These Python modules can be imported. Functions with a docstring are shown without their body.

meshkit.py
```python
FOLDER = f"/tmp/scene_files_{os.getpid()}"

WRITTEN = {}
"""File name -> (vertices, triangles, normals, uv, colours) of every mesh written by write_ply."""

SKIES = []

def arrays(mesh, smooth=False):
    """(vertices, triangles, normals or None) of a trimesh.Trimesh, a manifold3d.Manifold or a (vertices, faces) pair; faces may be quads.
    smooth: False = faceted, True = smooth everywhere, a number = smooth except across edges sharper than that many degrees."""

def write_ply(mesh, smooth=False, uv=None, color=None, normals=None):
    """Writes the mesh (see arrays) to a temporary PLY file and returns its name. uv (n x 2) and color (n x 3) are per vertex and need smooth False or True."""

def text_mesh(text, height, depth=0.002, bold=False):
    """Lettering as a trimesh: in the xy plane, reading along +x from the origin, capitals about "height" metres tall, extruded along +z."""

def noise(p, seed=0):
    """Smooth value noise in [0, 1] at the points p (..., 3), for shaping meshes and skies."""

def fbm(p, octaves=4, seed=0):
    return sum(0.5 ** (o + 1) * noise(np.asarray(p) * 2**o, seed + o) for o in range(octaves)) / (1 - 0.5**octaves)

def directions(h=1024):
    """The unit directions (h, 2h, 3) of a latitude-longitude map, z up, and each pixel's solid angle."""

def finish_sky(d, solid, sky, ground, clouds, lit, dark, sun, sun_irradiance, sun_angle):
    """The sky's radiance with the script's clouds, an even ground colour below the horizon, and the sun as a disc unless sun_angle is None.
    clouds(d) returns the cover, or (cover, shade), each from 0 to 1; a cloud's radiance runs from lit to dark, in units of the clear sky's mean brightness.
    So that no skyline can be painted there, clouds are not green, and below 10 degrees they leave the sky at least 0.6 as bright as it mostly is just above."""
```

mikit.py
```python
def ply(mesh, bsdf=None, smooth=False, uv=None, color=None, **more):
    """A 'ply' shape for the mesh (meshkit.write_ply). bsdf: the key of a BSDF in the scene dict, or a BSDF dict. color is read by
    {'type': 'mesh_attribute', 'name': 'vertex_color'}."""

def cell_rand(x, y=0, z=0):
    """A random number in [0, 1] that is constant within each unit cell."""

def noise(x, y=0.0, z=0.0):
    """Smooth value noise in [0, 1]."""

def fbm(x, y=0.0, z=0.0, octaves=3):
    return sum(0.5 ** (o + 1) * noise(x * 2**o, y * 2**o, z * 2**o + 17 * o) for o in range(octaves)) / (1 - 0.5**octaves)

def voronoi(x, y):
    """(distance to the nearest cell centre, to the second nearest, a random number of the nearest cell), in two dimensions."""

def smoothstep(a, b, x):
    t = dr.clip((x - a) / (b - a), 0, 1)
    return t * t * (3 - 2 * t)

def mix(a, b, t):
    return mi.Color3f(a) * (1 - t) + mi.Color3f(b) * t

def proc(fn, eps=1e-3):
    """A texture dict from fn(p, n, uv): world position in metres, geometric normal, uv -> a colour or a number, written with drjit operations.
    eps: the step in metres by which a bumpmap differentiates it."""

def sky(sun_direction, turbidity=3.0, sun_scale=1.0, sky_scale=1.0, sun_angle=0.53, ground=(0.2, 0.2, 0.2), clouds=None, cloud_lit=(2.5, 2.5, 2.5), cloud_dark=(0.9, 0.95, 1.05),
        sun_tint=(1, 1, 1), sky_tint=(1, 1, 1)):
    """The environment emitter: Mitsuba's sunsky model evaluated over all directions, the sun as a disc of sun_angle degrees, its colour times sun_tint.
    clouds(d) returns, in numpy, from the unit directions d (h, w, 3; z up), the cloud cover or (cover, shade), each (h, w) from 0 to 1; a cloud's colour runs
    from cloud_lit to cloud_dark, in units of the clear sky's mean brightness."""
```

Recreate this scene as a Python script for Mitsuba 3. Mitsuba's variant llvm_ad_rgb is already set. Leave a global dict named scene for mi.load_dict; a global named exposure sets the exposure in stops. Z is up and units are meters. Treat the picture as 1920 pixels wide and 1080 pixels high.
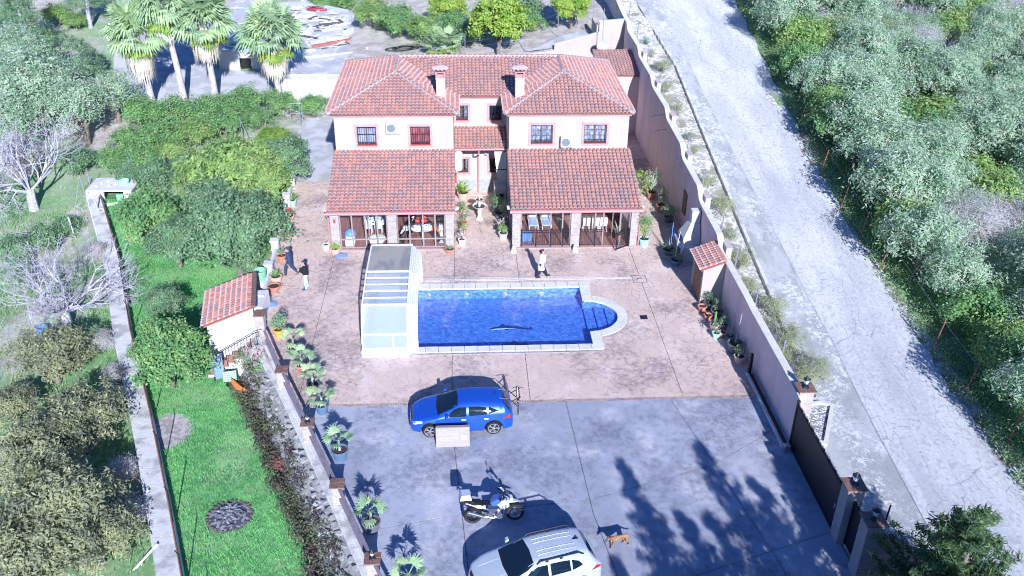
import math, random
import numpy as np, trimesh, manifold3d, shapely, shapely.geometry as sg, shapely.ops as so
import drjit as dr, mitsuba as mi, mikit, meshkit
from mikit import noise, fbm, voronoi, cell_rand, smoothstep, mix

# ------------------------------------------------------------------ camera, daylight, exposure
T = mi.ScalarTransform4f
PITCH, ROLL, YAW, CAMZ, FPX = math.radians(29.406), math.radians(-0.853), math.radians(3.571), 24.0, 1700.0
_fw = np.array([math.sin(YAW)*math.cos(PITCH), math.cos(YAW)*math.cos(PITCH), -math.sin(PITCH)])
_rt = np.array([math.cos(YAW), -math.sin(YAW), 0.0])
_dn = np.cross(_fw, _rt)
_dn = -math.sin(ROLL)*_rt + math.cos(ROLL)*_dn
scene, labels = {}, {}
scene['drone_camera'] = dict(type='perspective', fov=2*math.degrees(math.atan(960/FPX)), fov_axis='x', near_clip=0.5, far_clip=2000.0,
    to_world=T().look_at(origin=[0, 0, CAMZ], target=[float(a) for a in np.array([0, 0, CAMZ])+_fw], up=[float(a) for a in -_dn]))
SUN = (0.33, -2.05, 1.0)
scene['daylight'] = mikit.sky(SUN, turbidity=3, sun_scale=1.0, sky_scale=0.68, sky_tint=(0.42, 0.77, 1.62), sun_tint=(1.06, 1.42, 2.48))
exposure = 2.5

# ------------------------------------------------------------------ small mesh kit: a mesh is (vertices, triangles)
PI = math.pi
def M(v, f): return np.asarray(v, float).reshape(-1, 3), np.asarray(f, int).reshape(-1, 3)
def join(*ms):
    ms = [m for m in (ms[0] if len(ms) == 1 and isinstance(ms[0], list) else ms) if len(m[0])]
    vs, fs, at = [], [], 0
    for v, f in ms:
        vs.append(v); fs.append(f+at); at += len(v)
    return np.vstack(vs), np.vstack(fs)
def mat4(loc=(0, 0, 0), rz=0.0, s=1.0, rx=0.0, ry=0.0):
    cx, sx, cy, sy, cz, sz = math.cos(rx), math.sin(rx), math.cos(ry), math.sin(ry), math.cos(rz), math.sin(rz)
    R = np.array([[cz, -sz, 0], [sz, cz, 0], [0, 0, 1]]) @ np.array([[cy, 0, sy], [0, 1, 0], [-sy, 0, cy]]) @ np.array([[1, 0, 0], [0, cx, -sx], [0, sx, cx]])
    m = np.eye(4); m[:3, :3] = R @ np.diag(np.broadcast_to(s, 3)); m[:3, 3] = loc
    return m
def ap(m, x): return m[0] @ x[:3, :3].T + x[:3, 3], (m[1] if np.linalg.det(x[:3, :3]) > 0 else m[1][:, ::-1])
def tf(m, loc=(0, 0, 0), rz=0.0, s=1.0, rx=0.0, ry=0.0): return ap(m, mat4(loc, rz, s, rx, ry))
def hull(p):
    h = trimesh.convex.convex_hull(np.asarray(p, float)); return np.array(h.vertices), np.array(h.faces)
_BF = [[0, 2, 3], [0, 3, 1], [4, 5, 7], [4, 7, 6], [0, 1, 5], [0, 5, 4], [2, 6, 7], [2, 7, 3], [0, 4, 6], [0, 6, 2], [1, 3, 7], [1, 7, 5]]
def box(x0, x1, y0, y1, z0, z1, ch=0.0):
    if ch <= 0: return M([[x, y, z] for z in (z0, z1) for y in (y0, y1) for x in (x0, x1)], _BF)
    p = [[x+(ch if a == 0 else 0)*ix, y+(ch if a == 1 else 0)*iy, z+(ch if a == 2 else 0)*iz] for a in range(3) for x, ix in ((x0, 1), (x1, -1)) for y, iy in ((y0, 1), (y1, -1)) for z, iz in ((z0, 1), (z1, -1))]
    q = [[px, py, pz] for (px, py, pz) in p]
    r = []
    for k in range(3):
        for x, ix in ((x0, 1), (x1, -1)):
            for y, iy in ((y0, 1), (y1, -1)):
                for z, iz in ((z0, 1), (z1, -1)):
                    d = [ch, ch, ch]; d[k] = 0
                    r.append([x+ix*d[0], y+iy*d[1], z+iz*d[2]])
    return hull(r)
def frame_of(d):
    d = np.asarray(d, float); d = d/(np.linalg.norm(d)+1e-12)
    a = np.cross(d, [0, 0, 1.0] if abs(d[2]) < 0.95 else [1.0, 0, 0]); a /= np.linalg.norm(a)
    return a, np.cross(d, a), d
def tube(pts, r, n=6, caps=True):
    p = np.asarray(pts, float); r = np.broadcast_to(np.asarray(r, float), (len(p),))
    t = np.gradient(p, axis=0); v = []
    a, b, _ = frame_of(t[0])
    ang = np.arange(n)*2*PI/n
    for i in range(len(p)):
        d = t[i]/(np.linalg.norm(t[i])+1e-12); a = a-d*(a@d); a /= np.linalg.norm(a)+1e-12; b = np.cross(d, a)
        v.append(p[i]+r[i]*(np.cos(ang)[:, None]*a+np.sin(ang)[:, None]*b))
    v = np.vstack(v); f = []
    for i in range(len(p)-1):
        for j in range(n):
            k = (j+1) % n
            f += [[i*n+j, i*n+k, (i+1)*n+k], [i*n+j, (i+1)*n+k, (i+1)*n+j]]
    if caps:
        L = (len(p)-1)*n
        f += [[0, j+1, j] for j in range(1, n-1)] + [[L, L+j, L+j+1] for j in range(1, n-1)]
    return M(v, f)
def rod(a, b, r, n=6): return tube([a, b], r, n)
def lathe(prof, n=16):
    p = np.asarray(prof, float); ang = np.arange(n)*2*PI/n
    v = np.stack([p[:, :1]*np.cos(ang), p[:, :1]*np.sin(ang), np.repeat(p[:, 1:], n, 1)], -1).reshape(-1, 3); f = []
    for i in range(len(p)-1):
        for j in range(n):
            k = (j+1) % n
            f += [[i*n+j, i*n+k, (i+1)*n+k], [i*n+j, (i+1)*n+k, (i+1)*n+j]]
    return M(v, f)
def prism(poly, z0, z1):
    poly = poly if hasattr(poly, 'geom_type') else sg.Polygon(poly)
    out = []
    for g in getattr(poly, 'geoms', [poly]):
        if g.area < 1e-7: continue
        t = trimesh.creation.extrude_polygon(g, z1-z0, engine='earcut')
        out.append((np.array(t.vertices)+[0, 0, z0], np.array(t.faces)))
    return join(out)
def flat(poly, z):
    out = []
    for g in getattr(poly, 'geoms', [poly]):
        v, f = trimesh.creation.triangulate_polygon(g, engine='earcut')
        v, f = np.asarray(v), np.asarray(f)
        a = v[f]; cr = (a[:, 1, 0]-a[:, 0, 0])*(a[:, 2, 1]-a[:, 0, 1])-(a[:, 1, 1]-a[:, 0, 1])*(a[:, 2, 0]-a[:, 0, 0])
        f = np.where((cr < 0)[:, None], f[:, ::-1], f)
        out.append((np.column_stack([v, np.full(len(v), z)]), f))
    return join(out)
def upright(m, origin, xdir):
    """a mesh drawn in (across, up, depth) stood upright: x along xdir, y up, z towards the right-hand normal"""
    x = np.array([*xdir, 0.0]); x /= np.linalg.norm(x); up = np.array([0, 0, 1.0])
    R = np.eye(4); R[:3, 0], R[:3, 1], R[:3, 2], R[:3, 3] = x, up, np.cross(x, up), origin
    return ap(m, R)
def rect(a, b, c, d): return sg.box(a, c, b, d)
def sphere(r=1.0, n=2, c=(0, 0, 0), s=(1, 1, 1)):
    t = trimesh.creation.icosphere(subdivisions=n, radius=1.0); return np.array(t.vertices)*r*np.array(s)+c, np.array(t.faces)
def rock(rng, sx, sy, sz, k=12):
    p = np.array([[rng.gauss(0, 1) for _ in range(3)] for _ in range(k)]); p /= np.linalg.norm(p, axis=1)[:, None]
    p = np.sign(p)*np.abs(p)**0.7
    return hull(p*[sx, sy, sz])

# ------------------------------------------------------------------ scene entries
USED = {}
def uniq(name):
    n = USED.get(name, 0); USED[name] = n+1
    return name if n == 0 else f'{name}_{n:03d}'
def thing(name, label, cat, group=None):
    key = uniq(name); labels[key] = {'label': label, 'category': cat}
    if group: labels[key]['group'] = group
    return key
def add(key, shape, at=None, kind=None, label=None):
    scene[key] = shape if at is None else {**shape, 'to_world': T(np.asarray(at))}
    if kind or label:
        labels.setdefault(key, {})
        if kind: labels[key]['kind'] = kind
        if label: labels[key]['label'] = label
    return key
def part(parent, name, mesh, bsdf, smooth=False, at=None, kind=None, label=None, **kw):
    return add(uniq(f'{parent}__{name}'), mikit.ply(mesh, bsdf, smooth, **kw), at, kind, label)
def struct(name, mesh, bsdf, smooth=False, kind='structure', label=None, **kw):
    return add(uniq(name), mikit.ply(mesh, bsdf, smooth, **kw), None, kind, label)
def single(name, label, cat, mesh, bsdf, smooth=False, group=None, at=None):
    k = thing(name, label, cat, group); return add(k, mikit.ply(mesh, bsdf, smooth), at)
def make(*parts):
    """a pattern: [(part path, shape dict)]; parts: (path, mesh, bsdf[, smooth])"""
    return [(p[0], mikit.ply(p[1], p[2], p[3] if len(p) > 3 else False)) for p in parts]
def put(pattern, name, label, cat, at, group=None):
    key = thing(name, label, cat, group); seen = {}
    for path, shape in pattern:
        n = seen.get(path, 0); seen[path] = n+1
        full = '__'.join([key]+[x for x in path.split('__')]) if path else key
        if n: full += f'_{n:03d}'
        add(full, shape, at)
    return key

# ------------------------------------------------------------------ materials
def two(b): return {'type': 'twosided', 'bsdf': b}
def bs(name, col, rough=0.8, metal=0.0, spec=0.4, bump=None, bscale=0.01, coat=0.0, beps=4e-3):
    name = 'mat_'+name
    if name in scene: return name
    c = mikit.proc(col) if callable(col) else {'type': 'rgb', 'value': list(col)}
    b = {'type': 'principled', 'base_color': c, 'roughness': rough, 'metallic': metal, 'specular': spec}
    if coat: b['clearcoat'] = coat; b['clearcoat_gloss'] = 0.95
    if bump: b = {'type': 'bumpmap', 'nested': {**mikit.proc(bump, eps=beps)}, 'scale': bscale, 'bsdf': b}
    scene[name] = two(b); return name
def leaf(name, c1, c2, c3, f=1.6, trans=0.95):
    name = 'mat_'+name; c1, c2, c3 = [[min(.62, q*2.5) for q in c] for c in (c1, c2, c3)]
    def fn(p, n, uv):
        a = noise(p.x*f, p.y*f, p.z*f); b = noise(p.x*9+7, p.y*9, p.z*9)
        return mix(mix(c1, c2, smoothstep(0.25, 0.75, a)), c3, smoothstep(0.55, 0.9, b)*0.85)
    scene[name] = {'type': 'principledthin', 'base_color': mikit.proc(fn), 'roughness': 0.55, 'diff_trans': trans, 'eta': 1.4, 'spec_trans': 0.0}
    return name
def worn(c, d, f=1.2, amt=0.35):
    """plain colour with soft weathering"""
    def fn(p, n, uv):
        a = fbm(p.x*f, p.y*f, p.z*f, 4); return mix(c, d, smoothstep(0.42, 0.72, a)*amt)
    return fn
WHITE = bs('white_paint', (.66, .66, .66), .45)
BLACK = bs('black_plastic', (.012, .012, .014), .45)
RUBBER = bs('rubber', (.018, .018, .02), .75)
STEEL = bs('steel', (.50, .52, .56), .38, 1.0)
DARKMETAL = bs('dark_iron', (.022, .024, .035), .5, .3)
CHROME = bs('chrome', (.75, .76, .8), .16, 1.0)
GALV = bs('galvanised', (.42, .45, .52), .5, .7)
GLASS = 'clear_glass'; scene[GLASS] = {'type': 'thindielectric', 'int_ior': 1.5}
CARGLASS = bs('tinted_glass', (.006, .014, .026), .05, 0, .45)
def streaky(c, d, e):
    def fn(p, n, uv):
        a = fbm((p.x+p.y)*1.7, p.z*.28, 3, 4); b = fbm(p.x*.7, p.y*.7, p.z*.7, 4); base = smoothstep(1.1, .0, p.z+fbm(p.x*2, p.y*2, 0, 3)*.7)
        return mix(mix(mix(c, d, smoothstep(.48, .72, a)*.45), d, smoothstep(.5, .7, b)*.4), e, base*.35)
    return fn
STUCCO = bs('pink_stucco', streaky((.42, .365, .34), (.35, .295, .275), (.28, .235, .215)), .9, bump=lambda p, n, uv: noise(p.x*60, p.y*60, p.z*60), bscale=.003)
STUCCO_WALL = bs('wall_stucco', streaky((.62, .49, .465), (.50, .39, .37), (.38, .30, .285)), .92, bump=lambda p, n, uv: noise(p.x*50, p.y*50, p.z*50), bscale=.004)
STUCCO_WHITE = bs('white_stucco', worn((.50, .495, .49), (.38, .375, .37), .8, .4), .9)
TRIMPINK = bs('pink_trim', worn((.37, .26, .26), (.31, .215, .215), 2, .4), .85)
GUTTER = bs('gutter_red', worn((.42, .20, .20), (.34, .17, .17), 3, .4), .5)
REDSILL = bs('red_sill', (.45, .08, .07), .6)
CREAM = bs('cream_stone', worn((.58, .55, .49), (.45, .42, .37), 3, .5), .85, bump=lambda p, n, uv: fbm(p.x*25, p.y*25, p.z*25), bscale=.004)
PALEBRICK = bs('pale_brick', worn((.37, .325, .305), (.27, .235, .225), 5, .6), .9)
JOINT = bs('dark_joint', (.10, .085, .085), .95)
BRICK = bs('red_brick', worn((.42, .22, .17), (.30, .17, .14), 6, .6), .9)
WOOD = bs('brown_wood', worn((.16, .09, .055), (.10, .055, .035), 8, .7), .6)
MAUVEWOOD = bs('weathered_rail', worn((.20, .17, .21), (.14, .11, .13), 4, .7), .75)
TERRA = bs('terracotta', worn((.45, .19, .13), (.34, .15, .11), 5, .5), .85)
TERRAPALE = bs('pale_terracotta', worn((.58, .36, .30), (.48, .30, .26), 5, .5), .85)
POTBLUE = bs('aqua_glaze', (.32, .62, .68), .35)
POTGREY = bs('grey_pot', worn((.10, .11, .13), (.16, .17, .19), 5, .5), .6)
POTSLATE = bs('slate_blue_pot', (.09, .15, .24), .5)
GREENPLASTIC = bs('green_plastic', (.19, .42, .27), .45)
BLUEPLASTIC = bs('blue_plastic', (.12, .25, .62), .45)
GREYBIN = bs('bin_bluegrey', (.22, .32, .48), .5)
ORANGE = bs('orange_paint', (.70, .18, .06), .45)
REDPLASTIC = bs('red_plastic', (.55, .05, .04), .45)
SOIL = bs('potting_soil', (.05, .035, .028), .95)
CONCRETE = bs('old_concrete', worn((.52, .51, .50), (.30, .29, .285), 2.2, .85), .95, bump=lambda p, n, uv: fbm(p.x*9, p.y*9, p.z*9, 4), bscale=.02)
BARK = bs('bark', worn((.20, .165, .135), (.12, .095, .08), 6, .7), .95, bump=lambda p, n, uv: fbm(p.x*14, p.y*14, p.z*4), bscale=.02)
PALEBARK = bs('pale_bark', worn((.42, .40, .45), (.30, .28, .32), 5, .7), .95)
PALMBARK = bs('palm_bark', worn((.44, .41, .42), (.32, .29, .29), 4, .7), .95, bump=lambda p, n, uv: noise(p.z*14, p.x*2, p.y*2), bscale=.02)
SKIN = bs('skin', (.50, .30, .22), .6)
HAIR = bs('dark_hair', (.018, .013, .011), .5)
L_OLIVE = leaf('olive_leaf', (.12, .188, .118), (.20, .28, .175), (.32, .405, .275))
L_GREEN = leaf('green_leaf', (.06, .13, .055), (.11, .195, .075), (.215, .285, .13))
L_DARK = leaf('dark_leaf', (.06, .11, .062), (.10, .165, .09), (.20, .26, .165))
L_YELL = leaf('yellow_leaf', (.11, .18, .035), (.18, .24, .055), (.28, .31, .09))
L_MANGO = leaf('mango_leaf', (.085, .15, .055), (.15, .215, .075), (.29, .34, .13))
L_BROWN = leaf('brown_leaf', (.105, .115, .08), (.165, .175, .105), (.27, .30, .135))
L_DRY = leaf('dry_leaf', (.26, .22, .21), (.34, .29, .29), (.44, .39, .40))
L_PALM = leaf('palm_leaf', (.105, .165, .095), (.165, .225, .12), (.27, .31, .14), .8, .5)
L_PALMDRY = leaf('palm_dry', (.27, .21, .165), (.33, .27, .22), (.36, .31, .27), 2.0, .4)
L_CONIF = leaf('conifer_leaf', (.035, .065, .035), (.055, .095, .04), (.12, .15, .06))
L_PURPLE = leaf('purple_leaf', (.06, .03, .04), (.10, .05, .07), (.17, .10, .10))
L_FLOWER = leaf('red_flower', (.50, .04, .04), (.60, .06, .05), (.65, .15, .1))
L_ORANGE = bs('orange_fruit', (.75, .33, .03), .5)
def sm(a,b,x):
    t=np.clip((x-a)/(b-a),0,1); return t*t*(3-2*t)
XT_Y=[0,10,22.4,26.2,29.9,33.8,36.5,40,46,50,62,70,140]; XT_X=[5,2.3,-3.35,-4.95,-6.55,-8.25,-9.6,-10.4,-10.7,-10.9,-11.7,-11.9,-12]
def xterrace(y): return np.interp(y,XT_Y,XT_X)
XC_Y=[0,24,27.6,34,41,49.3,57.5,70,140]; XC_X=[-2.3,-11.1,-12.5,-15.1,-18.1,-21.3,-25,-30.5,-60]
def xchannel(y): return np.interp(y,XC_Y,XC_X)
def zroad(y):
    return 0.14*3.5*np.log1p(np.exp(np.clip((np.clip(np.asarray(y,float),-100,150)-36)/3.5,-30,30)))
def xroad_l(y): return np.interp(y,[0,26,31,40,68,82,140],[16.2,16.2,15.6,16.0,16.8,16.0,14])
def xroad_r(y): return np.interp(y,[0,26,38,52,83,140],[21.2,21.7,22.2,22.7,25.0,31])
def ground(x,y):
    x=np.asarray(x,float); y=np.asarray(y,float)
    zl=np.interp(y,[0,50,56,66,75,95,140],[-1.8,-1.8,-1.5,-.4,.7,2.6,6])
    xc=xchannel(y); zl=zl-0.9*sm(.4,2.5,xc-x)*sm(75,60,y)-.05*np.clip(xc-4-x,0,30)*sm(80,60,y)
    xt=xterrace(y); top=sm(-np.interp(y,[0,40,44,50,60,70],[.8,.8,1.5,1.6,4,5]),-.12,x-xt)
    z=zl+(0-zl)*top
    # behind the house
    zb=np.interp(x,[-10,-2,7,9,13],[2.8,3.3,4.3,4.75,5.4])+.06*np.clip(y-74,0,80)
    back=sm(74.0,74.25,y)*sm(-13.5,-9.0,x)
    z=z+(zb-z)*back
    zr=zroad(y); xr=xroad_r(y)
    zrr=zr-.16*np.clip(x-xr-.5,0,14)-.04*np.clip(x-xr-14.5,0,60)
    z=np.where(x>13.62,zrr,z)
    return z

# ------------------------------------------------------------------ ground, lawn, road
def grid_lines(lo, hi, step, extra, far): return np.unique(np.round(np.concatenate([np.arange(lo, hi+1e-6, step), extra, far]), 4))
GX = grid_lines(-46, 62, .5, [13.58, 13.66], [-600, -400, -250, -160, -110, -80, -65, -55, 75, 95, 130, 180, 260, 400, 600])
GY = grid_lines(4, 112, .5, [74.0, 74.25, 35.6, 43.6], [-600, -300, -150, -80, -40, -20, -8, 118, 126, 136, 150, 180, 230, 300, 420, 600])
def field(X, Y):
    Z = ground(X, Y)
    Z = Z+np.where(((X < xterrace(Y)-.5) & ~((X > xchannel(Y)-1) & (Y < 58.5))) | (X > 22) | (Y > 75), (meshkit.fbm(np.stack([X*.35, Y*.35, X*0], -1), 4)-.5)*.5, 0)
    yard = (X > xterrace(Y)-.3) & (X < 13.6) & (Y < 74.1) & (Y > -30)
    Z = np.where(yard, Z-.12, Z)
    Z = np.where((X > -6) & (X < 9) & (Y > 35.5) & (Y < 44), -2.5, Z)
    rd = (X > 13.66) & (X < xroad_r(Y)+.4)
    return np.where(rd, Z-.07, Z)
def terrain_mesh():
    X, Y = np.meshgrid(GX, GY); Z = field(X, Y); n = len(GX)
    i, j = np.meshgrid(np.arange(len(GY)-1), np.arange(n-1), indexing='ij'); a = (i*n+j).ravel()
    return np.stack([X.ravel(), Y.ravel(), Z.ravel()], 1), np.vstack([np.stack([a, a+1, a+n+1], 1), np.stack([a, a+n+1, a+n], 1)])
def f_ground(p, n, uv):
    a, b, c = fbm(p.x*.22, p.y*.22, 0, 4), fbm(p.x*1.3+9, p.y*1.3, 0, 4), noise(p.x*7, p.y*7)
    soil = mix((.42, .38, .36), (.29, .25, .23), smoothstep(.3, .7, b))
    soil = mix(soil, (.46, .42, .40), smoothstep(.6, .8, c)*.5)
    grass = mix(mix((.085, .20, .08), (.15, .28, .11), b), (.30, .34, .21), smoothstep(.5, .85, c)*.6)
    verge = mix(mix((.56, .54, .52), (.36, .34, .31), smoothstep(.35, .65, c)), (.20, .20, .12), smoothstep(.55, .7, b)*.8)
    lawnish = smoothstep(60, 52, p.y)
    g = smoothstep(.36, .66, a*.75+.25*c+.22*lawnish*smoothstep(-27, -18, p.x))
    g = dr.select((p.x < 14) & (p.y > 72) & (p.x > -18), g*.25, g)
    g = dr.maximum(g, smoothstep(22.6, 24.5, p.x)*smoothstep(.30, .5, a+.15)*.8)
    out = mix(soil, grass, g)
    return dr.select((p.x > 13.6) & (p.x < 22.8), verge, out)
M_GROUND = bs('m_ground', f_ground, .95)
struct('ground', terrain_mesh(), M_GROUND, True)

def strip(fl, fr, ys, nx, dz, amp=0.0):
    v = []
    for y in ys:
        xs = np.linspace(fl(y), fr(y), nx); z = ground(np.maximum(xs, 13.67), np.full(nx, y))
        z = np.where(xs > 13.62, zroad(y), z)+dz
        v.append(np.stack([xs, np.full(nx, y), z+amp*(meshkit.noise(np.stack([xs*2, np.full(nx, y*2), xs*0], -1))-.5)], 1))
    v = np.vstack(v); i, j = np.meshgrid(np.arange(len(ys)-1), np.arange(nx-1), indexing='ij'); a = (i*nx+j).ravel()
    return v, np.vstack([np.stack([a, a+1, a+nx+1], 1), np.stack([a, a+nx+1, a+nx], 1)])
def f_road(p, n, uv):
    q = p.x-.055*p.y+(fbm(p.x*.6, p.y*.25, 0, 4)-.5)*1.1
    d1, d2, r = voronoi(q*1.6, p.y*.27+fbm(p.x, p.y, 0, 3)*.35)
    e1, e2, r2 = voronoi(p.x*2.6+fbm(p.x*3, p.y*3)*.5, p.y*2.0)
    near = smoothstep(48, 30, p.y)
    cr = (1-smoothstep(.006, .028, d2-d1))*smoothstep(.42, .58, fbm(p.x*.5, p.y*.2+4, 0, 3)+.05)
    cr = dr.maximum(cr, (1-smoothstep(.008, .045, e2-e1))*.4*near*smoothstep(.4, .6, fbm(p.x*.8, p.y*.8, 6, 3)))
    tone = mix((.49, .49, .495), (.41, .415, .43), smoothstep(.35, .7, fbm(p.x*.7, p.y*.18, 0, 4)))
    tone = mix(tone, (.60, .60, .60), smoothstep(.55, .85, noise(p.x*11, p.y*11))*.4); tone = mix(tone, (.26, .26, .28), smoothstep(.62, .9, noise(p.x*8+31, p.y*8))*.45)
    tone = mix(tone, (.33, .335, .345), smoothstep(.5, .72, fbm(q*.9+3, p.y*.12, 2, 4))*.45); return mix(tone, (.17, .17, .19), cr*.6)
def f_shoulder(p, n, uv):
    a = fbm(p.x*1.6, p.y*.8, 0, 5); b = fbm(p.x*4, p.y*4, 3, 4)
    t = mix((.30, .31, .31), (.40, .405, .41), smoothstep(.35, .65, a)); t = mix(t, (.60, .60, .60), smoothstep(.40, .72, b*.6+.4*noise(p.x*15, p.y*15))*smoothstep(.38, .62, fbm(p.x*.5, p.y*.35, 8, 3))*.85)
    d1, d2, r = voronoi(p.x*2.2+a, p.y*1.9)
    return mix(t, (.18, .18, .19), (1-smoothstep(.01, .05, d2-d1))*.5)
M_ROAD = bs('m_road', f_road, .9, bump=lambda p, n, uv: fbm(p.x*18, p.y*18, 0, 3), bscale=.006)
M_SHOULDER = bs('m_shoulder', f_shoulder, .92, bump=lambda p, n, uv: fbm(p.x*16, p.y*16, 0, 3), bscale=.01)
YS = np.concatenate([np.arange(-20, 110, 1.0), np.arange(110, 170, 5.0)])
def x_mid(y): return np.interp(y, [0, 24, 29, 36, 45, 60, 83, 140], [17.6, 17.4, 17.7, 18.2, 18.3, 18.2, 18.4, 19.5])
struct('road', strip(lambda y: x_mid(y)-.35, lambda y: xroad_r(y)+.12*math.sin(y*1.3)+.08*math.sin(y*3.1), YS, 10, .03), M_ROAD, True)
struct('road_shoulder', strip(lambda y: xroad_l(y) if y > 31 else 13.75, lambda y: x_mid(y)+.15*math.sin(y*.9)+.12*math.sin(y*2.3), YS, 10, .008), M_SHOULDER, True)
ks = [y for y in YS if 34 <= y <= 75]
kerb = join([hull([[xroad_l(y)+dx, y+dy, zroad(y+dy)+dz] for dx in (-.10, .08) for dy in (0.01, .99) for dz in (-.1, .16)]) for y in ks])
struct('verge_kerb', kerb, CONCRETE, kind='structure')

# ------------------------------------------------------------------ yard: stamped concrete slabs with recessed joints, pink above, grey-blue below
def f_pink(p, n, uv):
    d1, d2, r = voronoi(p.x*2.5+noise(p.x*3, p.y*3)*.3, p.y*2.5+noise(p.x*3+5, p.y*3)*.3)
    st = fbm(p.x*.55, p.y*.55, 2, 5); fine = fbm(p.x*6, p.y*6, 5, 4)
    t = mix((.57, .435, .37), (.50, .375, .32), r*.6); t = mix(t, (.63, .51, .46), smoothstep(.5, .75, fbm(p.x*.9+20, p.y*.9, 0, 4))*.7)
    t = mix(t, (.19, .145, .155), smoothstep(.42, .74, st*.6+fine*.4)*(.35+.6*noise(p.x*17, p.y*17)))
    wear = smoothstep(.34, .6, fbm(p.x*.3+3, p.y*.3, 1, 3))
    return mix(t, (.15, .11, .11), (1-smoothstep(.014, .060, d2-d1))*(.24+.42*wear))
def f_grey(p, n, uv):
    row = dr.floor(p.y/.30); ox = p.x/.62+.5*(row-2*dr.floor(row*.5)); cx = dr.floor(ox)
    lx, ly = (ox-cx-.5)*.62, p.y-row*.30
    rad = dr.sqrt(lx*lx+(ly+.06)*(ly+.06)); ring = dr.abs(rad/.095-dr.floor(rad/.095)-.5)
    arc = smoothstep(.40, .48, ring); ang = dr.atan2(ly+.06, lx)*rad/.1
    seg = smoothstep(.42, .48, dr.abs(ang-dr.floor(ang)-.5))
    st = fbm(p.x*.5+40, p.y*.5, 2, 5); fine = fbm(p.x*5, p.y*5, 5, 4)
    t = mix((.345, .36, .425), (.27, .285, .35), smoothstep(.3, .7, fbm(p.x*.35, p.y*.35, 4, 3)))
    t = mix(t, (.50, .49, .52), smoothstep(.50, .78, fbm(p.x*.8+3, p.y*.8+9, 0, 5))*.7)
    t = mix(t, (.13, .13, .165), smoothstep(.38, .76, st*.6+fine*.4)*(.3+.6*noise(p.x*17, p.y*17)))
    return mix(t, (.14, .14, .17), dr.maximum(arc, seg*.6)*(.26+.46*smoothstep(.4, .6, fine)))
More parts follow.
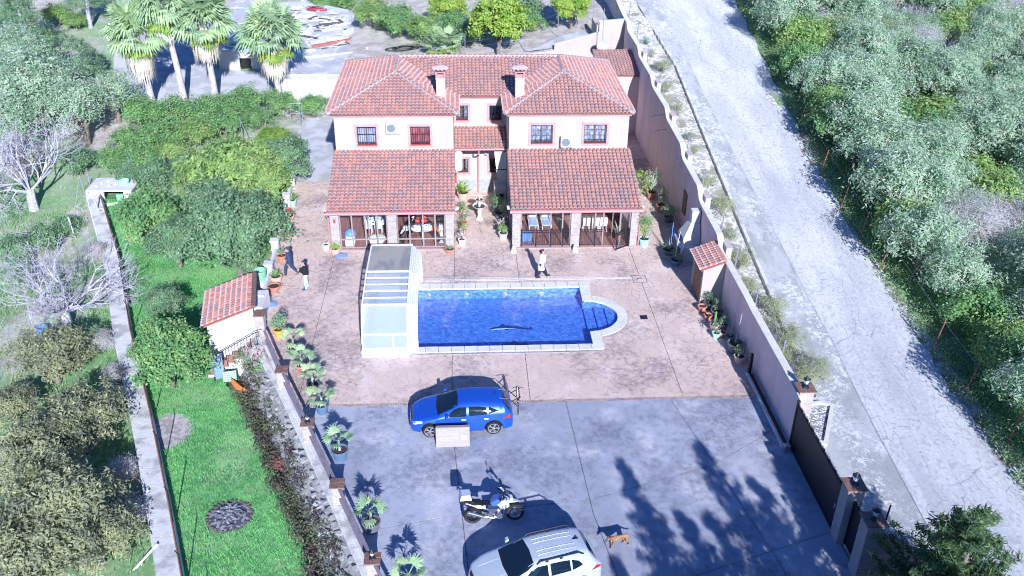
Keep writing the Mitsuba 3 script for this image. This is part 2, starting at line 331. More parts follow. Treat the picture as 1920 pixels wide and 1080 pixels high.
M_PINK = bs('m_pink_paving', f_pink, .78, bump=lambda p, n, uv: (lambda d: smoothstep(.0, .08, d[1]-d[0]))(voronoi(p.x*2.5+noise(p.x*3, p.y*3)*.3, p.y*2.5+noise(p.x*3+5, p.y*3)*.3))+.3*noise(p.x*20, p.y*20), bscale=.008)
M_GREY = bs('m_grey_paving', f_grey, .7, bump=lambda p, n, uv: fbm(p.x*12, p.y*12, 0, 3), bscale=.008)
edge = [(float(xterrace(y))+.02, y) for y in (-25, 0, 10, 22.4, 26.2, 29.9, 33.8, 36.5, 40, 46, 50, 62, 66.5)]
YARD = sg.Polygon(edge+[(13.5, 66.5), (13.5, -25)])
ALC = [(6.3, 41.05)]+[(6.3+1.62*math.sin(a), 39.5+1.55*math.cos(a)) for a in np.linspace(0, PI, 25)]+[(6.3, 37.95)]
POOL = so.unary_union([rect(-4.45, 6.3, 36.8, 42.5), sg.Polygon(ALC)])
COPE = POOL.buffer(.5, join_style=1, quad_segs=4)
PORCHES = so.unary_union([rect(-7.5, -.45, 47.2, 52), rect(2.9, 10.25, 47.2, 52)])
BORDER = sg.box(-14, 32.20, 14, 32.42).intersection(YARD)
def cut(*pts): return sg.LineString(pts).buffer(.014)
PCUT = so.unary_union([cut((-.55, 32), (-.55, 36.5)), cut((2.9, 32), (2.93, 36.5)), cut((-.45, 43), (-.45, 47.3)), cut((3.1, 43), (3.1, 47.3)), cut((-7.3, 42.9), (-7.3, 47)), cut((-12, 42.9), (-5, 42.85)),
    cut((9.75, 32), (9.8, 50)), cut((9.8, 41.1), (13.6, 41.1)), cut((-12, 38.6), (-5.2, 38.6)), cut((-12, 52.2), (-7.4, 52.2)), cut((-12, 57.5), (-7.4, 57.5)), cut((10.2, 50), (13.6, 50)), cut((-7.3, 32), (-7.3, 42.9))])
GCUT = so.unary_union([cut((4.46, 32.4), (4.75, 25.2), (5.35, 21), (5.9, 10)), cut((-.5, 32.4), (-.47, 29.6), (-.13, 25), (.15, 21), (.5, 8)), cut((-6, 24.2), (-.1, 25.4), (4.8, 26), (10, 27.8), (13.6, 30.3)),
    cut((9.1, 32.4), (10, 27.9), (11, 22.5), (12, 12)), cut((.2, 20.4), (6, 21.4), (13.6, 24)), cut((-8, 29.3), (-.5, 29.6)), cut((0, 14), (13.6, 14))])
pink = YARD.intersection(sg.box(-30, 32.42, 20, 70)).difference(so.unary_union([PCUT, COPE, PORCHES]))
grey = YARD.intersection(sg.box(-30, -30, 20, 32.20)).difference(GCUT)
struct('yard_bed', prism(YARD.difference(COPE.buffer(-.2)), -.11, -.022), JOINT)
yard = 'yard_paving'; USED[yard] = 1
for src, m in ((pink, M_PINK), (grey, M_GREY)):
    for g in sorted(src.geoms, key=lambda q: -q.area):
        if g.area > .05: part(yard, 'slab', prism(g, -.05, 0.0), m)
labels[yard] = {'kind': 'structure'}
bricks = [box(x+.004, x+.096, 32.215, 32.405, -.04, .004, .006) for x in np.arange(-7.4, 13.4, .105)]
part(yard, 'border_brick', join(bricks), bs('m_border', worn((.40, .30, .28), (.24, .18, .17), 5, .8), .9), kind='stuff')
# slot drain beside the pool, manholes, gully
k = thing('slot_drain', 'long white slotted drain channel set in the paving behind the pool', 'drain')
part(k, 'channel', join(box(-2.0, 9.35, 43.36, 43.39, -.02, .008), box(-2.0, 9.35, 43.50, 43.53, -.02, .008)), WHITE)
part(k, 'grating', join([box(x, x+.05, 43.392, 43.498, -.03, .004) for x in np.arange(-1.98, 9.3, .1)]), CONCRETE, kind='stuff')
for (x, y, w, m, l) in ((9.72, 43.3, .36, M_PINK, 'square paved inspection cover with a dark handle at the end of the slot drain'), (9.22, 39.25, .16, DARKMETAL, 'small dark square floor gully between the pool steps and the right wall')):
    k = thing('inspection_cover' if w > .2 else 'floor_gully', l, 'cover')
    part(k, 'lid', box(x-w, x+w, y-w, y+w, -.03, .004, .003), m)
    part(k, 'frame', join(box(x-w-.03, x-w-.004, y-w-.03, y+w+.03, -.03, .007), box(x+w+.004, x+w+.03, y-w-.03, y+w+.03, -.03, .007), box(x-w, x+w, y-w-.03, y-w-.004, -.03, .007), box(x-w, x+w, y+w+.004, y+w+.03, -.03, .007)), DARKMETAL)
    if w > .2: part(k, 'handle', tube([(x-.15, y-.05, .01), (x-.05, y, .04), (x+.08, y+.02, .04), (x+.16, y+.07, .01)], .022, 6), DARKMETAL)

# ------------------------------------------------------------------ swimming pool
def f_mosaic(p, n, uv):
    a = cell_rand(dr.floor(p.x/.16), dr.floor(p.y/.16), dr.floor(p.z/.16)); w = fbm(p.x*2.4, p.y*3.1, p.z*2, 4)
    w2 = noise(p.x*9, p.y*12, p.z*9); t = mix((.035, .12, .45), (.07, .21, .64), a); t = mix(t, (.11, .30, .78), smoothstep(.56, .8, w2)*.55*smoothstep(.2, .6, w)); return mix(t, (.018, .075, .38), smoothstep(.46, .25, w2)*.5)
M_MOSAIC = bs('m_mosaic', f_mosaic, .35)
FLOOR, WATER = -.62, -.11
k = thing('swimming_pool', 'blue mosaic swimming pool with a rounded step bay at its right end', 'swimming pool')
inner = POOL.buffer(.06, join_style=2)
part(k, 'floor', prism(rect(-4.45, 6.34, 36.8, 42.5), FLOOR-.1, FLOOR), M_MOSAIC)
part(k, 'shell', prism(inner.difference(POOL), FLOOR-.1, -.012), M_MOSAIC)
for i, x in enumerate((6.34, 6.86, 7.38)):
    part(k, 'step', prism(POOL.intersection(rect(x, x+.52 if i < 2 else 8.2, 36, 43)), FLOOR-.1, -.47+.13*i), M_MOSAIC)
sx, sy = np.arange(-4.45, 8.0, .055), np.arange(36.8, 42.5, .055)
wx, wy = np.meshgrid(sx, sy); wz = WATER+.006*(meshkit.fbm(np.stack([wx*2.2, wy*3.2, wx*0], -1), 4, 3)-.5)*2
nn = len(sx); ii, jj = np.meshgrid(np.arange(len(sy)-1), np.arange(nn-1), indexing='ij'); aa = (ii*nn+jj).ravel()
wv, wf = np.stack([wx.ravel(), wy.ravel(), wz.ravel()], 1), np.vstack([np.stack([aa, aa+1, aa+nn+1], 1), np.stack([aa, aa+nn+1, aa+nn], 1)])
cc = wv[wf].mean(1); keep = shapely.contains_xy(POOL.buffer(.02), cc[:, 0], cc[:, 1]); wf = wf[keep]
idx, inv = np.unique(wf, return_inverse=True); scene['pool_water_film'] = {'type': 'thindielectric', 'int_ior': 1.33}
part(k, 'water', (wv[idx], inv.reshape(-1, 3)), 'pool_water_film', True)
for x in (-1.84, .18, 2.26, 4.28):
    c = thing('pool_lamp', f'round white pool lamp on the far pool wall, {["nearest the enclosure", "second from the enclosure", "third from the enclosure", "nearest the step bay"][(-1.84, .18, 2.26, 4.28).index(x)]}', 'lamp', 'round lamps under water on the far pool wall')
    part(c, 'bezel', tf(lathe([(.10, 0), (.17, .02), (.16, .05), (.11, .05)], 16), (x, 42.5, -.36), s=.85, rx=PI/2), GALV)
    part(c, 'lens', tf(lathe([(.11, .03), (.0, .045)], 16), (x, 42.5, -.36), rx=PI/2), STEEL)
# coping stones, one by one
ring = COPE.difference(POOL.buffer(-.015))
def stones(line, step, off0, off1):
    n = max(1, int(round(line.length/step))); out = []
    for i in range(n):
        a, b = line.length*i/n+.006, line.length*(i+1)/n-.006
        ps = [line.interpolate(a+(b-a)*t) for t in (0, .5, 1)]; q = []
        for t, p_ in zip((0, .5, 1), ps):
            e = line.interpolate(min(line.length, a+(b-a)*t+.01)); s_ = line.interpolate(max(0, a+(b-a)*t-.01))
            d = np.array([e.x-s_.x, e.y-s_.y]); d /= np.linalg.norm(d)+1e-9; nrm = np.array([d[1], -d[0]])
            q.append((np.array([p_.x, p_.y])+nrm*off0, np.array([p_.x, p_.y])+nrm*off1))
        poly = sg.Polygon([tuple(a_) for a_, _ in q]+[tuple(b_) for _, b_ in q[::-1]])
        out.append(poly)
    return out
segs = [sg.LineString([(-4.9, 36.8), (6.8, 36.8)]), sg.LineString([(6.3, 42.5), (-4.9, 42.5)])]
cs = stones(segs[0], .62, -.015, .46)+stones(segs[1], .62, -.015, .56)
cs += [rect(6.285, 6.80, 36.812, 37.36), rect(6.285, 6.82, 37.372, 37.93)]
cs += [rect(6.285, 6.82, 41.07, 41.74), rect(6.285, 6.82, 41.752, 42.48), rect(6.312, 6.86, 42.492, 43.05)]
arcl = sg.LineString([(6.84+1.08*math.sin(a), 39.5+1.55*math.cos(a)) for a in np.linspace(.0, PI, 40)])
arc = sg.LineString([(6.3+1.62*math.sin(a), 39.5+1.55*math.cos(a)) for a in np.linspace(PI-.05, .05, 60)])
cs += [q.difference(so.unary_union([rect(5, 6.83, 36, 37.94), rect(5, 6.83, 41.06, 43)])) for q in stones(arc, .62, -.015, .5)]
M_COPE = bs('m_coping', worn((.58, .565, .52), (.46, .44, .40), 3, .5), .8, bump=lambda p, n, uv: fbm(p.x*20, p.y*20, 0, 3), bscale=.004)
for i, q in enumerate(cs):
    if q.area > .02: part(k, 'coping_stone', prism(q.buffer(-.004), -.05, .028+.004*((i*7) % 3)), M_COPE)
dol = sg.Polygon([(0, .1), (.25, .3), (.6, .42), (.8, .68), (.95, .44), (1.4, .36), (1.8, .12), (2.15, -.02), (2.35, .16), (2.3, -.1), (2.45, -.28), (2.1, -.2), (1.7, -.08), (1.2, .02), (.95, -.16), (.85, .02), (.5, .0), (.22, .02)])
bel = sg.Polygon([(.1, .05), (.4, .12), (.9, .13), (1.5, .02), (1.2, .02), (.5, .0), (.22, .0)])
for (x, y, r) in ((1.3, 39.25, .08), (1.75, 37.75, -.06)):
    part(k, 'dolphin', tf(prism(dol, 0, .006), (x, y, FLOOR), r, (.95, .8, 1)), bs('m_dolphin', (.006, .02, .16), .4))
    part(k, 'dolphin_belly', tf(prism(bel, .001, .010), (x, y, FLOOR), r, (.95, .8, 1)), bs('m_belly', (.30, .5, .75), .4))

# telescopic enclosure, six nested bays pushed together at the left end
scene['poly_panel'] = {'type': 'blendbsdf', 'weight': .42, 'bsdf_0': {'type': 'thindielectric', 'int_ior': 1.5}, 'bsdf_1': two({'type': 'principled', 'base_color': {'type': 'rgb', 'value': [.60, .68, .74]}, 'roughness': .25})}
scene['smoky_panel'] = {'type': 'blendbsdf', 'weight': .88, 'bsdf_0': {'type': 'thindielectric', 'int_ior': 1.5}, 'bsdf_1': two({'type': 'principled', 'base_color': mikit.proc(lambda p, n, uv: mix((.34, .325, .28), (.24, .235, .215), smoothstep(.4, .7, fbm(p.x*4, p.y*1.2, 0, 4)))), 'roughness': .5})}
PROF = np.array([(36.1, 0.03), (36.22, 1.15), (37.2, 2.2), (39.9, 2.52), (43.0, 2.42), (43.55, 1.35), (43.8, .03)])
k = thing('pool_enclosure', 'white framed telescopic pool cover pushed together over the left end of the pool', 'pool enclosure')
def pf(sc): c = np.array([39.95, 0]); return (PROF-c)*[sc, 1]*[1, sc]+c
for b in range(6):
    sc = 1.0-.022*b; P_ = pf(sc); x0, x1 = (-4.75, -2.62) if b == 0 else (-4.70+.02*b, -2.62+.085*b)
    e = .035
    for x in ((x0, x1) if b == 0 else (x1,)):
        ribs = []
        for a, c in zip(P_[:-1], P_[1:]):
            ribs.append(hull([[x+dx, q[0], q[1]+dz] for q in (a, c) for dx in (-e, e) for dz in (-e, e)]))
        part(k, 'bay_frame', join(ribs), WHITE)
P_ = pf(1.0)
for i, (a, c) in enumerate(zip(P_[:-1], P_[1:])):
    if i in (0, 1, 3): part(k, 'panel', M([[-4.72, a[0], a[1]], [-2.65, a[0], a[1]], [-2.65, c[0], c[1]], [-4.72, c[0], c[1]]], [[0, 1, 2], [0, 2, 3]]), 'smoky_panel' if i == 3 else 'poly_panel', label='grey weathered roof panel' if i == 3 else None)
    if i == 2:
        for j in range(5):
            q0, q1 = a+(c-a)*(j+.04)/5, a+(c-a)*(j+.96)/5
            part(k, 'panel', M([[-4.68, q0[0], q0[1]], [-2.69, q0[0], q0[1]], [-2.69, q1[0], q1[1]], [-4.68, q1[0], q1[1]]], [[0, 1, 2], [0, 2, 3]]), 'poly_panel')
            if j: q = a+(c-a)*j/5; part(k, 'slat', box(-4.72, -2.65, q[0]-.03, q[0]+.03, q[1]-.03, q[1]+.035), WHITE)
    part(k, 'rail', box(-4.75, -2.6, a[0]-.04, a[0]+.04, a[1]-.04, a[1]+.05), WHITE)
for b in range(1, 6):
    Pb = pf(1.0-.022*b)
    for a, c in zip(Pb[:-1], Pb[1:]): part(k, 'side_strip', M([[-2.60+.085*(b-1), a[0], a[1]], [-2.64+.085*b, a[0], a[1]], [-2.64+.085*b, c[0], c[1]], [-2.60+.085*(b-1), c[0], c[1]]], [[0, 1, 2], [0, 2, 3]]), 'poly_panel')
part(k, 'mullion', hull([[-3.3+dx, q[0]-.01, q[1]] for q in (P_[0], P_[1]) for dx in (-.03, .03)]+[[-3.3, P_[0][0]+.05, .1]]), WHITE)
part(k, 'track', box(-4.9, 6.5, 36.14, 36.19, .002, .03), GALV); part(k, 'track', box(-4.9, 6.5, 43.72, 43.76, .004, .03), GALV)

# ------------------------------------------------------------------ house
def f_tile(p, n, uv):
    r = uv.x; w = fbm(p.x*1.1, p.y*1.1, p.z*1.1, 4); fine = noise(p.x*22, p.y*22, p.z*22)
    t = mix((.44, .18, .13), (.35, .145, .118), smoothstep(.1, .5, r)); t = mix(t, (.40, .22, .20), smoothstep(.72, .95, r)); t = mix(t, (.20, .12, .115), smoothstep(.44, .66, w*.6+r*.4)*.65)
    t = mix(t, (.42, .35, .35), smoothstep(.6, .9, fine)*.4)
    return mix(t, (.50, .41, .40), smoothstep(.12, .02, uv.y)*.75)
M_TILE = bs('m_roof_tile', f_tile, .85)
M_TROUGH = bs('m_roof_trough', worn((.33, .12, .10), (.20, .10, .095), 1.5, .8), .9)
M_TILEEND = bs('m_mortar', worn((.36, .335, .34), (.28, .255, .26), 4, .6), .95)
def tile_mesh(ra=.112, rb=.09, L=.40, seg=6):
    a = np.linspace(-.12, PI+.12, seg+1)
    v, f, uv = [], [], []
    for y, r, z in ((0, ra, .035), (L, rb, .012)):
        v += [[r*math.cos(t), y, z+r*.82*math.sin(t)] for t in a]; uv += [y]*(seg+1)
    v += [[(ra-.022)*math.cos(t), .004, .035+(ra-.022)*.82*math.sin(t)] for t in a]; uv += [0]*(seg+1)
    n = seg+1
    for i in range(seg):
        f += [[i, i+1, n+i+1], [i, n+i+1, n+i], [i+1, i, 2*n+i], [i+1, 2*n+i, 2*n+i+1]]
    m = M(v, f); m = (m[0], m[1][:, ::-1])
    return m, np.array(uv)
TILE, TILE_UV = tile_mesh()
NRM = trimesh.Trimesh(*TILE, process=False)
TILE_SHAPES = [mikit.ply(TILE, M_TILE, False, uv=np.column_stack([np.full(len(TILE_UV), q), TILE_UV])) for q in np.linspace(.04, .97, 8)]
RNG = random.Random(11); PITCH_T, ROW_T = .237, .292
def roof_frame(origin, udir, vdir):
    u, v = np.array(udir, float), np.array(vdir, float); u /= np.linalg.norm(u); v /= np.linalg.norm(v); m = np.eye(4)
    m[:3, 0], m[:3, 1], m[:3, 2], m[:3, 3] = u, v, np.cross(u, v), origin
    return m
def lay(poly, F, back=False):
    """tile placements (column by column, row by row from the eave) and channels for a convex polygon in (along eave, up slope)"""
    x0, y0, x1, y1 = poly.bounds; out, tr = [], []
    n = max(1, int(round((x1-x0)/PITCH_T)))
    for c in range(n):
        x = x0+(c+.5)*(x1-x0)/n
        s = poly.intersection(sg.LineString([(x, y0-1), (x, y1+1)]))
        if s.is_empty or s.length < .15: continue
        a, b = s.bounds[1], s.bounds[3]; k = max(1, int(math.ceil((b-a)/ROW_T-.35))); y = a-.05
        for r in range(k):
            yy = y+r*ROW_T; sc = min(1.0, (b+.05-yy)/.40)
            if sc < .3: continue
            lm = mat4((x+RNG.uniform(-.008, .008), yy, .03+RNG.uniform(-.004, .006)), RNG.uniform(-.03, .03), (1, sc, 1), 0, 0); out.append((r, c, F @ lm))
        xt = x+PITCH_T/2
        s = poly.intersection(sg.LineString([(xt, y0-1), (xt, y1+1)]))
        if not s.is_empty and s.length > .1:
            a, b = s.bounds[1]-.04, s.bounds[3]
            pr = [(-.115, .055), (-.05, .018), (.05, .018), (.115, .055)]
            tr.append(ap(M([[xt+q, yy, z] for yy in (a, b) for q, z in pr], [[i, i+1, i+5] for i in range(3)]+[[i, i+5, i+4] for i in range(3)]), F))
    return out, tr
def merge_tiles(places):
    vs = np.concatenate([TILE[0] @ m[:3, :3].T+m[:3, 3] for m in places]); n = len(TILE[0])
    fs = np.concatenate([TILE[1]+i*n for i in range(len(places))])
    uv = np.concatenate([np.column_stack([np.full(n, RNG.random()), TILE_UV]) for _ in places])
    return (vs, fs), uv
def deck(poly, F, th=.07): return ap(prism(poly, -th, 0.0), F)
def tiles_as_parts(parent, places):
    for i, (r, c, m) in enumerate(places): add(uniq(f'{parent}__tile'), TILE_SHAPES[RNG.randrange(8)], m)

H = thing('house', 'two storey pale pink house with two red tiled wings and glazed porches', 'house')
EZ = 6.66; S = .365; CL, SL = 1/math.hypot(1, S), S/math.hypot(1, S)
slope = math.hypot(1, S)
XL0, XL1, XR0, XR1, YF, YB0, YB1 = -7.82, -.08, 2.62, 10.36, 51.6, 55.05, 62.79
hl, hr = (XL1-XL0)/2, (XR1-XR0)/2; YR = (YB0+YB1)/2+.1; RZ = EZ+S*3.9
# main roof planes: (origin, u, v, polygon)
dy = YR-YF
planes = [
  (roof_frame((XL0, YF, EZ), (1, 0, 0), (0, 1, S)), sg.Polygon([(0, 0), (2*hl, 0), (hl, hl*slope)])),
  (roof_frame((XR0, YF, EZ), (1, 0, 0), (0, 1, S)), sg.Polygon([(0, 0), (2*hr, 0), (hr, hr*slope)])),
  (roof_frame((XL0, YB1, EZ), (0, -1, 0), (1, 0, S)), sg.Polygon([(0, 0), (YB1-YF, 0), (YB1-YF-hl, hl*slope), (hl, hl*slope)])),
  (roof_frame((XR1, YF, EZ), (0, 1, 0), (-1, 0, S)), sg.Polygon([(0, 0), (YB1-YF, 0), (YB1-YF-hr, hr*slope), (hr, hr*slope)])),
  (roof_frame((XL1, YF, EZ), (0, 1, 0), (-1, 0, S)), sg.Polygon([(0, 0), (YB0-YF, 0), (YB0-YF+hl, hl*slope), (hl, hl*slope)])),
  (roof_frame((XR0, YB0, EZ), (0, -1, 0), (1, 0, S)), sg.Polygon([(0, 0), (YB0-YF, 0), (YB0-YF-hr, hr*slope), (-hr, hr*slope)])),
  (roof_frame((XL1, YB0, EZ), (1, 0, 0), (0, 1, S)), sg.Polygon([(0, 0), (XR0-XL1, 0), (XR0-XL1+hr, hr*slope), (-hl, hl*slope)])),
  (roof_frame((XR1, YB1, EZ), (-1, 0, 0), (0, -1, S)), sg.Polygon([(0, 0), (XR1-XL0, 0), (XR1-XL0-hl, hl*slope), (hr, hr*slope)])),
]
decks, troughs, places = [], [], []
for F, poly in planes:
    decks.append(deck(poly, F)); a, b = lay(poly, F); places += a; troughs += b
R_ = part(H, 'roof', join(decks), M_TROUGH)
part(R_, 'channel', join(troughs), M_TROUGH, kind='stuff')
tm, tuv = merge_tiles([p[2] for p in places]); part(R_, 'upper_tile', tm, M_TILE, kind='stuff', uv=tuv)
zl, zr = EZ+S*hl, EZ+S*hr; xl, xr = XL0+hl, XR0+hr
lines = [((XL0, YF, EZ), (xl, YF+hl, zl)), ((XL1, YF, EZ), (xl, YF+hl, zl)), ((XR0, YF, EZ), (xr, YF+hr, zr)), ((XR1, YF, EZ), (xr, YF+hr, zr)),
         ((xl, YF+hl, zl), (xl, YB1-hl, zl)), ((xr, YF+hr, zr), (xr, YB1-hr, zr)), ((XL0, YB1, EZ), (xl, YB1-hl, zl)), ((XR1, YB1, EZ), (xr, YB1-hr, zr)), ((xl, YB1-hl, zl), (xr, YB1-hr, zr))]
mort, ridge = [], []
for a, b in lines:
    a, b = np.array(a), np.array(b); L = np.linalg.norm(b-a); d = (b-a)/L; side = np.cross(d, [0, 0, 1.0]); side /= np.linalg.norm(side); up = np.cross(side, d)
    mort.append(hull([p+side*q+up*z for p in (a, b) for q, z in ((-.15, .0), (.15, .0), (-.10, .13), (.10, .13))]))
    F = np.eye(4); F[:3, 0], F[:3, 1], F[:3, 2] = side, d, up
    for i in range(int(L/.34)):
        G_ = F.copy(); G_[:3, 3] = a+d*(.02+i*.34)+up*.085; ridge.append(G_ @ mat4(s=(1.02, 1, .95)))
part(R_, 'ridge_mortar', join(mort), M_TILEEND)
tm, tuv = merge_tiles(ridge); part(R_, 'ridge_tile', tm, M_TILE, kind='stuff', uv=np.column_stack([tuv[:, 0]*.3+.68, tuv[:, 1]]))
# walls with window openings
def wall(name, a, b, z0, z1, th, holes, m=STUCCO):
    L = math.hypot(b[0]-a[0], b[1]-a[1]); poly = sg.box(0, z0, L, z1)
    for h in holes: poly = poly.difference(rect(*h))
    return part(H, name, upright(prism(poly, -th, 0), (a[0], a[1], 0), (b[0]-a[0], b[1]-a[1])), m)
def window(a, x0, x1, z0, z1, style, xdir=(1, 0), label=None):
    """opening x0..x1 along the wall from a; style: curtain colour, bars"""
    o = (a[0]+xdir[0]*(x0+x1)/2, a[1]+xdir[1]*(x0+x1)/2, (z0+z1)/2); w, h = (x1-x0)/2, (z1-z0)/2
    st = lambda m: upright(m, o, xdir)
    W_ = part(H, 'window', st(join(box(-w-.15, -w, -h-.15, h+.15, .0, .035, .008), box(w, w+.15, -h-.15, h+.15, .0, .035, .008), box(-w, w, h, h+.15, .0, .035, .008), box(-w, w, -h-.15, -h, .0, .035, .008))), TRIMPINK, label=label)
    part(W_, 'sill', st(box(-w+.004, w-.004, -h-.004, -h+.03, -.22, .06)), REDSILL)
    fr = [box(-w+.002, -w+.05, -h+.03, h-.002, -.16, -.10), box(w-.05, w-.002, -h+.03, h-.002, -.16, -.10), box(-w+.05, w-.05, h-.05, h-.002, -.16, -.10), box(-w+.05, w-.05, -h+.03, -h+.08, -.16, -.10), box(-.03, .03, -h+.08, h-.05, -.155, -.105)]
    part(W_, 'frame', st(join(fr)), WOOD)
    for s in (-1, 1): part(W_, 'pane', st(M([[s*.03, -h+.08, -.13], [s*(w-.05), -h+.08, -.13], [s*(w-.05), h-.05, -.13], [s*.03, h-.05, -.13]], [[0, 1, 2], [0, 2, 3]])), GLASS)
    if style[0]:
        xs = np.linspace(-w+.04, w-.04, 33); zs = -.30+.03*np.sin(xs*60)
        if style[2]: keep = np.abs(xs) > .12
        v = [[x, y, z] for x, z in zip(xs, zs) for y in (-h+.05, h-.03)]
        f = [[2*i, 2*i+2, 2*i+3] for i in range(32) if not style[2] or keep[i]]+[[2*i, 2*i+3, 2*i+1] for i in range(32) if not style[2] or keep[i]]
        part(W_, 'curtain', st(M(v, f)), style[0])
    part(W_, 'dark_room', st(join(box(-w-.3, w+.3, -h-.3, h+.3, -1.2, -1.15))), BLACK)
    if style[1]:
        bars = [box(x-.009, x+.009, -h+.02, h-.01, -.04, -.022) for x in np.linspace(-w+.05, w-.05, 9)]+[box(-w+.004, w-.004, y-.012, y+.012, -.045, -.018) for y in (-h+.22, -h+.10, .12, h-.04)]
        bars += [tf(box(-.006, .006, -.06, .06, -.036, -.026), (x, -h+.16, 0), 0) for x in np.arange(-w+.1, w-.08, .085)]
        part(W_, 'grille', st(join(bars)), DARKMETAL)
    else:
        part(W_, 'glazing_bar', st(join([box(-w+.05, w-.05, y-.012, y+.012, -.145, -.118) for y in (-h*.15, h*.42)]+[box(x-.01, x+.01, -h+.08, h-.05, -.145, -.118) for x in (-w*.5, w*.5)])), WOOD)
        part(W_, 'grille', st(join([box(-w+.02, w-.02, y-.012, y+.012, -.05, -.025) for y in (-h+.24, -h+.06)]+[box(x-.008, x+.008, -h+.06, -h+.24, -.045, -.03) for x in np.arange(-w+.06, w, .07)])), DARKMETAL)
    return W_
CURT_W = bs('lace_curtain', lambda p, n, uv: mix((.33, .39, .50), (.17, .21, .32), smoothstep(.35, .65, noise(p.x*13, p.y*13, p.z*5))), .9); CURT_R = bs('red_curtain', lambda p, n, uv: mix((.46, .14, .17), (.26, .07, .09), smoothstep(.35, .65, noise(p.x*16, p.y*16, p.z*2))), .9); CURT_B = bs('blue_curtain', lambda p, n, uv: mix((.26, .31, .48), (.36, .37, .45), smoothstep(.35, .65, noise(p.x*12, p.y*12, p.z*3))), .9)
WL, WR, WF, WC, WT = (-7.45, -.42), (2.93, 10.15), 51.95, 55.4, 6.42
fl = [(1.30, 2.44, 4.62, 5.80), (4.46, 5.64, 4.62, 5.80)]
wall('wall', (WL[0], WF), (WL[1], WF), 2.3, WT, .25, fl)
fr_ = [(1.32, 2.63, 4.66, 5.85), (4.53, 5.90, 4.66, 5.85)]
wall('wall', (WR[0], WF), (WR[1], WF), 2.3, WT, .25, fr_)
window((WL[0], WF), *fl[0], (CURT_B, True, False), label='barred window with pale blue curtains, left of the air conditioner'); window((WL[0], WF), *fl[1], (CURT_R, True, False), label='barred window with red curtains')
window((WR[0], WF), *fr_[0], (CURT_W, False, False)); window((WR[0], WF), *fr_[1], (CURT_W, False, False))
fc = [(.15, .90, 4.98, 5.95), (2.25, 3.03, 4.98, 5.95), (.27, .88, 1.45, 2.39), (2.27, 2.90, 1.45, 2.39)]
wall('wall', (WL[1]+.02, WC), (WR[0]-.02, WC), 0, WT, .25, fc)
for i, h in enumerate(fc): window((WL[1]+.02, WC), *h, ((CURT_W, False, True) if i % 2 == 0 else (None, True, False)))
for a, b in (((WL[0], 62.4), (WL[0], WF+.001)), ((WL[1], WF+.26), (WL[1], WC-.001)), ((WR[0], WC-.001), (WR[0], WF+.26)), ((WR[1], WF+.001), (WR[1], 62.4)), ((WR[1], 62.4), (WL[0], 62.4))):
    wall('wall', a, b, 0, WT, .24, [])
def cornice(pts, z0, z1, out):
    return prism(sg.LineString(pts).buffer(out, cap_style=2, join_style=2), z0, z1)
part(H, 'cornice', join(cornice([(WL[0], 62.4), (WL[0], WF), (WL[1], WF), (WL[1], WC), (WR[0], WC), (WR[0], WF), (WR[1], WF), (WR[1], 62.4), (WL[0], 62.4)], 6.425, 6.54, .12), cornice([(WL[0], 62.4), (WL[0], WF), (WL[1], WF), (WL[1], WC), (WR[0], WC), (WR[0], WF), (WR[1], WF), (WR[1], 62.4), (WL[0], 62.4)], 6.54, 6.615, .24)), TRIMPINK)
part(H, 'plinth', upright(prism(sg.box(.01, 0.005, 3.26, .95), .0, .03), (WL[1]+.02, WC, 0), (1, 0)), bs('m_plinth', lambda p, n, uv: mix((.34, .35, .37), (.27, .28, .30), smoothstep(.4, .6, noise(p.x*9, p.y*9, p.z*14))), .9))
part(H, 'doorstep', box(WL[1]+.6, WR[0]-.9, 54.9, 55.38, .003, .05, .01), M_PINK)
# gap canopy
F = roof_frame((WL[1]+.02, 53.45, 3.82), (1, 0, 0), (0, 1, .345)); poly = rect(0, 3.27, 0, 2.05)
Cn = part(H, 'canopy_roof', deck(poly, F), M_TROUGH); a, b = lay(poly, F); part(Cn, 'channel', join(b), M_TROUGH, kind='stuff'); tiles_as_parts(Cn, a)
part(Cn, 'gutter', tube([(WL[1]+.05, 53.36, 3.78), (WR[0]-.05, 53.36, 3.80)], .07, 8), GUTTER)
part(Cn, 'downpipe', tube([(1.13, 53.36, 3.74), (1.13, 53.36, 3.5), (1.13, 54.6, 2.9), (1.13, 55.3, 2.7), (1.13, 55.3, .06)], .05, 8), GUTTER)
# chimneys
for x, lab in ((-1.13, 'chimney rising from the left wing roof'), (3.62, 'chimney rising from the right wing roof')):
    zb = 6.8
    c = part(H, 'chimney', join(box(x-.27, x+.27, 53.33, 53.87, zb, 8.25), box(x-.30, x+.30, 53.30, 53.90, 8.25, 8.31)), STUCCO, label=lab)
    part(c, 'smoke_head', join([box(x+sx*.24-.05, x+sx*.24+.05, 53.6+sy*.24-.05, 53.6+sy*.24+.05, 8.31, 8.62) for sx in (-1, 1) for sy in (-1, 1)]+[box(x-.29, x+.29, 53.31, 53.89, 8.62, 8.68), box(x-.2, x+.2, 53.45, 53.75, 8.31, 8.5)]), GUTTER)
    pl = []
    for k in range(12):
        ang = k*PI/6; d = np.array([math.cos(ang), math.sin(ang), .55]); d /= np.linalg.norm(d)
        F = roof_frame(np.array([x, 53.6, 9.0])-d*np.array([-1, -1, 1])*.50, (-math.sin(ang), math.cos(ang), 0), (-d[0], -d[1], d[2])); pl.append(F @ mat4(s=(.95, 1.3, 1)))
    tm, tuv = merge_tiles(pl); part(c, 'cap_tile', tm, M_TILE, uv=np.column_stack([tuv[:, 0]*.2+.75, tuv[:, 1]*.2]), kind='stuff')
    part(c, 'finial', lathe([(.0, .2), (.05, .16), (.08, .05), (.12, 0)], 10) if False else tf(lathe([(.14, -.03), (.09, .06), (.0, .12)], 10), (x, 53.6, 8.96)), M_TILEEND)
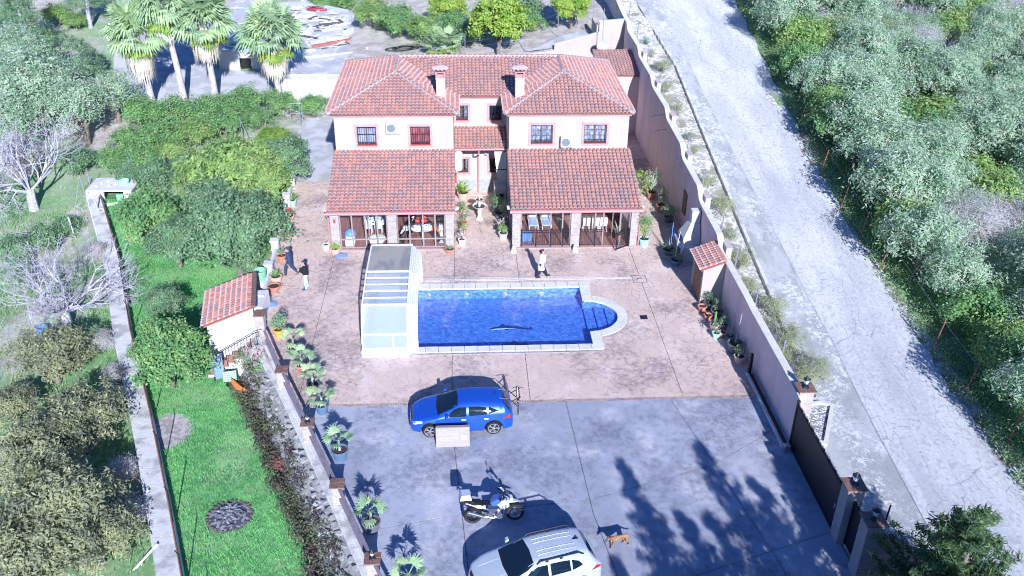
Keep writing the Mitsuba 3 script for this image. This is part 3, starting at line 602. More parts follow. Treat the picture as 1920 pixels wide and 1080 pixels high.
# porches
M_FLOORTILE = bs('m_floor_tile', lambda p, n, uv: (lambda gx, gy: mix(mix((.27, .115, .10), (.21, .085, .08), cell_rand(dr.floor(p.x/.33), dr.floor(p.y/.33))), (.33, .24, .22), dr.select((gx > .94) | (gy > .94), mi.Float(1), mi.Float(0))))(p.x/.33-dr.floor(p.x/.33), p.y/.33-dr.floor(p.y/.33)), .5)
ALU = bs('taupe_aluminium', (.25, .22, .22), .5)
TILES_PER_PORCH = 150
def porch(x0, x1, pil, right):
    y0, y1, zt = 47.25, 51.94, 2.42
    P_ = part(H, 'porch', join(box(x0+.02, x1-.02, y0-.14, y1-.002, -.04, .055), ), TRIMPINK, label='glazed porch in front of the right wing' if right else 'glazed porch in front of the left wing')
    part(P_, 'floor', box(x0+.1, x1-.1, y0+.05, y1-.002, .055, .075), M_FLOORTILE)
    for a, b in pil:
        nb = 24; m = []
        for i in range(nb):
            z0 = .06+i*(zt-.06)/nb; z1 = z0+(zt-.06)/nb-.012; o = .006*((i*5) % 3)
            m.append(box(a+.01+o, b-.01-o, y0-.02+o, y0+.40, z0, z1, .008))
        q = part(P_, 'pillar', box(a+.03, b-.03, y0+.01, y0+.36, .055, zt), M_TILEEND); part(q, 'brick_course', join(m), PALEBRICK, kind='stuff')
    part(P_, 'beam', box(x0+.005, x1-.005, y0-.01, y0+.40, zt+.002, zt+.16), PALEBRICK)
    for s, x in ((-1, x0), (1, x1)):
        for y in (y0+2.3, y1-.3): part(P_, 'side_post', box(x-.14 if s > 0 else x, x if s > 0 else x+.14, y, y+.22, .056, zt+.3), PALEBRICK)
        part(P_, 'side_beam', hull([[x-s*dx, y, z] for dx in (0, .16) for y, z in ((y0+.41, zt+.002), (y0+.41, zt+.18), (y1-.01, zt+.1), (y1-.01, zt+1.62))]), PALEBRICK)
        part(P_, 'eave_corbel', hull([[x+s*dx, y, z] for dx, z in ((.0, 2.33), (.0, 2.52), (.30, 2.46), (.30, 2.52)) for y in (y0+.1, y0+.42)]), CREAM)
    F = roof_frame((x0-.10, 46.93, 2.60), (1, 0, 0), (0, 1, .332)); poly = rect(0, x1-x0+.20, 0, (51.93-46.93)*math.hypot(1, .332))
    R = part(P_, 'roof', deck(poly, F, .08), M_TROUGH)
    return P_, R, F, poly, y0, y1, zt
for x0, x1, pil, right in ((-7.5, -.45, ((-7.5, -6.98), (-4.27, -3.72), (-.95, -.45)), False), (2.9, 10.25, ((2.9, 3.42), (6.3, 6.86), (9.80, 10.25)), True)):
    P_, R, F, poly, y0, y1, zt = porch(x0, x1, pil, right)
    a, b = lay(poly, F); a.sort(key=lambda q: (q[0], q[1]))
    tm, tuv = merge_tiles([q[2] for q in a[TILES_PER_PORCH:]]); part(P_, 'upper_tile', tm, M_TILE, kind='stuff', uv=tuv); part(P_, 'channel', join(b), M_TROUGH, kind='stuff')
    tiles_as_parts(P_, a[:TILES_PER_PORCH])
    part(P_, 'gutter', join(tube([(x0-.16, 46.80, 2.50), (x1+.16, 46.80, 2.50)], .085, 8), box(x0-.12, x1+.12, 46.86, 46.93, 2.42, 2.58)), GUTTER)
    xd = x1+.09 if right else x0-.09
    part(P_, 'downpipe', tube([(xd, 46.82, 2.45), (xd, 46.9, 2.3), (xd, y0+.05, 2.1), (xd, y0+.05, .05)], .045, 8), GUTTER)
    # glazing between the pillars and along the two sides
    bays = [(pil[0][1], pil[1][0]), (pil[1][1], pil[2][0])]
    for bi, (g0, g1) in enumerate(bays):
        xs = [g0+.005, *[g0+(g1-g0)*t for t in ((.26, .54, .79) if not right else ((.30, .60, .84) if bi == 0 else (.30, .46, .80)))], g1-.005]
        zf = .62
        fr = [box(x-.04, x+.04, y0+.12, y0+.18, .076, zt-.002) for x in xs[1:-1]]+[box(xs[0], xs[0]+.05, y0+.12, y0+.18, .076, zt-.002), box(xs[-1]-.05, xs[-1], y0+.12, y0+.18, .076, zt-.002), box(xs[0], xs[-1], y0+.115, y0+.185, zt-.06, zt-.003)]
        if not (right and bi == 1): fr.append(box(xs[0], xs[-1], y0+.11, y0+.19, .076, .13))
        if not right: fr.append(box(xs[0], xs[-1], y0+.125, y0+.175, zf-.04, zf+.04))
        part(P_, 'glazing_frame', join(fr), ALU)
        for i in range(len(xs)-1):
            if right and bi == 1 and i == 2: continue
            if not right and bi == 0 and i == 2: continue
            part(P_, 'pane', M([[xs[i]+.03, y0+.15, .1], [xs[i+1]-.03, y0+.15, .1], [xs[i+1]-.03, y0+.15, zt-.05], [xs[i]+.03, y0+.15, zt-.05]], [[0, 1, 2], [0, 2, 3]]), GLASS)
        if right:
            segs_ = [(xs[0], xs[1]), (xs[1], xs[2]), (xs[2], xs[3]), (xs[3], xs[4])] if bi == 0 else [(xs[0], xs[1]), (xs[1], xs[2])]
            for s0, s1 in segs_:
                m = [box(s0+.02, s1-.02, y0-.01, y0+.015, z, z+.035) for z in (.16, .98, 1.12)]+[box(x-.008, x+.008, y0-.004, y0+.012, .16, 1.12) for x in np.arange(s0+.1, s1-.04, .105)]+[box(s0+.0, s0+.05, y0-.02, y0+.03, .06, 1.22)]
                part(P_, 'railing', join(m), DARKMETAL)
    for x in (x0+.07, x1-.07):
        part(P_, 'glazing_frame', join([box(x-.03, x+.03, y0+.45, y1-.3, z, z+.06) for z in (.076, 1.0, zt-.06)]+[box(x-.03, x+.03, y, y+.06, .076, zt-.005) for y in (y0+.45, y0+1.5, y0+3.4, y1-.36)]), ALU)
        part(P_, 'pane', M([[x, y0+.5, .1], [x, y1-.3, .1], [x, y1-.3, zt], [x, y0+.5, zt]], [[0, 1, 2], [0, 2, 3]]), GLASS)
    part(P_, 'back_wall', box(x0+.16, x1-.16, y1-.02, y1+.2, .076, 2.295), STUCCO)
    part(P_, 'glazed_door', join(box((x0+x1)/2-.8, (x0+x1)/2+.8, y1-.06, y1-.025, .078, 2.1), ), WOOD)
    if right:
        m = [box(0, 1.0, -.02, .02, z, z+.04) for z in (.1, .98, 1.12)]+[box(x-.008, x+.008, -.008, .008, .12, 1.12) for x in np.arange(.1, 1.0, .1)]+[box(-.03, .03, -.03, .03, .06, 1.25), box(.95, 1.0, -.025, .025, .07, 1.2)]
        part(P_, 'open_gate', tf(join(m), (9.74, y0-.04, 0), 3.75), DARKMETAL)
        part(P_, 'open_door', tf(join(box(0, .06, -.02, .02, .08, 2.3), box(.9, .96, -.02, .02, .08, 2.3), box(.06, .9, -.02, .02, .08, .16), box(.06, .9, -.02, .02, 2.22, 2.3)), (xs[3], y0+.15, 0), 1.9), ALU)
    else:
        part(P_, 'open_door', tf(join(box(0, .06, -.02, .02, .08, 2.3), box(.85, .91, -.02, .02, .08, 2.3), box(.06, .85, -.02, .02, .08, .16), box(.06, .85, -.02, .02, 2.22, 2.3)), (xs[3]-2.9 if False else -5.3, y0+.15, 0), 1.75), ALU)
        part(P_, 'wall_plaque', box(-7.30, -7.17, y0-.04, y0-.02, 1.75, 1.98), REDPLASTIC)

# ------------------------------------------------------------------ right perimeter wall, gate, back wall
k = thing('perimeter_wall', 'tall pink rendered wall with a stepped curving top along the right of the yard', 'wall')
steps = [(28.95, 2.35), (35.9, 2.35), (36.9, 2.42), (41.4, 2.45), (42.6, 3.05), (46.2, 3.15), (47.4, 3.75), (51.0, 3.85), (52.3, 4.50), (56.0, 4.6), (57.3, 5.15), (61.3, 5.2), (62.6, 5.7), (66.8, 5.8), (68.1, 6.35), (72.0, 6.4), (73.3, 6.95), (86.0, 8.3)]
prof = [(y, z) for y, z in steps]
prof2 = []
for (a, za), (b, zb) in zip(prof[:-1], prof[1:]):
    n = 6 if zb-za > .3 else 1
    for i in range(n):
        t = i/n; e = t*t*(3-2*t) if n > 1 else t; prof2.append((a+(b-a)*t, za+(zb-za)*e))
prof2.append(prof[-1])
fmap = lambda m: (np.stack([13.5+m[0][:, 2], m[0][:, 0], m[0][:, 1]], 1), m[1])
part(k, 'render', fmap(prism(sg.Polygon([(28.95, -.12), (86, -.12)]+prof2[::-1]), 0.0, .20)), STUCCO_WALL)
cp = [hull([[x, y, z+dz] for (y, z) in (p0, p1) for x in (13.44, 13.78) for dz in (.004, .07)]) for p0, p1 in zip(prof2[:-1], prof2[1:])]
part(k, 'coping', join(cp), CREAM)
for y in (41.4, 46.2, 51.0, 56.0, 61.3, 66.8):
    z = float(np.interp(y, [q[0] for q in prof2], [q[1] for q in prof2]))
    part(k, 'pier', join(box(13.705, 14.0, y-.1, y+1.0, zroad(y)-.2, z+.34), box(13.70, 14.06, y-.14, y+1.04, z+.344, z+.41)), STUCCO)
part(k, 'wall_door', box(13.44, 13.498, 49.2, 50.0, 1.0, 2.4), WOOD)
for y, z in ((57.4, 4.6), (56.2, 4.0)): part(k, 'bracket', tube([(13.49, y, z), (13.1, y-.1, z+.02), (12.6, y-.2, z-.05)], .018, 5), DARKMETAL)
for y, z in ((52.6, 3.3), (47.6, 2.1), (51.2, 3.35)): part(k, 'wall_lamp', box(13.30, 13.495, y-.12, y+.12, z, z+.1, .02), WHITE)
k = thing('back_retaining_wall', 'pale pink stepped wall behind the house holding up the orchard bank', 'wall')
part(k, 'render', tf(join(prism(sg.Polygon([(-9, -.2), (13.49, -.2), (13.49, 6.98), (11.4, 6.80), (11.4, 5.92), (7.8, 4.95), (7.79, 4.5), (-2, 3.36), (-9, 2.86)]), -.25, 0)), (0, 74.02, 0), rx=PI/2), STUCCO)
part(k, 'coping', tf(prism(sg.Polygon([(11.4, 6.803), (13.48, 6.983), (13.48, 7.04), (11.35, 6.86)]).union(sg.Polygon([(7.8, 4.953), (11.39, 5.923), (11.39, 5.98), (7.8, 5.01)])), -.31, .04), (0, 74.0, 0), rx=PI/2), STUCCO_WHITE)
part(k, 'return_wall', box(11.2, 11.39, 74.3, 77.0, 4.8, 6.5), STUCCO)
k = thing('lean_to_roof', 'short strip of red tiled roof between the house and the perimeter wall', 'roof')
F = roof_frame((10.40, 66.4, 4.6), (1, 0, 0), (0, 1, .20)); poly = rect(0, 3.07, 0, 4.2)
part(k, 'deck', deck(poly, F), M_TROUGH); a, b = lay(poly, F); part(k, 'channel', join(b), M_TROUGH, kind='stuff')
tm, tuv = merge_tiles([q[2] for q in a]); part(k, 'tile', tm, M_TILE, uv=tuv, kind='stuff'); part(k, 'front_wall', box(10.42, 13.49, 66.5, 66.7, 0, 4.5), STUCCO_WALL)
# sliding gate, pillars, lanterns
k = thing('sliding_gate', 'long black sheet metal sliding gate with gold scrolls along its top', 'gate')
part(k, 'sheet', box(13.42, 13.47, 24.0, 28.85, .06, 2.02), BLACK)
part(k, 'frame', join(box(13.39, 13.50, 23.98, 28.87, 2.02, 2.10), box(13.39, 13.50, 23.98, 28.87, .02, .10), box(13.39, 13.50, 28.8, 28.9, .10, 2.3), box(13.39, 13.50, 23.98, 24.06, .10, 2.02)), DARKMETAL)
GOLD = bs('gilt_scroll', (.62, .55, .36), .4, .6)
for i in range(24):
    y = 24.15+i*.2
    part(k, 'scroll', join(tube([(13.445, y, 2.10), (13.445, y-.05, 2.16), (13.445, y, 2.22), (13.445, y+.05, 2.17)], .014, 4), rod((13.445, y+.1, 2.1), (13.445, y+.1, 2.26), .012, 4)), GOLD if i % 3 else DARKMETAL)
part(k, 'lock_plate', box(13.38, 13.415, 24.1, 24.2, .95, 1.15), STEEL)
CAPTILE = bs('brown_cap_tile', worn((.20, .11, .085), (.12, .07, .06), 6, .7), .55)
scene['lantern_glass'] = two({'type': 'principled', 'base_color': {'type': 'rgb', 'value': [.45, .58, .78]}, 'roughness': .15, 'specular': .7})
def brick_pillar(name, lab, x, y, w, z0, h, lantern, grp=None, cat='pillar'):
    c = thing(name, lab, cat, grp); part(c, 'core', box(x-w+.02, x+w-.02, y-w+.02, y+w-.02, z0, z0+h), M_TILEEND)
    n = int(h/.12)
    part(c, 'brick_course', join([box(x-w+.005*((i*3) % 3), x+w-.005*((i*3) % 3), y-w+.005*((i*2) % 3), y+w-.005*((i*2) % 3), z0+i*h/n, z0+(i+1)*h/n-.016, .008) for i in range(n)]), PALEBRICK, kind='stuff')
    for i in (-1, 1):
        for j in (-1, 1): part(c, 'cap_tile', tf(box(min(0, i)*(w+.07)+(.006 if i > 0 else 0), max(0, i)*(w+.07)-(.006 if i < 0 else 0), min(0, j)*(w+.07)+(.006 if j > 0 else 0), max(0, j)*(w+.07)-(.006 if j < 0 else 0), 0, .05, .01), (x, y, z0+h+.003)), CAPTILE)
    return c
def lantern(lab, x, y, z, s=1.0):
    c = thing('lantern', lab, 'lantern')
    part(c, 'base', tf(lathe([(.0, 0), (.13, 0), (.10, .04), (.03, .07), (.03, .12), (.07, .14)], 8), (x, y, z), s=s), DARKMETAL)
    part(c, 'glass', tf(lathe([(.06, .14), (.11, .30), (.0, .31)], 6), (x, y, z), s=s), 'lantern_glass')
    part(c, 'hood', tf(lathe([(.13, .30), (.05, .38), (.0, .44)], 6), (x, y, z), s=s), DARKMETAL)
for n, (x, y, h, lab, ll) in enumerate(((13.82, 29.35, 2.55, 'brick gate pillar with a flat tiled cap at the end of the pink wall', 'blue glass lantern on the gate pillar next to the pink wall'), (13.62, 23.62, 2.5, 'brick gate pillar between the sliding gate and the small gate', 'blue glass lantern on the pillar between the two gates'), (13.62, 21.9, 2.5, 'brick gate pillar nearest the bottom edge, right of the small gate', 'blue glass lantern on the gate pillar nearest the conifer'))):
    brick_pillar('gate_pillar', lab, x, y, .30, 0.0, h, True); lantern(ll, x, y, h+.054, 1.25)
k = thing('pedestrian_gate', 'narrow black metal gate between the two lower brick pillars', 'gate')
part(k, 'sheet', box(13.60, 13.64, 22.24, 23.28, .08, 1.95), BLACK); part(k, 'frame', join(box(13.57, 13.67, 22.22, 23.30, 1.95, 2.02), box(13.57, 13.67, 22.22, 22.27, .05, 1.95), box(13.57, 13.67, 23.25, 23.30, .05, 1.95)), DARKMETAL)
for i in range(4): part(k, 'scroll', tube([(13.62, 22.4+i*.23, 2.02), (13.62, 22.34+i*.23, 2.1), (13.62, 22.42+i*.23, 2.16)], .014, 4), GOLD)
k = thing('front_wall', 'low pink wall with a scooped dark coping beside the last gate pillar', 'wall')
fy = np.linspace(0, 1, 12); top = 2.1-1.0*np.sin(fy*PI*.5)**.8
ww = [hull([[13.94+t*2.0+q, 21.75-.25*t, z] for t, z1 in ((fy[i], top[i]), (fy[i+1], top[i+1])) for z in (-.05, z1) for q in (0,)]+[[13.94+t*2.0, 21.95-.25*t, z] for t, z1 in ((fy[i], top[i]), (fy[i+1], top[i+1])) for z in (-.05, z1)]) for i in range(11)]
part(k, 'render', join(ww), STUCCO_WALL)
part(k, 'coping', join([hull([[13.94+t*2.0, 21.85-.25*t+q, z1+dz] for t, z1 in ((fy[i], top[i]), (fy[i+1], top[i+1])) for q in (-.15, .15) for dz in (.003, .06)]) for i in range(11)]), CAPTILE)
part(k, 'return_wall', hull([[15.94+dx+.7*t, 21.5-3.6*t, z] for t in (0, 1) for dx in (0, .2) for z in (-.05, 1.1)]), STUCCO_WALL)
for x, y, z in ((14.05, 21.95, 2.1), (15.9, 21.6, 1.1)): part(k, 'spike_post', rod((x, y, z), (x+.03, y, z+1.0), .03, 5), DARKMETAL)
k = thing('sliding_gate_track', 'raised concrete kerb with a dark slot where the sliding gate runs along the pink wall', 'gate track')
part(k, 'kerb', box(13.02, 13.14, 28.6, 34.0, .003, .16, .02), CONCRETE); part(k, 'slot', box(13.16, 13.36, 28.6, 34.0, .003, .05), BLACK)
part(k, 'end_stop', box(13.12, 13.24, 33.9, 34.05, .003, 1.15), BLACK); part(k, 'roller_box', box(13.0, 13.3, 28.35, 28.62, .003, .35, .02), STEEL)
k = thing('kerbed_planter', 'small kerbed bed of white gravel beside the first gate pillar', 'planter')
pl = sg.Polygon([(14.2, 29.0), (14.9, 28.6), (16.2, 31.3), (15.7, 31.6), (14.2, 31.4)])
part(k, 'kerb', prism(pl.difference(pl.buffer(-.16)), -.05, .22), CREAM); part(k, 'gravel', prism(pl.buffer(-.165), -.05, .12), bs('m_gravel', lambda p, n, uv: mix((.62, .62, .62), (.22, .22, .22), smoothstep(.3, .6, noise(p.x*16, p.y*16))), .95))

# ------------------------------------------------------------------ left terrace: rubble batter, ledge, pillars and rails
k = thing('terrace_wall', 'rough grey rubble retaining wall that drops from the yard to the lawn', 'wall')
ty = np.arange(17.0, 39.0, .5); v = []
for y in ty:
    x = float(xterrace(y)); zz = float(ground(x-1.9, y))
    for dx, z in ((.35, -.012), (-.10, -.012), (-.16, -.10), (-.5, -.55), (-.85, -1.15), (-1.25, zz-.1)): v.append([x+dx+.05*math.sin(y*5+dx*9), y, z+.05*math.sin(y*3.7+dx*11)*(dx < -.2)])
i, j = np.meshgrid(np.arange(len(ty)-1), np.arange(5), indexing='ij'); a = (i*6+j).ravel()
M_RUBBLE = bs('m_rubble', lambda p, n, uv: mix(mix((.33, .325, .32), (.22, .215, .215), fbm(p.x*3, p.y*3, p.z*3, 4)), (.16, .15, .15), smoothstep(.58, .7, fbm(p.x*5, p.y*5, p.z*5, 3))*.7), .95, bump=lambda p, n, uv: fbm(p.x*12, p.y*12, p.z*12, 3), bscale=.02)
part(k, 'backing', M(v, np.vstack([np.stack([a, a+1, a+7], 1), np.stack([a, a+7, a+6], 1)])[:, ::-1]), M_RUBBLE)
part(k, 'ledge', join([hull([[float(xterrace(y+d))+q, y+d, z] for d in (0.006, .994) for q in (-.20, .10) for z in (-.10, .03)]) for y in np.arange(17, 37.5, 1.0)]), CONCRETE)
rg = random.Random(3)
for y in np.arange(17.4, 38, .43):
    for dx, z in ((-.28, -.18), (-.48, -.48), (-.70, -.85)):
        if rg.random() < .12: continue
        yy = y+rg.uniform(-.12, .12); s = rg.uniform(.16, .27)
        part(k, 'stone', tf(rock(rg, s*1.1, s*.8, s*.42), (float(xterrace(yy))+dx+rg.uniform(-.08, .08), yy, z), rg.uniform(0, 3)), M_RUBBLE)
pil = [(float(xterrace(y))+.16, y) for y in (18.7, 22.4, 26.2, 29.95, 33.8)]
labs = ['nearest the bottom edge', 'second from the bottom edge', 'third from the bottom edge', 'fourth from the bottom edge, level with the brick border', 'farthest, beside the potted palms']
for i, (x, y) in enumerate(pil): brick_pillar('terrace_pillar', f'banded brick terrace pillar with a brown tiled cap, {labs[i]}', x, y, .21, 0.032, .88, False)
for i in (1, 3): lantern('small pale blue lantern on the terrace pillar '+('second from the bottom edge' if i == 1 else 'level with the brick border'), pil[i][0], pil[i][1], .97, .95)
pil.append((-9.55, 37.4))
for i in range(5):
    (xa, ya), (xb, yb) = pil[i], pil[i+1]; d = np.array([xb-xa, yb-ya]); d /= np.linalg.norm(d); o = np.array([d[1], -d[0]])*-1
    c = thing('terrace_railing', f'weathered mauve double rail on the terrace edge, {["bottom span", "second span from the bottom", "third span from the bottom", "fourth span from the bottom", "span nearest the tiled shed"][i]}', 'railing', None)
    for z, off in ((.86, .0), (.36, .0)):
        A, B = np.array([xa, ya])+d*.24, np.array([xb, yb])-d*.24
        part(c, 'rail', hull([[*(p+np.array([-d[1], d[0]])*q), z+dz] for p in (A, B) for q in (-.05, .05) for dz in (-.045, .05)]), MAUVEWOOD)
    part(c, 'ledge_strip', hull([[*(p+np.array([-d[1], d[0]])*q), dz] for p in (np.array([xa, ya])+d*.24, np.array([xb, yb])-d*.24) for q in (-.12, .12) for dz in (.032, .07)]), CONCRETE)
# upper terrace parapet beyond the shed
k = thing('terrace_parapet', 'low white parapet with square posts along the upper terrace edge', 'wall')
ys = [40.6, 43.9, 46.7, 49.8, 53.2, 56.5, 60]
for a, b in zip(ys[:-1], ys[1:]):
    part(k, 'panel', hull([[float(xterrace(y))+q, y, z] for y in (a+.25, b-.25) for q in (.05, .2) for z in (-.4, .55)]), STUCCO_WHITE)
for y in ys: part(k, 'post', join(box(float(xterrace(y))-.05, float(xterrace(y))+.33, y-.2, y+.2, -.5, .95), box(float(xterrace(y))-.1, float(xterrace(y))+.38, y-.25, y+.25, .953, 1.02)), STUCCO_WHITE)

# ------------------------------------------------------------------ sheds
def tiled(parent, F, poly):
    part(parent, 'roof', deck(poly, F), M_TROUGH); a, b = lay(poly, F); part(parent, 'channel', join(b), M_TROUGH, kind='stuff')
    for r, c, m in a: add(uniq(f'{parent}__roof_tile'), TILE_SHAPES[RNG.randrange(8)], m)
k = thing('garden_shed', 'white walled shed with a red tiled lean-to roof below the terrace', 'shed')
c_, s_ = math.cos(.17), math.sin(.17); Am = mat4((-12.45, 38.2, -1.8), .17)
sh = lambda m: ap(m, Am)
part(k, 'front_wall', sh(upright(prism(sg.Polygon([(0, 0), (2.25, 0), (2.25, 3.15), (0, 2.40)]), -.2, 0), (0, 0, 0), (1, 0))), STUCCO_WHITE)
part(k, 'side_wall', sh(join(box(0, .2, .21, 3.0, 0, 2.35))), STUCCO_WHITE); part(k, 'back_wall', sh(upright(prism(sg.Polygon([(.2, 0), (2.25, 0), (2.25, 3.15), (.2, 2.42)]), -.2, 0), (0, 3.2, 0), (1, 0))), STUCCO_WHITE)
part(k, 'high_wall', sh(box(2.05, 2.25, .21, 3.0, 0, 3.12)), STUCCO_WHITE)
tiled(k, Am @ roof_frame((-.18, 3.4, 2.42), (0, -1, 0), (1, 0, .335)), rect(0, 3.55, 0, 2.5)); part(k, 'ridge_cap', sh(box(2.20, 2.42, -.16, 3.42, 3.20, 3.33, .03)), CAPTILE)
part(k, 'plinth', sh(box(-.03, 2.28, -.03, -.004, 0, .45)), BRICK)
k = thing('shed_pier', 'square banded brick pier at the top of the shed stairs', 'pillar')
part(k, 'core', box(-10.15, -9.72, 38.3, 38.75, -1.0, 1.0), PALEBRICK); part(k, 'cap', box(-10.2, -9.67, 38.25, 38.8, 1.003, 1.06), CAPTILE)
k = thing('wall_block', 'tall white rendered block between the shed and the terrace', 'wall block'); part(k, 'block', box(-10.45, -9.95, 39.3, 41.1, -1.5, .92, .02), STUCCO_WHITE)
k = thing('garden_stairs', 'brick and white steps going down beside the shed to the lawn', 'stairs')
for i in range(7):
    x0 = -9.95-.36*i; part(k, 'step', box(x0-.36, x0, 37.2, 38.15+0*i, -1.95, -.25-.23*i), STUCCO_WHITE); part(k, 'tread', box(x0-.375, x0-.003, 37.18, 38.14, -.247-.23*i, -.20-.23*i), BRICK)
rl = [(-9.9, 37.25, .75), (-12.4, 37.25, -.75)]
part(k, 'handrail', tube([(-9.7, 37.25, .78), *rl, (-12.75, 37.25, -.85)], .022, 5), DARKMETAL)
for i in range(9):
    t = i/8; x = -9.9-2.5*t; z = .75-1.5*t; part(k, 'baluster', rod((x, 37.25, z-.95), (x, 37.25, z), .014, 4), DARKMETAL)
k = thing('tool_shed', 'narrow cream tool shed with a striped red tile roof against the right wall', 'shed')
part(k, 'front_wall', upright(prism(sg.Polygon([(0, 0), (1.10, 0), (1.10, 2.45), (0, 2.05)]), -.12, 0), (12.38, 40.4, 0), (1, 0)), STUCCO)
part(k, 'back_wall', upright(prism(sg.Polygon([(0, 0), (1.10, 0), (1.10, 2.45), (0, 2.05)]), -.12, 0), (12.38, 42.35, 0), (1, 0)), STUCCO)
part(k, 'side_wall', join(box(12.38, 12.46, 40.52, 40.62, 0, 2.04), box(12.38, 12.46, 42.15, 42.23, 0, 2.04), box(12.38, 12.46, 40.62, 42.15, 1.92, 2.04)), STUCCO)
part(k, 'door', box(12.40, 12.44, 40.63, 42.14, .03, 1.91), WOOD); part(k, 'door_handle', box(12.365, 12.398, 41.4, 41.43, .95, 1.1), STEEL)
tiled(k, roof_frame((12.18, 42.55, 2.12), (0, -1, 0), (1, 0, .38)), rect(0, 2.3, 0, 1.36))
k = thing('barbecue', 'white masonry barbecue with a curved hood standing against the right wall', 'barbecue')
part(k, 'plinth', join(box(12.45, 13.45, 45.3, 45.5, 0, .9), box(12.45, 13.45, 46.5, 46.7, 0, .9), box(13.25, 13.45, 45.501, 46.499, 0, .9)), STUCCO_WHITE); part(k, 'worktop', box(12.3, 13.46, 45.15, 46.85, .903, 1.0, .015), bs('m_worktop', (.45, .50, .60), .6))
part(k, 'hood', join(hull([[x, y, 1.35] for x in (12.5, 13.45) for y in (45.4, 46.6)]+[[x, y, 2.15] for x in (12.9, 13.45) for y in (45.7, 46.3)]), box(12.95, 13.42, 45.75, 46.25, 2.15, 2.9)), STUCCO_WHITE)
part(k, 'cheek', join(box(12.5, 13.44, 45.35, 45.5, 1.002, 1.35), box(12.5, 13.44, 46.5, 46.65, 1.002, 1.35)), STUCCO_WHITE)
k = thing('outdoor_oven', 'white outdoor oven block with a tall tapered flue in the gap between the wings', 'oven')
part(k, 'body', box(2.1, 2.88, 53.1, 54.3, .003, 1.35, .02), STUCCO_WHITE); part(k, 'flue', hull([[x, y, 1.353] for x in (2.35, 2.88) for y in (53.75, 54.3)]+[[x, y, 3.55] for x in (2.1, 2.88) for y in (53.5, 54.35)]), STUCCO_WHITE)
part(k, 'strap', join(box(2.12, 2.89, 53.62, 53.65, 2.3, 2.36)), DARKMETAL); part(k, 'oven_door', box(2.25, 2.7, 53.07, 53.098, .5, .9), DARKMETAL)

# neighbour's hillside building
k = thing('neighbour_building', 'white flat roofed hillside building with a cluttered grey roof behind the palms', 'building')
part(k, 'front_wall', box(-14.4, -8.6, 72.0, 72.25, -.6, 2.82), STUCCO_WHITE); part(k, 'side_wall', box(-14.4, -14.15, 72.26, 80.0, -.6, 2.82), STUCCO_WHITE)
part(k, 'wing_wall', join(box(-21.0, -19.2, 80.0, 80.2, .2, 2.82), box(-18.2, -14.4, 80.0, 80.2, .2, 2.82), box(-19.2, -18.2, 80, 80.2, 2.3, 2.82)), STUCCO_WHITE)
part(k, 'doorway', box(-19.2, -18.2, 80.5, 80.55, .2, 2.3), BLACK)
M_ROOFSLAB = bs('m_roof_slab', lambda p, n, uv: mix(mix((.42, .42, .44), (.31, .31, .33), smoothstep(.3, .7, fbm(p.x*.5, p.y*.5, 0, 4))), (.56, .55, .54), smoothstep(.55, .75, fbm(p.x*1.4, p.y*1.4, 4, 4))*.7), .95)
part(k, 'roof_slab', prism(sg.Polygon([(-14.5, 71.95), (-8.5, 71.95), (-7.3, 76), (-7.4, 80), (-7.9, 84), (-7.7, 87), (-9.2, 90), (-11, 95.5), (-14, 98), (-15, 104), (-25.5, 106), (-22.5, 92), (-21.5, 79.9), (-14.5, 79.9)]), 2.83, 3.0), M_ROOFSLAB)
part(k, 'parapet', box(-14.4, -8.6, 72.0, 72.16, 3.003, 3.14), STUCCO_WHITE)

# ------------------------------------------------------------------ vehicles
from scipy.spatial import Delaunay
def patch2(poly, step):
    b = poly.exterior; n = max(8, int(b.length/step)); pts = [b.interpolate(i/n, normalized=True) for i in range(n)]; p = [(q.x, q.y) for q in pts]+[q for q in list(b.coords)[:-1]]
    x0, y0, x1, y1 = poly.bounds; g = np.array([(x, y) for x in np.arange(x0, x1, step) for y in np.arange(y0, y1, step)]); inn = poly.buffer(-step*.4)
    if len(g): p += [tuple(q) for q in g[shapely.contains_xy(inn, g[:, 0], g[:, 1])]]
    p = np.array(p); f = Delaunay(p).simplices; c = p[f].mean(1); f = f[shapely.contains_xy(poly.buffer(1e-4), c[:, 0], c[:, 1])]
    a = p[f]; ar = (a[:, 1, 0]-a[:, 0, 0])*(a[:, 2, 1]-a[:, 0, 1])-(a[:, 1, 1]-a[:, 0, 1])*(a[:, 2, 0]-a[:, 0, 0]); f = np.where((ar < 0)[:, None], f[:, ::-1], f)
    return p, f
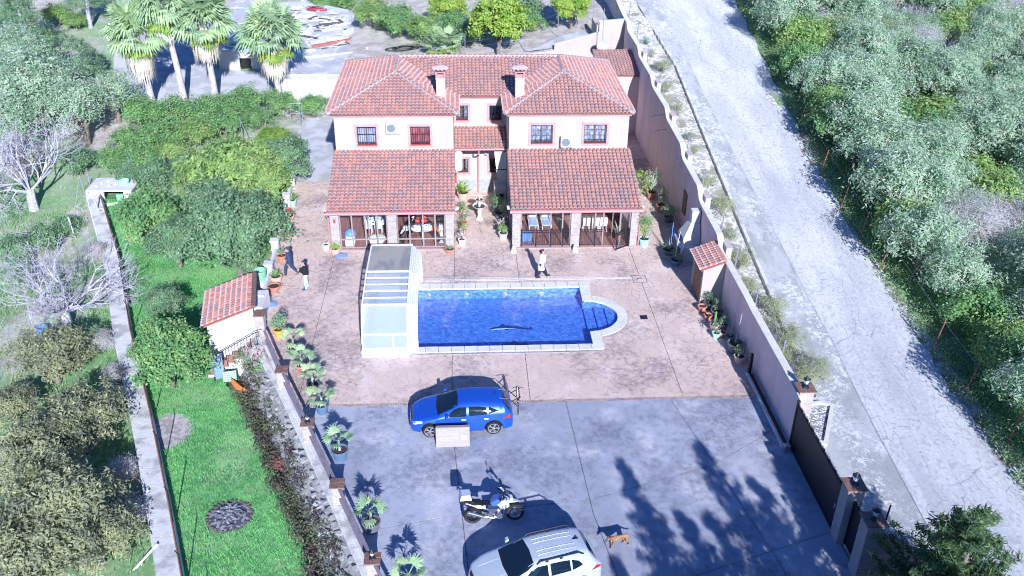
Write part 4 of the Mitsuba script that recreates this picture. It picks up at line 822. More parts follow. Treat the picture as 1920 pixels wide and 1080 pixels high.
class Car:
    def __init__(s, top, plan, belt, roofw, wheels, rw, z0, rarch):
        s.top, s.plan, s.belt, s.roofw, s.wheels, s.rw, s.z0, s.ra = [np.array(q, float) for q in (top, plan, belt, roofw)]+[wheels, rw, z0, rarch]
        xs = np.concatenate([np.arange(top[0][0], top[-1][0]+1e-6, .035)]); s.xs = xs
    def it(s, tab, x): return float(np.interp(x, tab[:, 0], tab[:, 1]))
    def sec(s, x):
        zt, w, zb, wr = s.it(s.top, x), s.it(s.plan, x), s.it(s.belt, x), s.it(s.roofw, x); z0 = s.z0
        for xw in s.wheels:
            d = abs(x-xw)
            if d < s.ra: z0 = max(z0, s.rw+math.sqrt(s.ra**2-d**2))
        zb = min(zb, zt-.04); zb = max(zb, z0+.08); zm = min(max(.55, z0+.06), zb-.01)
        c = [(w-.07, z0), (w-.015, z0+.05), (w+.005, zm), (w-.03, zb), ((w+2*wr)/3+.01, zb+(zt-zb)*.66), (wr, zt-.05*(zt-zb)/.4), (wr*.82, zt-.004), (0, zt+.015)]
        c = np.array(c); t = np.array([0, .06, .2, .45, .68, .82, .88, 1.0]); tt = np.linspace(0, 1, 29)
        from scipy.interpolate import PchipInterpolator
        return np.column_stack([PchipInterpolator(t, c[:, 0])(tt), PchipInterpolator(t, c[:, 1])(tt)])
    def body(s):
        S = [s.sec(x) for x in s.xs]; n = 29*2-1; v, f = [], []
        for x, q in zip(s.xs, S):
            full = np.vstack([q*[1, 1], (q[:-1]*[-1, 1])[::-1]]); v.append(np.column_stack([np.full(n, x), full]))
        for i in range(len(S)-1):
            for j in range(n-1):
                a = i*n+j; f += [[a, a+n, a+n+1], [a, a+n+1, a+1]]
        v = np.vstack(v); L = (len(S)-1)*n
        f += [[0, j, j+1] for j in range(1, n-1)]+[[L, L+j+1, L+j] for j in range(1, n-1)]
        f = np.array(f)[:, ::-1]
        return v, f
    def topz(s, x, y):
        q = s.sec(x); return float(np.interp(abs(y), q[12:, 0][::-1], q[12:, 1][::-1]))
    def sidey(s, x, z):
        q = s.sec(x); m = np.argmax(q[:, 1]); return float(np.interp(z, q[:, 1], q[:, 0]))
    def tpatch(s, poly, o=.006, step=.09):
        p, f = patch2(sg.Polygon(poly), step); return np.array([[x, y, s.topz(x, y)+o] for x, y in p]), f
    def spatch(s, poly, side, o=.006, step=.09):
        p, f = patch2(sg.Polygon(poly), step); v = np.array([[x, side*(s.sidey(x, z)+o), z] for x, z in p]); return (v, f[:, ::-1]) if side > 0 else (v, f)
    def sline(s, pts, side, w=.008): return tube([(x, side*(s.sidey(x, z)-.001), z) for x, z in pts], w, 4)
def wheel(r, w, rim, spokes=5):
    ty = tf(lathe([(r*.74, -w/2), (r*.93, -w/2), (r, -w*.32), (r, w*.32), (r*.93, w/2), (r*.74, w/2)], 28), rx=PI/2)
    R_ = [tf(lathe([(r*.75, -w*.45), (r*.77, -w*.2), (r*.77, w*.3), (r*.75, w*.51), (r*.69, w*.51), (r*.66, w*.2)], 28), rx=PI/2), tf(lathe([(0, w*.44), (r*.17, w*.42), (r*.18, w*.2)], 14), rx=PI/2)]
    for i in range(spokes):
        a = i*2*PI/spokes
        for q in (-.13, .13): R_.append(hull([[math.cos(a+q*k)*rr, d, math.sin(a+q*k)*rr] for rr, k in ((r*.12, .3), (r*.71, 1.0)) for d in (-w*.36, -w*.46) for k in (k-.55, k+.55)]))
    disc = tf(lathe([(0, w*.05), (r*.62, w*.05), (r*.62, 0), (0, 0)], 24), rx=PI/2)
    return ty, join(R_), disc
def car_parts(c, paint, cab, ws, rear, lamps, glassside, rim, wr_, ww, track, suv):
    P = [('body', c.body(), paint, 40)]
    P.append(('windscreen', c.tpatch(ws), CARGLASS, 30)); P.append(('rear_window', c.tpatch(rear), CARGLASS, 30))
    for s in (1, -1):
        for g in glassside: P.append(('side_window', c.spatch(g, s), CARGLASS, 30))
        P.append(('headlight', c.spatch(lamps[0], s, .008, .05), 'headlamp', 30)); P.append(('tail_light', c.spatch(lamps[1], s, .008, .05), 'tail_lamp', 30))
        zb = cab['belt']
        for ln in cab['lines']: P.append(('door_seam', c.sline(ln, s, .006), BLACK))
        P.append(('sill_trim', c.spatch(cab['sill'], s, .007), BLACK if suv else paint, 30))
        for x in cab['handles']: P.append(('door_handle', tube([(x-.09, s*(c.sidey(x-.09, zb-.11)+.012), zb-.11), (x+.09, s*(c.sidey(x+.09, zb-.11)+.012), zb-.10)], .018, 6), paint, 40))
        mx = cab['mirror']; my = c.sidey(mx, zb+.02)
        P.append(('door_mirror', hull([[mx+dx, s*(my+dy), zb+.06+dz] for dx, dy, dz in ((.08, .03, 0), (-.06, .03, 0), (.05, .22, -.02), (-.08, .24, -.02), (.05, .05, .14), (-.06, .05, .15), (.03, .2, .12), (-.07, .22, .13))]), paint, 30))
    for wi, (x, s) in enumerate([(x, s) for x in c.wheels for s in (1, -1)]):
            q = 'wheel' if wi == 0 else f'wheel_{wi:03d}'
            ty, rm, ds = wheel(wr_, ww, rim); X = lambda m: tf(m, (x, s*track, wr_), 0 if s < 0 else PI)
            P += [('wheel', X(ty), RUBBER, 40), (q+'__rim', X(rm), rim, 30), (q+'__brake_disc', X(ds), DARKMETAL)]
    x0, x1 = c.xs[0], c.xs[-1]
    P.append(('underbody', join(box(x0+.12, x1-.12, -.62, .62, c.z0-.02, c.z0+.25), *[box(x-c.ra*.97, x+c.ra*.97, -.74, .74, c.z0+.1, .72) for x in c.wheels]), BLACK))
    P.append(('wiper', join(tube([(ws[0][0]-.06+.0, .1, c.topz(ws[0][0]-.06, .1)+.025), (ws[0][0]-.14, -.5, c.topz(ws[0][0]-.14, -.5)+.03)], .012, 4), tube([(ws[0][0]-.06, .55, c.topz(ws[0][0]-.06, .55)+.025), (ws[0][0]-.13, .02, c.topz(ws[0][0]-.13, .02)+.03)], .012, 4)), BLACK))
    P.append(('grille', c.tpatch([(x1-.03, -.4), (x1-.03, .4), (x1-.10, .45), (x1-.10, -.45)], .004), BLACK)); 
    P.append(('number_plate', box(x0-.014, x0-.004, -.26, .26, .62, .73), WHITE)); P.append(('front_plate', box(x1+.004, x1+.014, -.26, .26, .40, .50), WHITE))
    return P
scene['headlamp'] = two({'type': 'principled', 'base_color': {'type': 'rgb', 'value': [.62, .68, .75]}, 'roughness': .12, 'specular': .8, 'clearcoat': 1.0})
scene['tail_lamp'] = two({'type': 'principled', 'base_color': {'type': 'rgb', 'value': [.34, .015, .03]}, 'roughness': .15, 'specular': .7, 'clearcoat': 1.0})
BLUEPAINT = bs('metallic_blue_paint', (.010, .085, .47), .30, .35, .5, coat=1.0)
WHITEPAINT = bs('white_car_paint', (.34, .385, .44), .35, 0, .5, coat=1.0)
ALLOY = bs('alloy', (.62, .63, .66), .3, .85)
hatch = Car(top=[(-2.14, .84), (-2.09, .98), (-2.0, 1.06), (-1.78, 1.34), (-1.55, 1.40), (-.9, 1.445), (-.3, 1.455), (.1, 1.41), (.35, 1.31), (1.02, .99), (1.3, .93), (1.75, .84), (2.0, .72), (2.10, .60), (2.14, .50)],
    plan=[(-2.14, .66), (-2.05, .78), (-1.8, .86), (-1.2, .905), (0, .905), (1.2, .89), (1.7, .84), (1.95, .72), (2.08, .58), (2.14, .45)],
    belt=[(-2.14, .92), (-1.3, .985), (0, .93), (1.0, .90), (1.5, .82), (2.0, .66), (2.14, .45)], roofw=[(-2.14, .60), (-1.9, .64), (-1.7, .58), (-.5, .61), (.2, .61), (1.0, .70), (1.6, .66), (2.0, .52), (2.14, .36)], wheels=(1.318, -1.318), rw=.32, z0=.21, rarch=.375)
cab = dict(belt=.95, lines=[[(.78, .95), (.80, .6), (.62, .26)], [(-.24, .93), (-.24, .26)], [(-1.15, .96), (-1.02, .7)], [(-.9, .55), (-.75, .26)], [(.7, .27), (-.75, .27)]], sill=[(-.92, .215), (.92, .215), (.9, .27), (-.9, .27)], handles=(-.08, -1.0), mirror=.62)
gs = [[(.66, .97), (-.20, .985), (-.20, 1.33), (.10, 1.31), (.34, 1.22)], [(-.29, .99), (-1.05, 1.03), (-1.02, 1.29), (-.7, 1.33), (-.29, 1.345)], [(-1.12, 1.05), (-1.55, 1.15), (-1.14, 1.30)]]
P = car_parts(hatch, BLUEPAINT, cab, [(1.04, .0), (.99, .68), (.38, .64), (.16, .57), (.12, .0), (.16, -.57), (.38, -.64), (.99, -.68)], [(-1.76, -.55), (-1.76, .55), (-2.0, .66), (-2.0, -.66)],
    [[(1.62, .74), (1.98, .60), (2.04, .64), (1.98, .70), (1.66, .80)], [(-1.70, .80), (-2.05, .78), (-2.04, .90), (-1.95, .93)]], gs, ALLOY, .32, .22, .79, False)
P.append(('fuel_flap', hatch.spatch([(-1.62, .82), (-1.46, .82), (-1.44, .96), (-1.60, .96)], 1, .005, .05), BLUEPAINT, 30))
P.append(('aerial', rod((-1.35, 0, 1.40), (-1.5, 0, 1.54), .012, 5), BLACK))
put(make(*P), 'parked_car', 'metallic blue hatchback parked sideways with a bicycle on its tailgate', 'car', mat4((-.16, 30.88, .004), PI+.045))
# bicycle carried upside against the tailgate
def bike_frame():
    A = dict(bb=(0, 0, .0), head=(.52, 0, .42), seat=(-.16, 0, .46), rear=(-.42, 0, .05), front=(.62, 0, .02), ht=(.50, 0, .54))
    t = [rod(A['bb'], A['head'], .024), rod(A['bb'], A['seat'], .022), rod(A['seat'], A['head'], .022), rod(A['bb'], A['rear'], .016), rod(A['seat'], A['rear'], .014), rod(A['head'], A['front'], .018), rod(A['head'], A['ht'], .02)]
    return join(t)
def ring_(r, w, n=20, s=5):
    return tube([(r*math.cos(a), 0, r*math.sin(a)) for a in np.linspace(0, 2*PI, n+1)], w, s, False)
bx = [('frame', bike_frame(), WHITE), ('wheel', tf(ring_(.33, .022), (-.42, 0, .05)), RUBBER), ('wheel', tf(ring_(.33, .022), (.62, 0, .02)), RUBBER), ('handlebar', tube([(.42, -.30, .62), (.50, -.16, .60), (.50, .16, .60), (.42, .30, .62)], .018), BLACK), ('saddle', hull([[-.30, -.07, .53], [-.30, .07, .53], [-.02, 0, .54], [-.28, -.05, .49], [-.28, .05, .49], [-.04, 0, .50]]), BLACK), ('crank', join(rod((0, -.08, 0), (0, -.09, .17), .013), rod((0, .08, 0), (0, .09, -.17), .013), tf(ring_(.09, .01, 12, 4), (0, -.06, 0))), STEEL)]
bx += [('spoke', join([rod((c, 0, z), (c+.32*math.cos(a), 0, z+.32*math.sin(a)), .004, 3) for a in np.linspace(0, 2*PI, 11)[:-1]]), STEEL) for c, z in ((-.42, .05), (.62, .02))]
put(make(*bx), 'bicycle', 'white framed bicycle strapped upright on the rear of the blue hatchback', 'bicycle', mat4((2.24, 31.0, .95), PI/2, .82, ry=-.30))
k = thing('bicycle_rack', 'black strap-on carrier holding the bicycle to the blue tailgate', 'bicycle rack')
part(k, 'arm', join(tube([(1.45, 31.3, 1.40), (1.85, 31.3, 1.36), (2.2, 31.3, .98)], .02), rod((1.95, 31.3, 1.2), (2.35, 31.3, 1.45), .02)), BLACK); part(k, 'arm', join(tube([(1.45, 30.7, 1.40), (1.85, 30.7, 1.36), (2.2, 30.7, .98)], .02), rod((1.95, 30.7, 1.2), (2.35, 30.7, 1.45), .02)), BLACK); part(k, 'crossbar', rod((2.3, 30.6, 1.42), (2.3, 31.4, 1.42), .02), BLACK)

suv = Car(top=[(-2.19, .85), (-2.14, 1.0), (-2.0, 1.10), (-1.72, 1.48), (-1.5, 1.555), (-.9, 1.60), (-.2, 1.61), (.2, 1.56), (.45, 1.45), (1.08, 1.10), (1.4, 1.05), (1.85, .96), (2.08, .82), (2.16, .66), (2.19, .55)],
    plan=[(-2.19, .70), (-2.08, .82), (-1.8, .90), (-1.2, .935), (0, .935), (1.2, .92), (1.7, .88), (1.98, .77), (2.12, .62), (2.19, .48)],
    belt=[(-2.19, 1.0), (-1.3, 1.09), (0, 1.04), (1.0, 1.02), (1.5, .95), (2.0, .78), (2.19, .5)], roofw=[(-2.19, .62), (-1.9, .66), (-1.65, .60), (-.5, .64), (.3, .64), (1.08, .74), (1.6, .70), (2.0, .58), (2.19, .4)], wheels=(1.32, -1.32), rw=.34, z0=.27, rarch=.40)
cab = dict(belt=1.06, lines=[[(.82, 1.05), (.84, .7), (.7, .34)], [(-.24, 1.04), (-.24, .34)], [(-1.2, 1.07), (-1.05, .75), (-.85, .36)]], sill=[(-.9, .275), (.9, .275), (.88, .38), (-.88, .38)], handles=(-.08, -1.05), mirror=.66)
gs = [[(.72, 1.08), (-.20, 1.09), (-.20, 1.46), (.12, 1.45), (.38, 1.36)], [(-.29, 1.095), (-.98, 1.12), (-.98, 1.44), (-.7, 1.46), (-.29, 1.47)], [(-1.05, 1.13), (-1.42, 1.22), (-1.30, 1.36), (-1.05, 1.43)]]
P = car_parts(suv, WHITEPAINT, cab, [(1.12, 0), (1.06, .73), (.46, .69), (.24, .61), (.20, 0), (.24, -.61), (.46, -.69), (1.06, -.73)], [(-1.74, -.52), (-1.74, .52), (-1.99, .60), (-1.99, -.60)],
    [[(1.66, .86), (2.02, .74), (2.09, .78), (2.0, .84), (1.7, .92)], [(-1.72, .92), (-2.10, .90), (-2.08, 1.04), (-1.95, 1.06)]], gs, ALLOY, .34, .23, .81, True)
for s in (1, -1):
    P.append(('roof_rail', tube([(.15, s*.66, suv.topz(.15, .62)), (.02, s*.66, 1.62), (-1.3, s*.66, 1.62), (-1.5, s*.65, suv.topz(-1.5, .6))], .024, 6), DARKMETAL, 40))
    for q in (-.7, -.2): P.append(('roof_rail_foot', box(q-.05, q+.05, s*.66-.02, s*.66+.02, 1.53, 1.60), DARKMETAL))
for y in (-.36, -.18, .18, .36): P.append(('roof_rib', tube([(x, y, suv.topz(x, y)+.004) for x in np.linspace(.0, -1.35, 8)], .014, 5), WHITEPAINT, 60))
P.append(('shark_fin', hull([[-1.38, 0, 1.58], [-1.50, 0, 1.66], [-1.56, .03, 1.57], [-1.56, -.03, 1.57], [-1.30, 0, 1.58]]), CARGLASS, 40)); P.append(('bonnet_crease', join([tube([(x, s*.36, suv.topz(x, .36)+.001) for x in np.linspace(1.15, 1.95, 8)], .006, 4) for s in (1, -1)]), WHITEPAINT))
put(make(*P), 'parked_car', 'pale silver white crossover with roof rails, cut off by the bottom of the photo', 'car', mat4((2.26, 22.02, .004), PI+.262))

# motorcycle
def wheel_m(r, w, front):
    return [tf(lathe([(r-.11, -w*.4), (r-.03, -w/2), (r, -w*.2), (r, w*.2), (r-.03, w/2), (r-.11, w*.4)], 28), rx=PI/2)], join([tf(lathe([(r-.12, -w*.38), (r-.10, -w*.38), (r-.10, w*.38), (r-.12, w*.38)], 28), rx=PI/2), tf(lathe([(0, .06), (.05, .06), (.05, -.06), (0, -.06)], 10), rx=PI/2)]+[rod((.04*math.cos(a), .03*(-1)**i, .04*math.sin(a)), ((r-.11)*math.cos(a+.2), 0, (r-.11)*math.sin(a+.2)), .008, 4) for i, a in enumerate(np.linspace(0, 2*PI, 15)[:-1])])
MB_W, MB_B = bs('moto_white', (.45, .50, .58), .3, 0, .5, coat=.8), bs('moto_blue', (.05, .11, .32), .3, 0, .5, coat=.8)
P = []
t, r = wheel_m(.34, .17, 0); P += [('rear_wheel', t[0], RUBBER, 40), ('rear_wheel__rim', r, DARKMETAL)]; P[-1] = ('rear_rim', r, DARKMETAL); P[0] = ('rear_wheel', tf(t[0], (-.76, 0, .34)), RUBBER, 40); P[1] = ('rear_wheel__rim', tf(r, (-.76, 0, .34)), DARKMETAL)
t, r = wheel_m(.35, .12, 1); P += [('front_wheel', tf(t[0], (.80, 0, .35)), RUBBER, 40), ('front_wheel__rim', tf(r, (.80, 0, .35)), STEEL), ('front_wheel__brake_disc', join([tf(lathe([(.10, -.004), (.16, -.004), (.16, .004), (.10, .004)], 20), (.80, s*.075, .35), rx=PI/2) for s in (1, -1)]), STEEL)]
P.append(('front_fork', join([rod((.80, s*.10, .35), (.42, s*.10, 1.02), .028, 8) for s in (1, -1)]), CHROME, 40))
P.append(('engine', join(hull([[x, y, z] for x, y, z in ((-.15, .12, .35), (-.15, -.12, .35), (.25, .12, .35), (.25, -.12, .35), (.2, .14, .62), (.2, -.14, .62), (-.2, .12, .62), (-.2, -.12, .62))]), *[join([tf(lathe([(0, 0), (.09, .0), (.09, .02), (0, .02)], 10), (.18, s*(.14+.032*q), .47), rx=PI/2) for q in range(7)]) for s in (1, -1)], *[hull([[.18+dx, s*(.36+dy), .47+dz] for dx in (-.1, .1) for dy in (0, .05) for dz in (-.09, .09)]) for s in (1, -1)]), STEEL))
P.append(('fuel_tank', hull([[.36, .13, .98], [.36, -.13, .98], [.05, .19, 1.02], [.05, -.19, 1.02], [-.12, .12, .88], [-.12, -.12, .88], [.2, .17, 1.08], [.2, -.17, 1.08], [.0, 0, 1.05], [.3, .2, .78], [.3, -.2, .78], [-.05, .16, .78], [-.05, -.16, .78]]), MB_B, 40))
P.append(('side_fairing', join([hull([[.55, s*.10, .95], [.30, s*.24, .98], [.12, s*.22, .85], [.36, s*.23, .62], [.58, s*.16, .70], [.45, s*.25, .82]]) for s in (1, -1)]), MB_W, 40))
P.append(('front_beak', hull([[.50, .09, .96], [.50, -.09, .96], [1.02, .03, .78], [1.02, -.03, .78], [.55, .13, .84], [.55, -.13, .84], [.9, .08, .82], [.9, -.08, .82]]), MB_W, 40))
P.append(('front_mudguard', hull([[.5, .07, .72], [.5, -.07, .72], [.8, .07, .735], [.8, -.07, .735], [1.0, .06, .66], [1.0, -.06, .66], [.8, .06, .71], [.8, -.06, .71]]), BLACK))
P.append(('headlight', hull([[.72, y, z] for y in (-.11, .11) for z in (.90, 1.0)]+[[.62, y, z] for y in (-.13, .13) for z in (.88, 1.04)]), 'headlamp'))
P.append(('windshield', hull([[.60, y, 1.06] for y in (-.15, .15)]+[[.42, y, 1.36] for y in (-.12, .12)]+[[.59, y, 1.06] for y in (-.15, .15)]+[[.40, y, 1.36] for y in (-.12, .12)]+[[.56, 0, 1.08], [.44, 0, 1.40]]), CARGLASS))
P.append(('handlebar', tube([(.20, -.44, 1.14), (.28, -.30, 1.15), (.38, -.12, 1.08), (.38, .12, 1.08), (.28, .30, 1.15), (.20, .44, 1.14)], .018), BLACK)); P.append(('grip', join([rod((.21, s*.43, 1.14), (.26, s*.32, 1.15), .024) for s in (1, -1)]), RUBBER))
for s in (1, -1): P.append(('mirror', join(rod((.28, s*.30, 1.15), (.30, s*.36, 1.36), .009), hull([[.30+dx, s*(.37+dy), 1.38+dz] for dx in (-.02, .02) for dy in (-.07, .07) for dz in (-.035, .045)])), BLACK)); P.append(('hand_guard', tube([(.22, s*.46, 1.13), (.36, s*.42, 1.14), (.42, s*.25, 1.12)], .03, 5), MB_W))
P.append(('rider_seat', hull([[-.10, .12, .86], [-.10, -.12, .86], [-.45, .17, .86], [-.45, -.17, .86], [-.1, .10, .78], [-.1, -.10, .78], [-.45, .14, .80], [-.45, -.14, .80]]), BLACK, 40)); P.append(('pillion_seat', hull([[-.45, .15, .93], [-.45, -.15, .93], [-.86, .12, .97], [-.86, -.12, .97], [-.45, .14, .82], [-.45, -.14, .82], [-.86, .1, .88], [-.86, -.1, .88]]), BLACK, 40))
P.append(('tail_frame', join([tube([(-.3, s*.16, .76), (-.7, s*.16, .82), (-1.02, s*.12, .95)], .022) for s in (1, -1)]+[hull([[-.3, s*.13, .80], [-.85, s*.12, .86], [-.3, s*.15, .66], [-.6, s*.15, .72]]) for s in (1, -1)]), MB_W))
P.append(('swing_arm', join(rod((-.05, -.12, .42), (-.76, -.12, .34), .045), hull([[-.66, -.1, .28], [-.86, -.1, .28], [-.66, -.1, .42], [-.86, -.1, .42], [-.76, -.17, .34]])), DARKMETAL)); P.append(('exhaust', join(tube([(.2, -.18, .36), (0, -.2, .28), (-.35, -.2, .36)], .035), tube([(-.35, -.2, .36), (-.95, -.24, .62)], [.06, .075], 10)), STEEL, 40))
P.append(('luggage_rack', join([rod((-.72, s*.14, .98), (-1.15, s*.14, 1.0), .014) for s in (1, -1)]+[rod((-1.1, -.14, 1.0), (-1.1, .14, 1.0), .014)]), BLACK))
P.append(('top_case', join(hull([[x, y, z] for x in (-.80, -1.22) for y in (-.24, .24) for z in (1.02, 1.14)]+[[x, y, 1.03] for x in (-.78, -1.25) for y in (-.2, .2)])), BLACK)); P.append(('top_case_lid', hull([[x, y, 1.145] for x in (-.79, -1.23) for y in (-.25, .25)]+[[x, y, 1.33] for x in (-.86, -1.16) for y in (-.20, .20)]), MB_W, 30)); P.append(('case_catch', box(-.80, -.785, -.08, .08, 1.10, 1.20), BLACK))
P.append(('tail_light', box(-1.06, -1.02, -.09, .09, .86, .93, .01), 'tail_lamp')); P.append(('side_stand', rod((.0, .14, .35), (-.02, .40, .01), .016), BLACK)); P.append(('radiator_guard', join([box(.42, .46, s*.2-.06, s*.2+.06, .62, .84) for s in (1, -1)]), BLACK)); P.append(('crash_bar', join([tube([(.3, s*.16, .85), (.36, s*.42, .66), (.30, s*.44, .48), (.1, s*.18, .34)], .016) for s in (1, -1)]), CHROME))
put(make(*P), 'motorcycle', 'white and dark blue touring motorcycle with a boxy top case on its stand', 'motorcycle', mat4((1.0, 24.98, .0), .07, rx=-.14))
# cardboard box standing on edge beside the blue car
k = thing('cardboard_box', 'large flat cardboard box printed with pale icons, standing on edge by the blue hatchback', 'box')
CARD = bs('cardboard', worn((.33, .29, .265), (.29, .25, .23), 2, .5), .85); PRINT = bs('pale_print', (.48, .43, .40), .8)
Bm = mat4((-1.19, 29.28, .004), .015, rx=-.06)
part(k, 'carton', ap(box(0, 1.38, 0, .17, 0, .96, .006), Bm), CARD); pr = []
for i in range(3):
    for j in range(2): pr += [box(.14+i*.27, .20+i*.27, -.004, -.001, .40+j*.22, .46+j*.22, .001), box(.23+i*.27, .33+i*.27, -.004, -.001, .42+j*.22, .45+j*.22)]
pr += [box(.05, .16, -.004, -.001, .82, .85), box(.26, .44, -.004, -.001, .82, .845), box(1.0, 1.1, -.004, -.001, .80, .82)]
part(k, 'printed_icons', ap(join(pr), Bm), PRINT, kind='stuff')
part(k, 'printed_frame', ap(join(box(.10, .88, -.004, -.001, .34, .348), box(.10, .88, -.004, -.001, .76, .768), box(.10, .108, -.004, -.001, .348, .76), box(.872, .88, -.004, -.001, .348, .76)), Bm), PRINT); part(k, 'printed_badge', ap(box(1.04, 1.24, -.004, -.001, .36, .56, .0014), Bm), PRINT); part(k, 'tape', ap(box(.0, 1.38, .07, .10, .9605, .963), Bm), JOINT)

# ------------------------------------------------------------------ people and the dog
def ball(p, r): return [tuple(np.array(p)+r*q) for q in trimesh.creation.icosphere(subdivisions=1).vertices]
def flesh(bones, smooth=3, length=.05):
    """bones: lists of (point, radius); each consecutive pair is a tapered hull, all joined into one closed surface"""
    ms = []
    for b in bones:
        for (p, r), (q, s) in zip(b[:-1], b[1:]):
            pts = np.array([np.array(p)+np.array(r)*v for v in trimesh.creation.icosphere(subdivisions=1).vertices]+[np.array(q)+np.array(s)*v for v in trimesh.creation.icosphere(subdivisions=1).vertices])
            ms.append(manifold3d.Manifold.hull_points(pts))
    m = manifold3d.Manifold.batch_boolean(ms, manifold3d.OpType.Add).refine_to_length(length).to_mesh()
    t = trimesh.Trimesh(m.vert_properties[:, :3], m.tri_verts, process=True)
    if smooth: trimesh.smoothing.filter_taubin(t, iterations=smooth*2)
    return np.array(t.vertices), np.array(t.faces)
def grow(b, d): return [(p, np.array(r)+d) for p, r in b]
def hand(wrist, dirv, curl, side):
    """palm, four fingers of different length and a thumb"""
    w, d = np.array(wrist, float), np.array(dirv, float); d /= np.linalg.norm(d); a, b, _ = frame_of(d); out = [[(w, .027), (w+d*.07, (.033))]]
    for i, L in enumerate((.060, .072, .068, .052)):
        o = w+d*.075+a*(.030-.020*i); k1 = o+d*L*.55+b*side*L*.25*curl; k2 = k1+d*L*.35+b*side*L*.6*curl
        out.append([(w+d*.04+a*(.018-.012*i), .012), (o, .010), (k1, .0095), (k2, .008)])
    t0 = w+d*.025+a*.028; out.append([(t0, .014), (t0+a*.025+d*.025, .011), (t0+a*.032+d*.055+b*side*.015, .009)])
    return out
def head_bones(n, f):
    """neck base n, facing f (unit xy): skull, jaw, nose, ears, brow"""
    n, f = np.array(n, float), np.array([*f, 0.0]); s = np.array([-f[1], f[0], 0])
    c = n+[0, 0, .17]+f*.02
    return [[(n, .055), (n+[0, 0, .08], .052)], [(c+[0, 0, .03]-f*.012, .095), (c-[0, 0, .055]+f*.03, .062)], [(c+f*.085, .018), (c+f*.112-[0, 0, .025], .016)], [(c+s*.09, .02), (c+s*.095-[0, 0, .03], .016)], [(c-s*.09, .02), (c-s*.095-[0, 0, .03], .016)], [(c+f*.085-[0, 0, .06]+s*.018, .010), (c+f*.085-[0, 0, .06]-s*.018, .010)]]
EYE = bs('eye', (.02, .015, .015), .2)
def person(lab, P, top, bottom, shoes, hairb, facing, loc, rz, extra=(), sleeve=1.0):
    hp, sh = P['hip'], P['chest']
    torso = [[(np.array(hp), (.125, .165, .12)), (np.array(hp)+(np.array(sh)-hp)*.5, (.115, .155, .12)), (np.array(sh), (.125, .18, .12))]]
    arms = []
    for s in ('l', 'r'):
        S, E_, W = [np.array(P[s+q], float) for q in ('sh', 'el', 'wr')]; arms.append([(S, .062), (E_, .046), (W, .034)])
    legs = []
    for s in ('l', 'r'):
        A, K, N, To = [np.array(P[s+q], float) for q in ('hp', 'kn', 'an', 'toe')]; legs.append([(A, .092), (K, .062), (N, .043)])
    feet = [[(np.array(P[s+'an']), .042), (np.array(P[s+'an'])*[1, 1, .0]+[0, 0, .045], .045), (np.array(P[s+'toe']), .036)] for s in ('l', 'r')]
    hd = head_bones(P['neck'], facing); hands = []
    for s, q in (('l', 1), ('r', -1)):
        d = np.array(P[s+'wr'])-np.array(P[s+'el']); d = np.array(P.get(s+'hd', d)); hands += hand(np.array(P[s+'wr']), d, P.get('curl', .7), q)
    k = thing('person', lab, 'person'); A = mat4(loc, rz)
    sk = lambda m: ap(m, A)
    part(k, 'body', sk(flesh([[(np.array(q), r) for q, r in b] for b in torso+arms+legs+feet+hd+hands], 1, .06)), SKIN, 50)
    part(k, 'top', sk(flesh(torso_grow(torso, .022)+[grow(a, .018) for a in arms]+[[(np.array(sh)+[0, 0, .03], (.10, .15, .08)), (np.array(P['neck'])-[0, 0, .01], .07)]]+list(P.get('skirt', [])), 2)), top, 50)
    part(k, 'trousers', sk(flesh([[(np.array(hp)-[0, 0, .02], (.145, .182, .13)), (np.array(hp)-[0, 0, .10], (.135, .175, .11))]]+[grow(l, .022) for l in legs], 2)), bottom, 50)
    for f_ in feet: part(k, 'shoe', sk(flesh([grow(f_, .014)], 1)), shoes, 50)
    part(k, 'hair', sk(flesh(hairb(np.array(P['neck']), np.array([*facing, 0.0])), 1)), P.get('hairm', HAIR), 50)
    c = np.array(P['neck'])+[0, 0, .18]+np.array([*facing, 0])*.10; s_ = np.array([-facing[1], facing[0], 0])
    for q in (-1, 1): part(k, 'eye', sk(sphere(.012, 1, c+s_*.035*q)), EYE)
    for n_, m, b in extra: part(k, n_, sk(m), b, 40)
    return k
def torso_grow(t, d): return [grow(b, d) for b in t]
def shorthair(n, f): c = n+[0, 0, .20]; return [[(c-f*.03+[0, 0, .015], .100), (c-f*.05-[0, 0, .06], .075)], [(c+[0, 0, .045]+f*.03, .075), (c-f*.03, .09)]]
def cap(n, f): c = n+[0, 0, .20]; return [[(c-f*.01+[0, 0, .02], .104), (c-f*.03+[0, 0, .0], .102)], [(c+f*.08+[0, 0, .03], (.04, .06, .014)), (c+f*.17+[0, 0, .015], (.03, .05, .010))]]
def bun(n, f): c = n+[0, 0, .20]; return shorthair(n, f)+[[(c-f*.12+[0, 0, .03], .05), (c-f*.13, .045)]]
def longhair(n, f): c = n+[0, 0, .20]; return shorthair(n, f)+[[(c-f*.07, .085), (c-f*.09-[0, 0, .26], .075)]]
NAVY, CHARC, PALEJ, GREYCOAT, TROUSER = bs('navy_jacket', (.025, .05, .11), .8), bs('black_top', (.012, .013, .02), .85), bs('pale_denim', (.42, .52, .62), .85), bs('pale_grey_coat', (.56, .57, .60), .85), bs('dark_trousers', (.02, .022, .035), .8)
SHOE_D, SHOE_W = bs('dark_shoe', (.025, .02, .02), .6), bs('tan_shoe', (.20, .15, .12), .7)
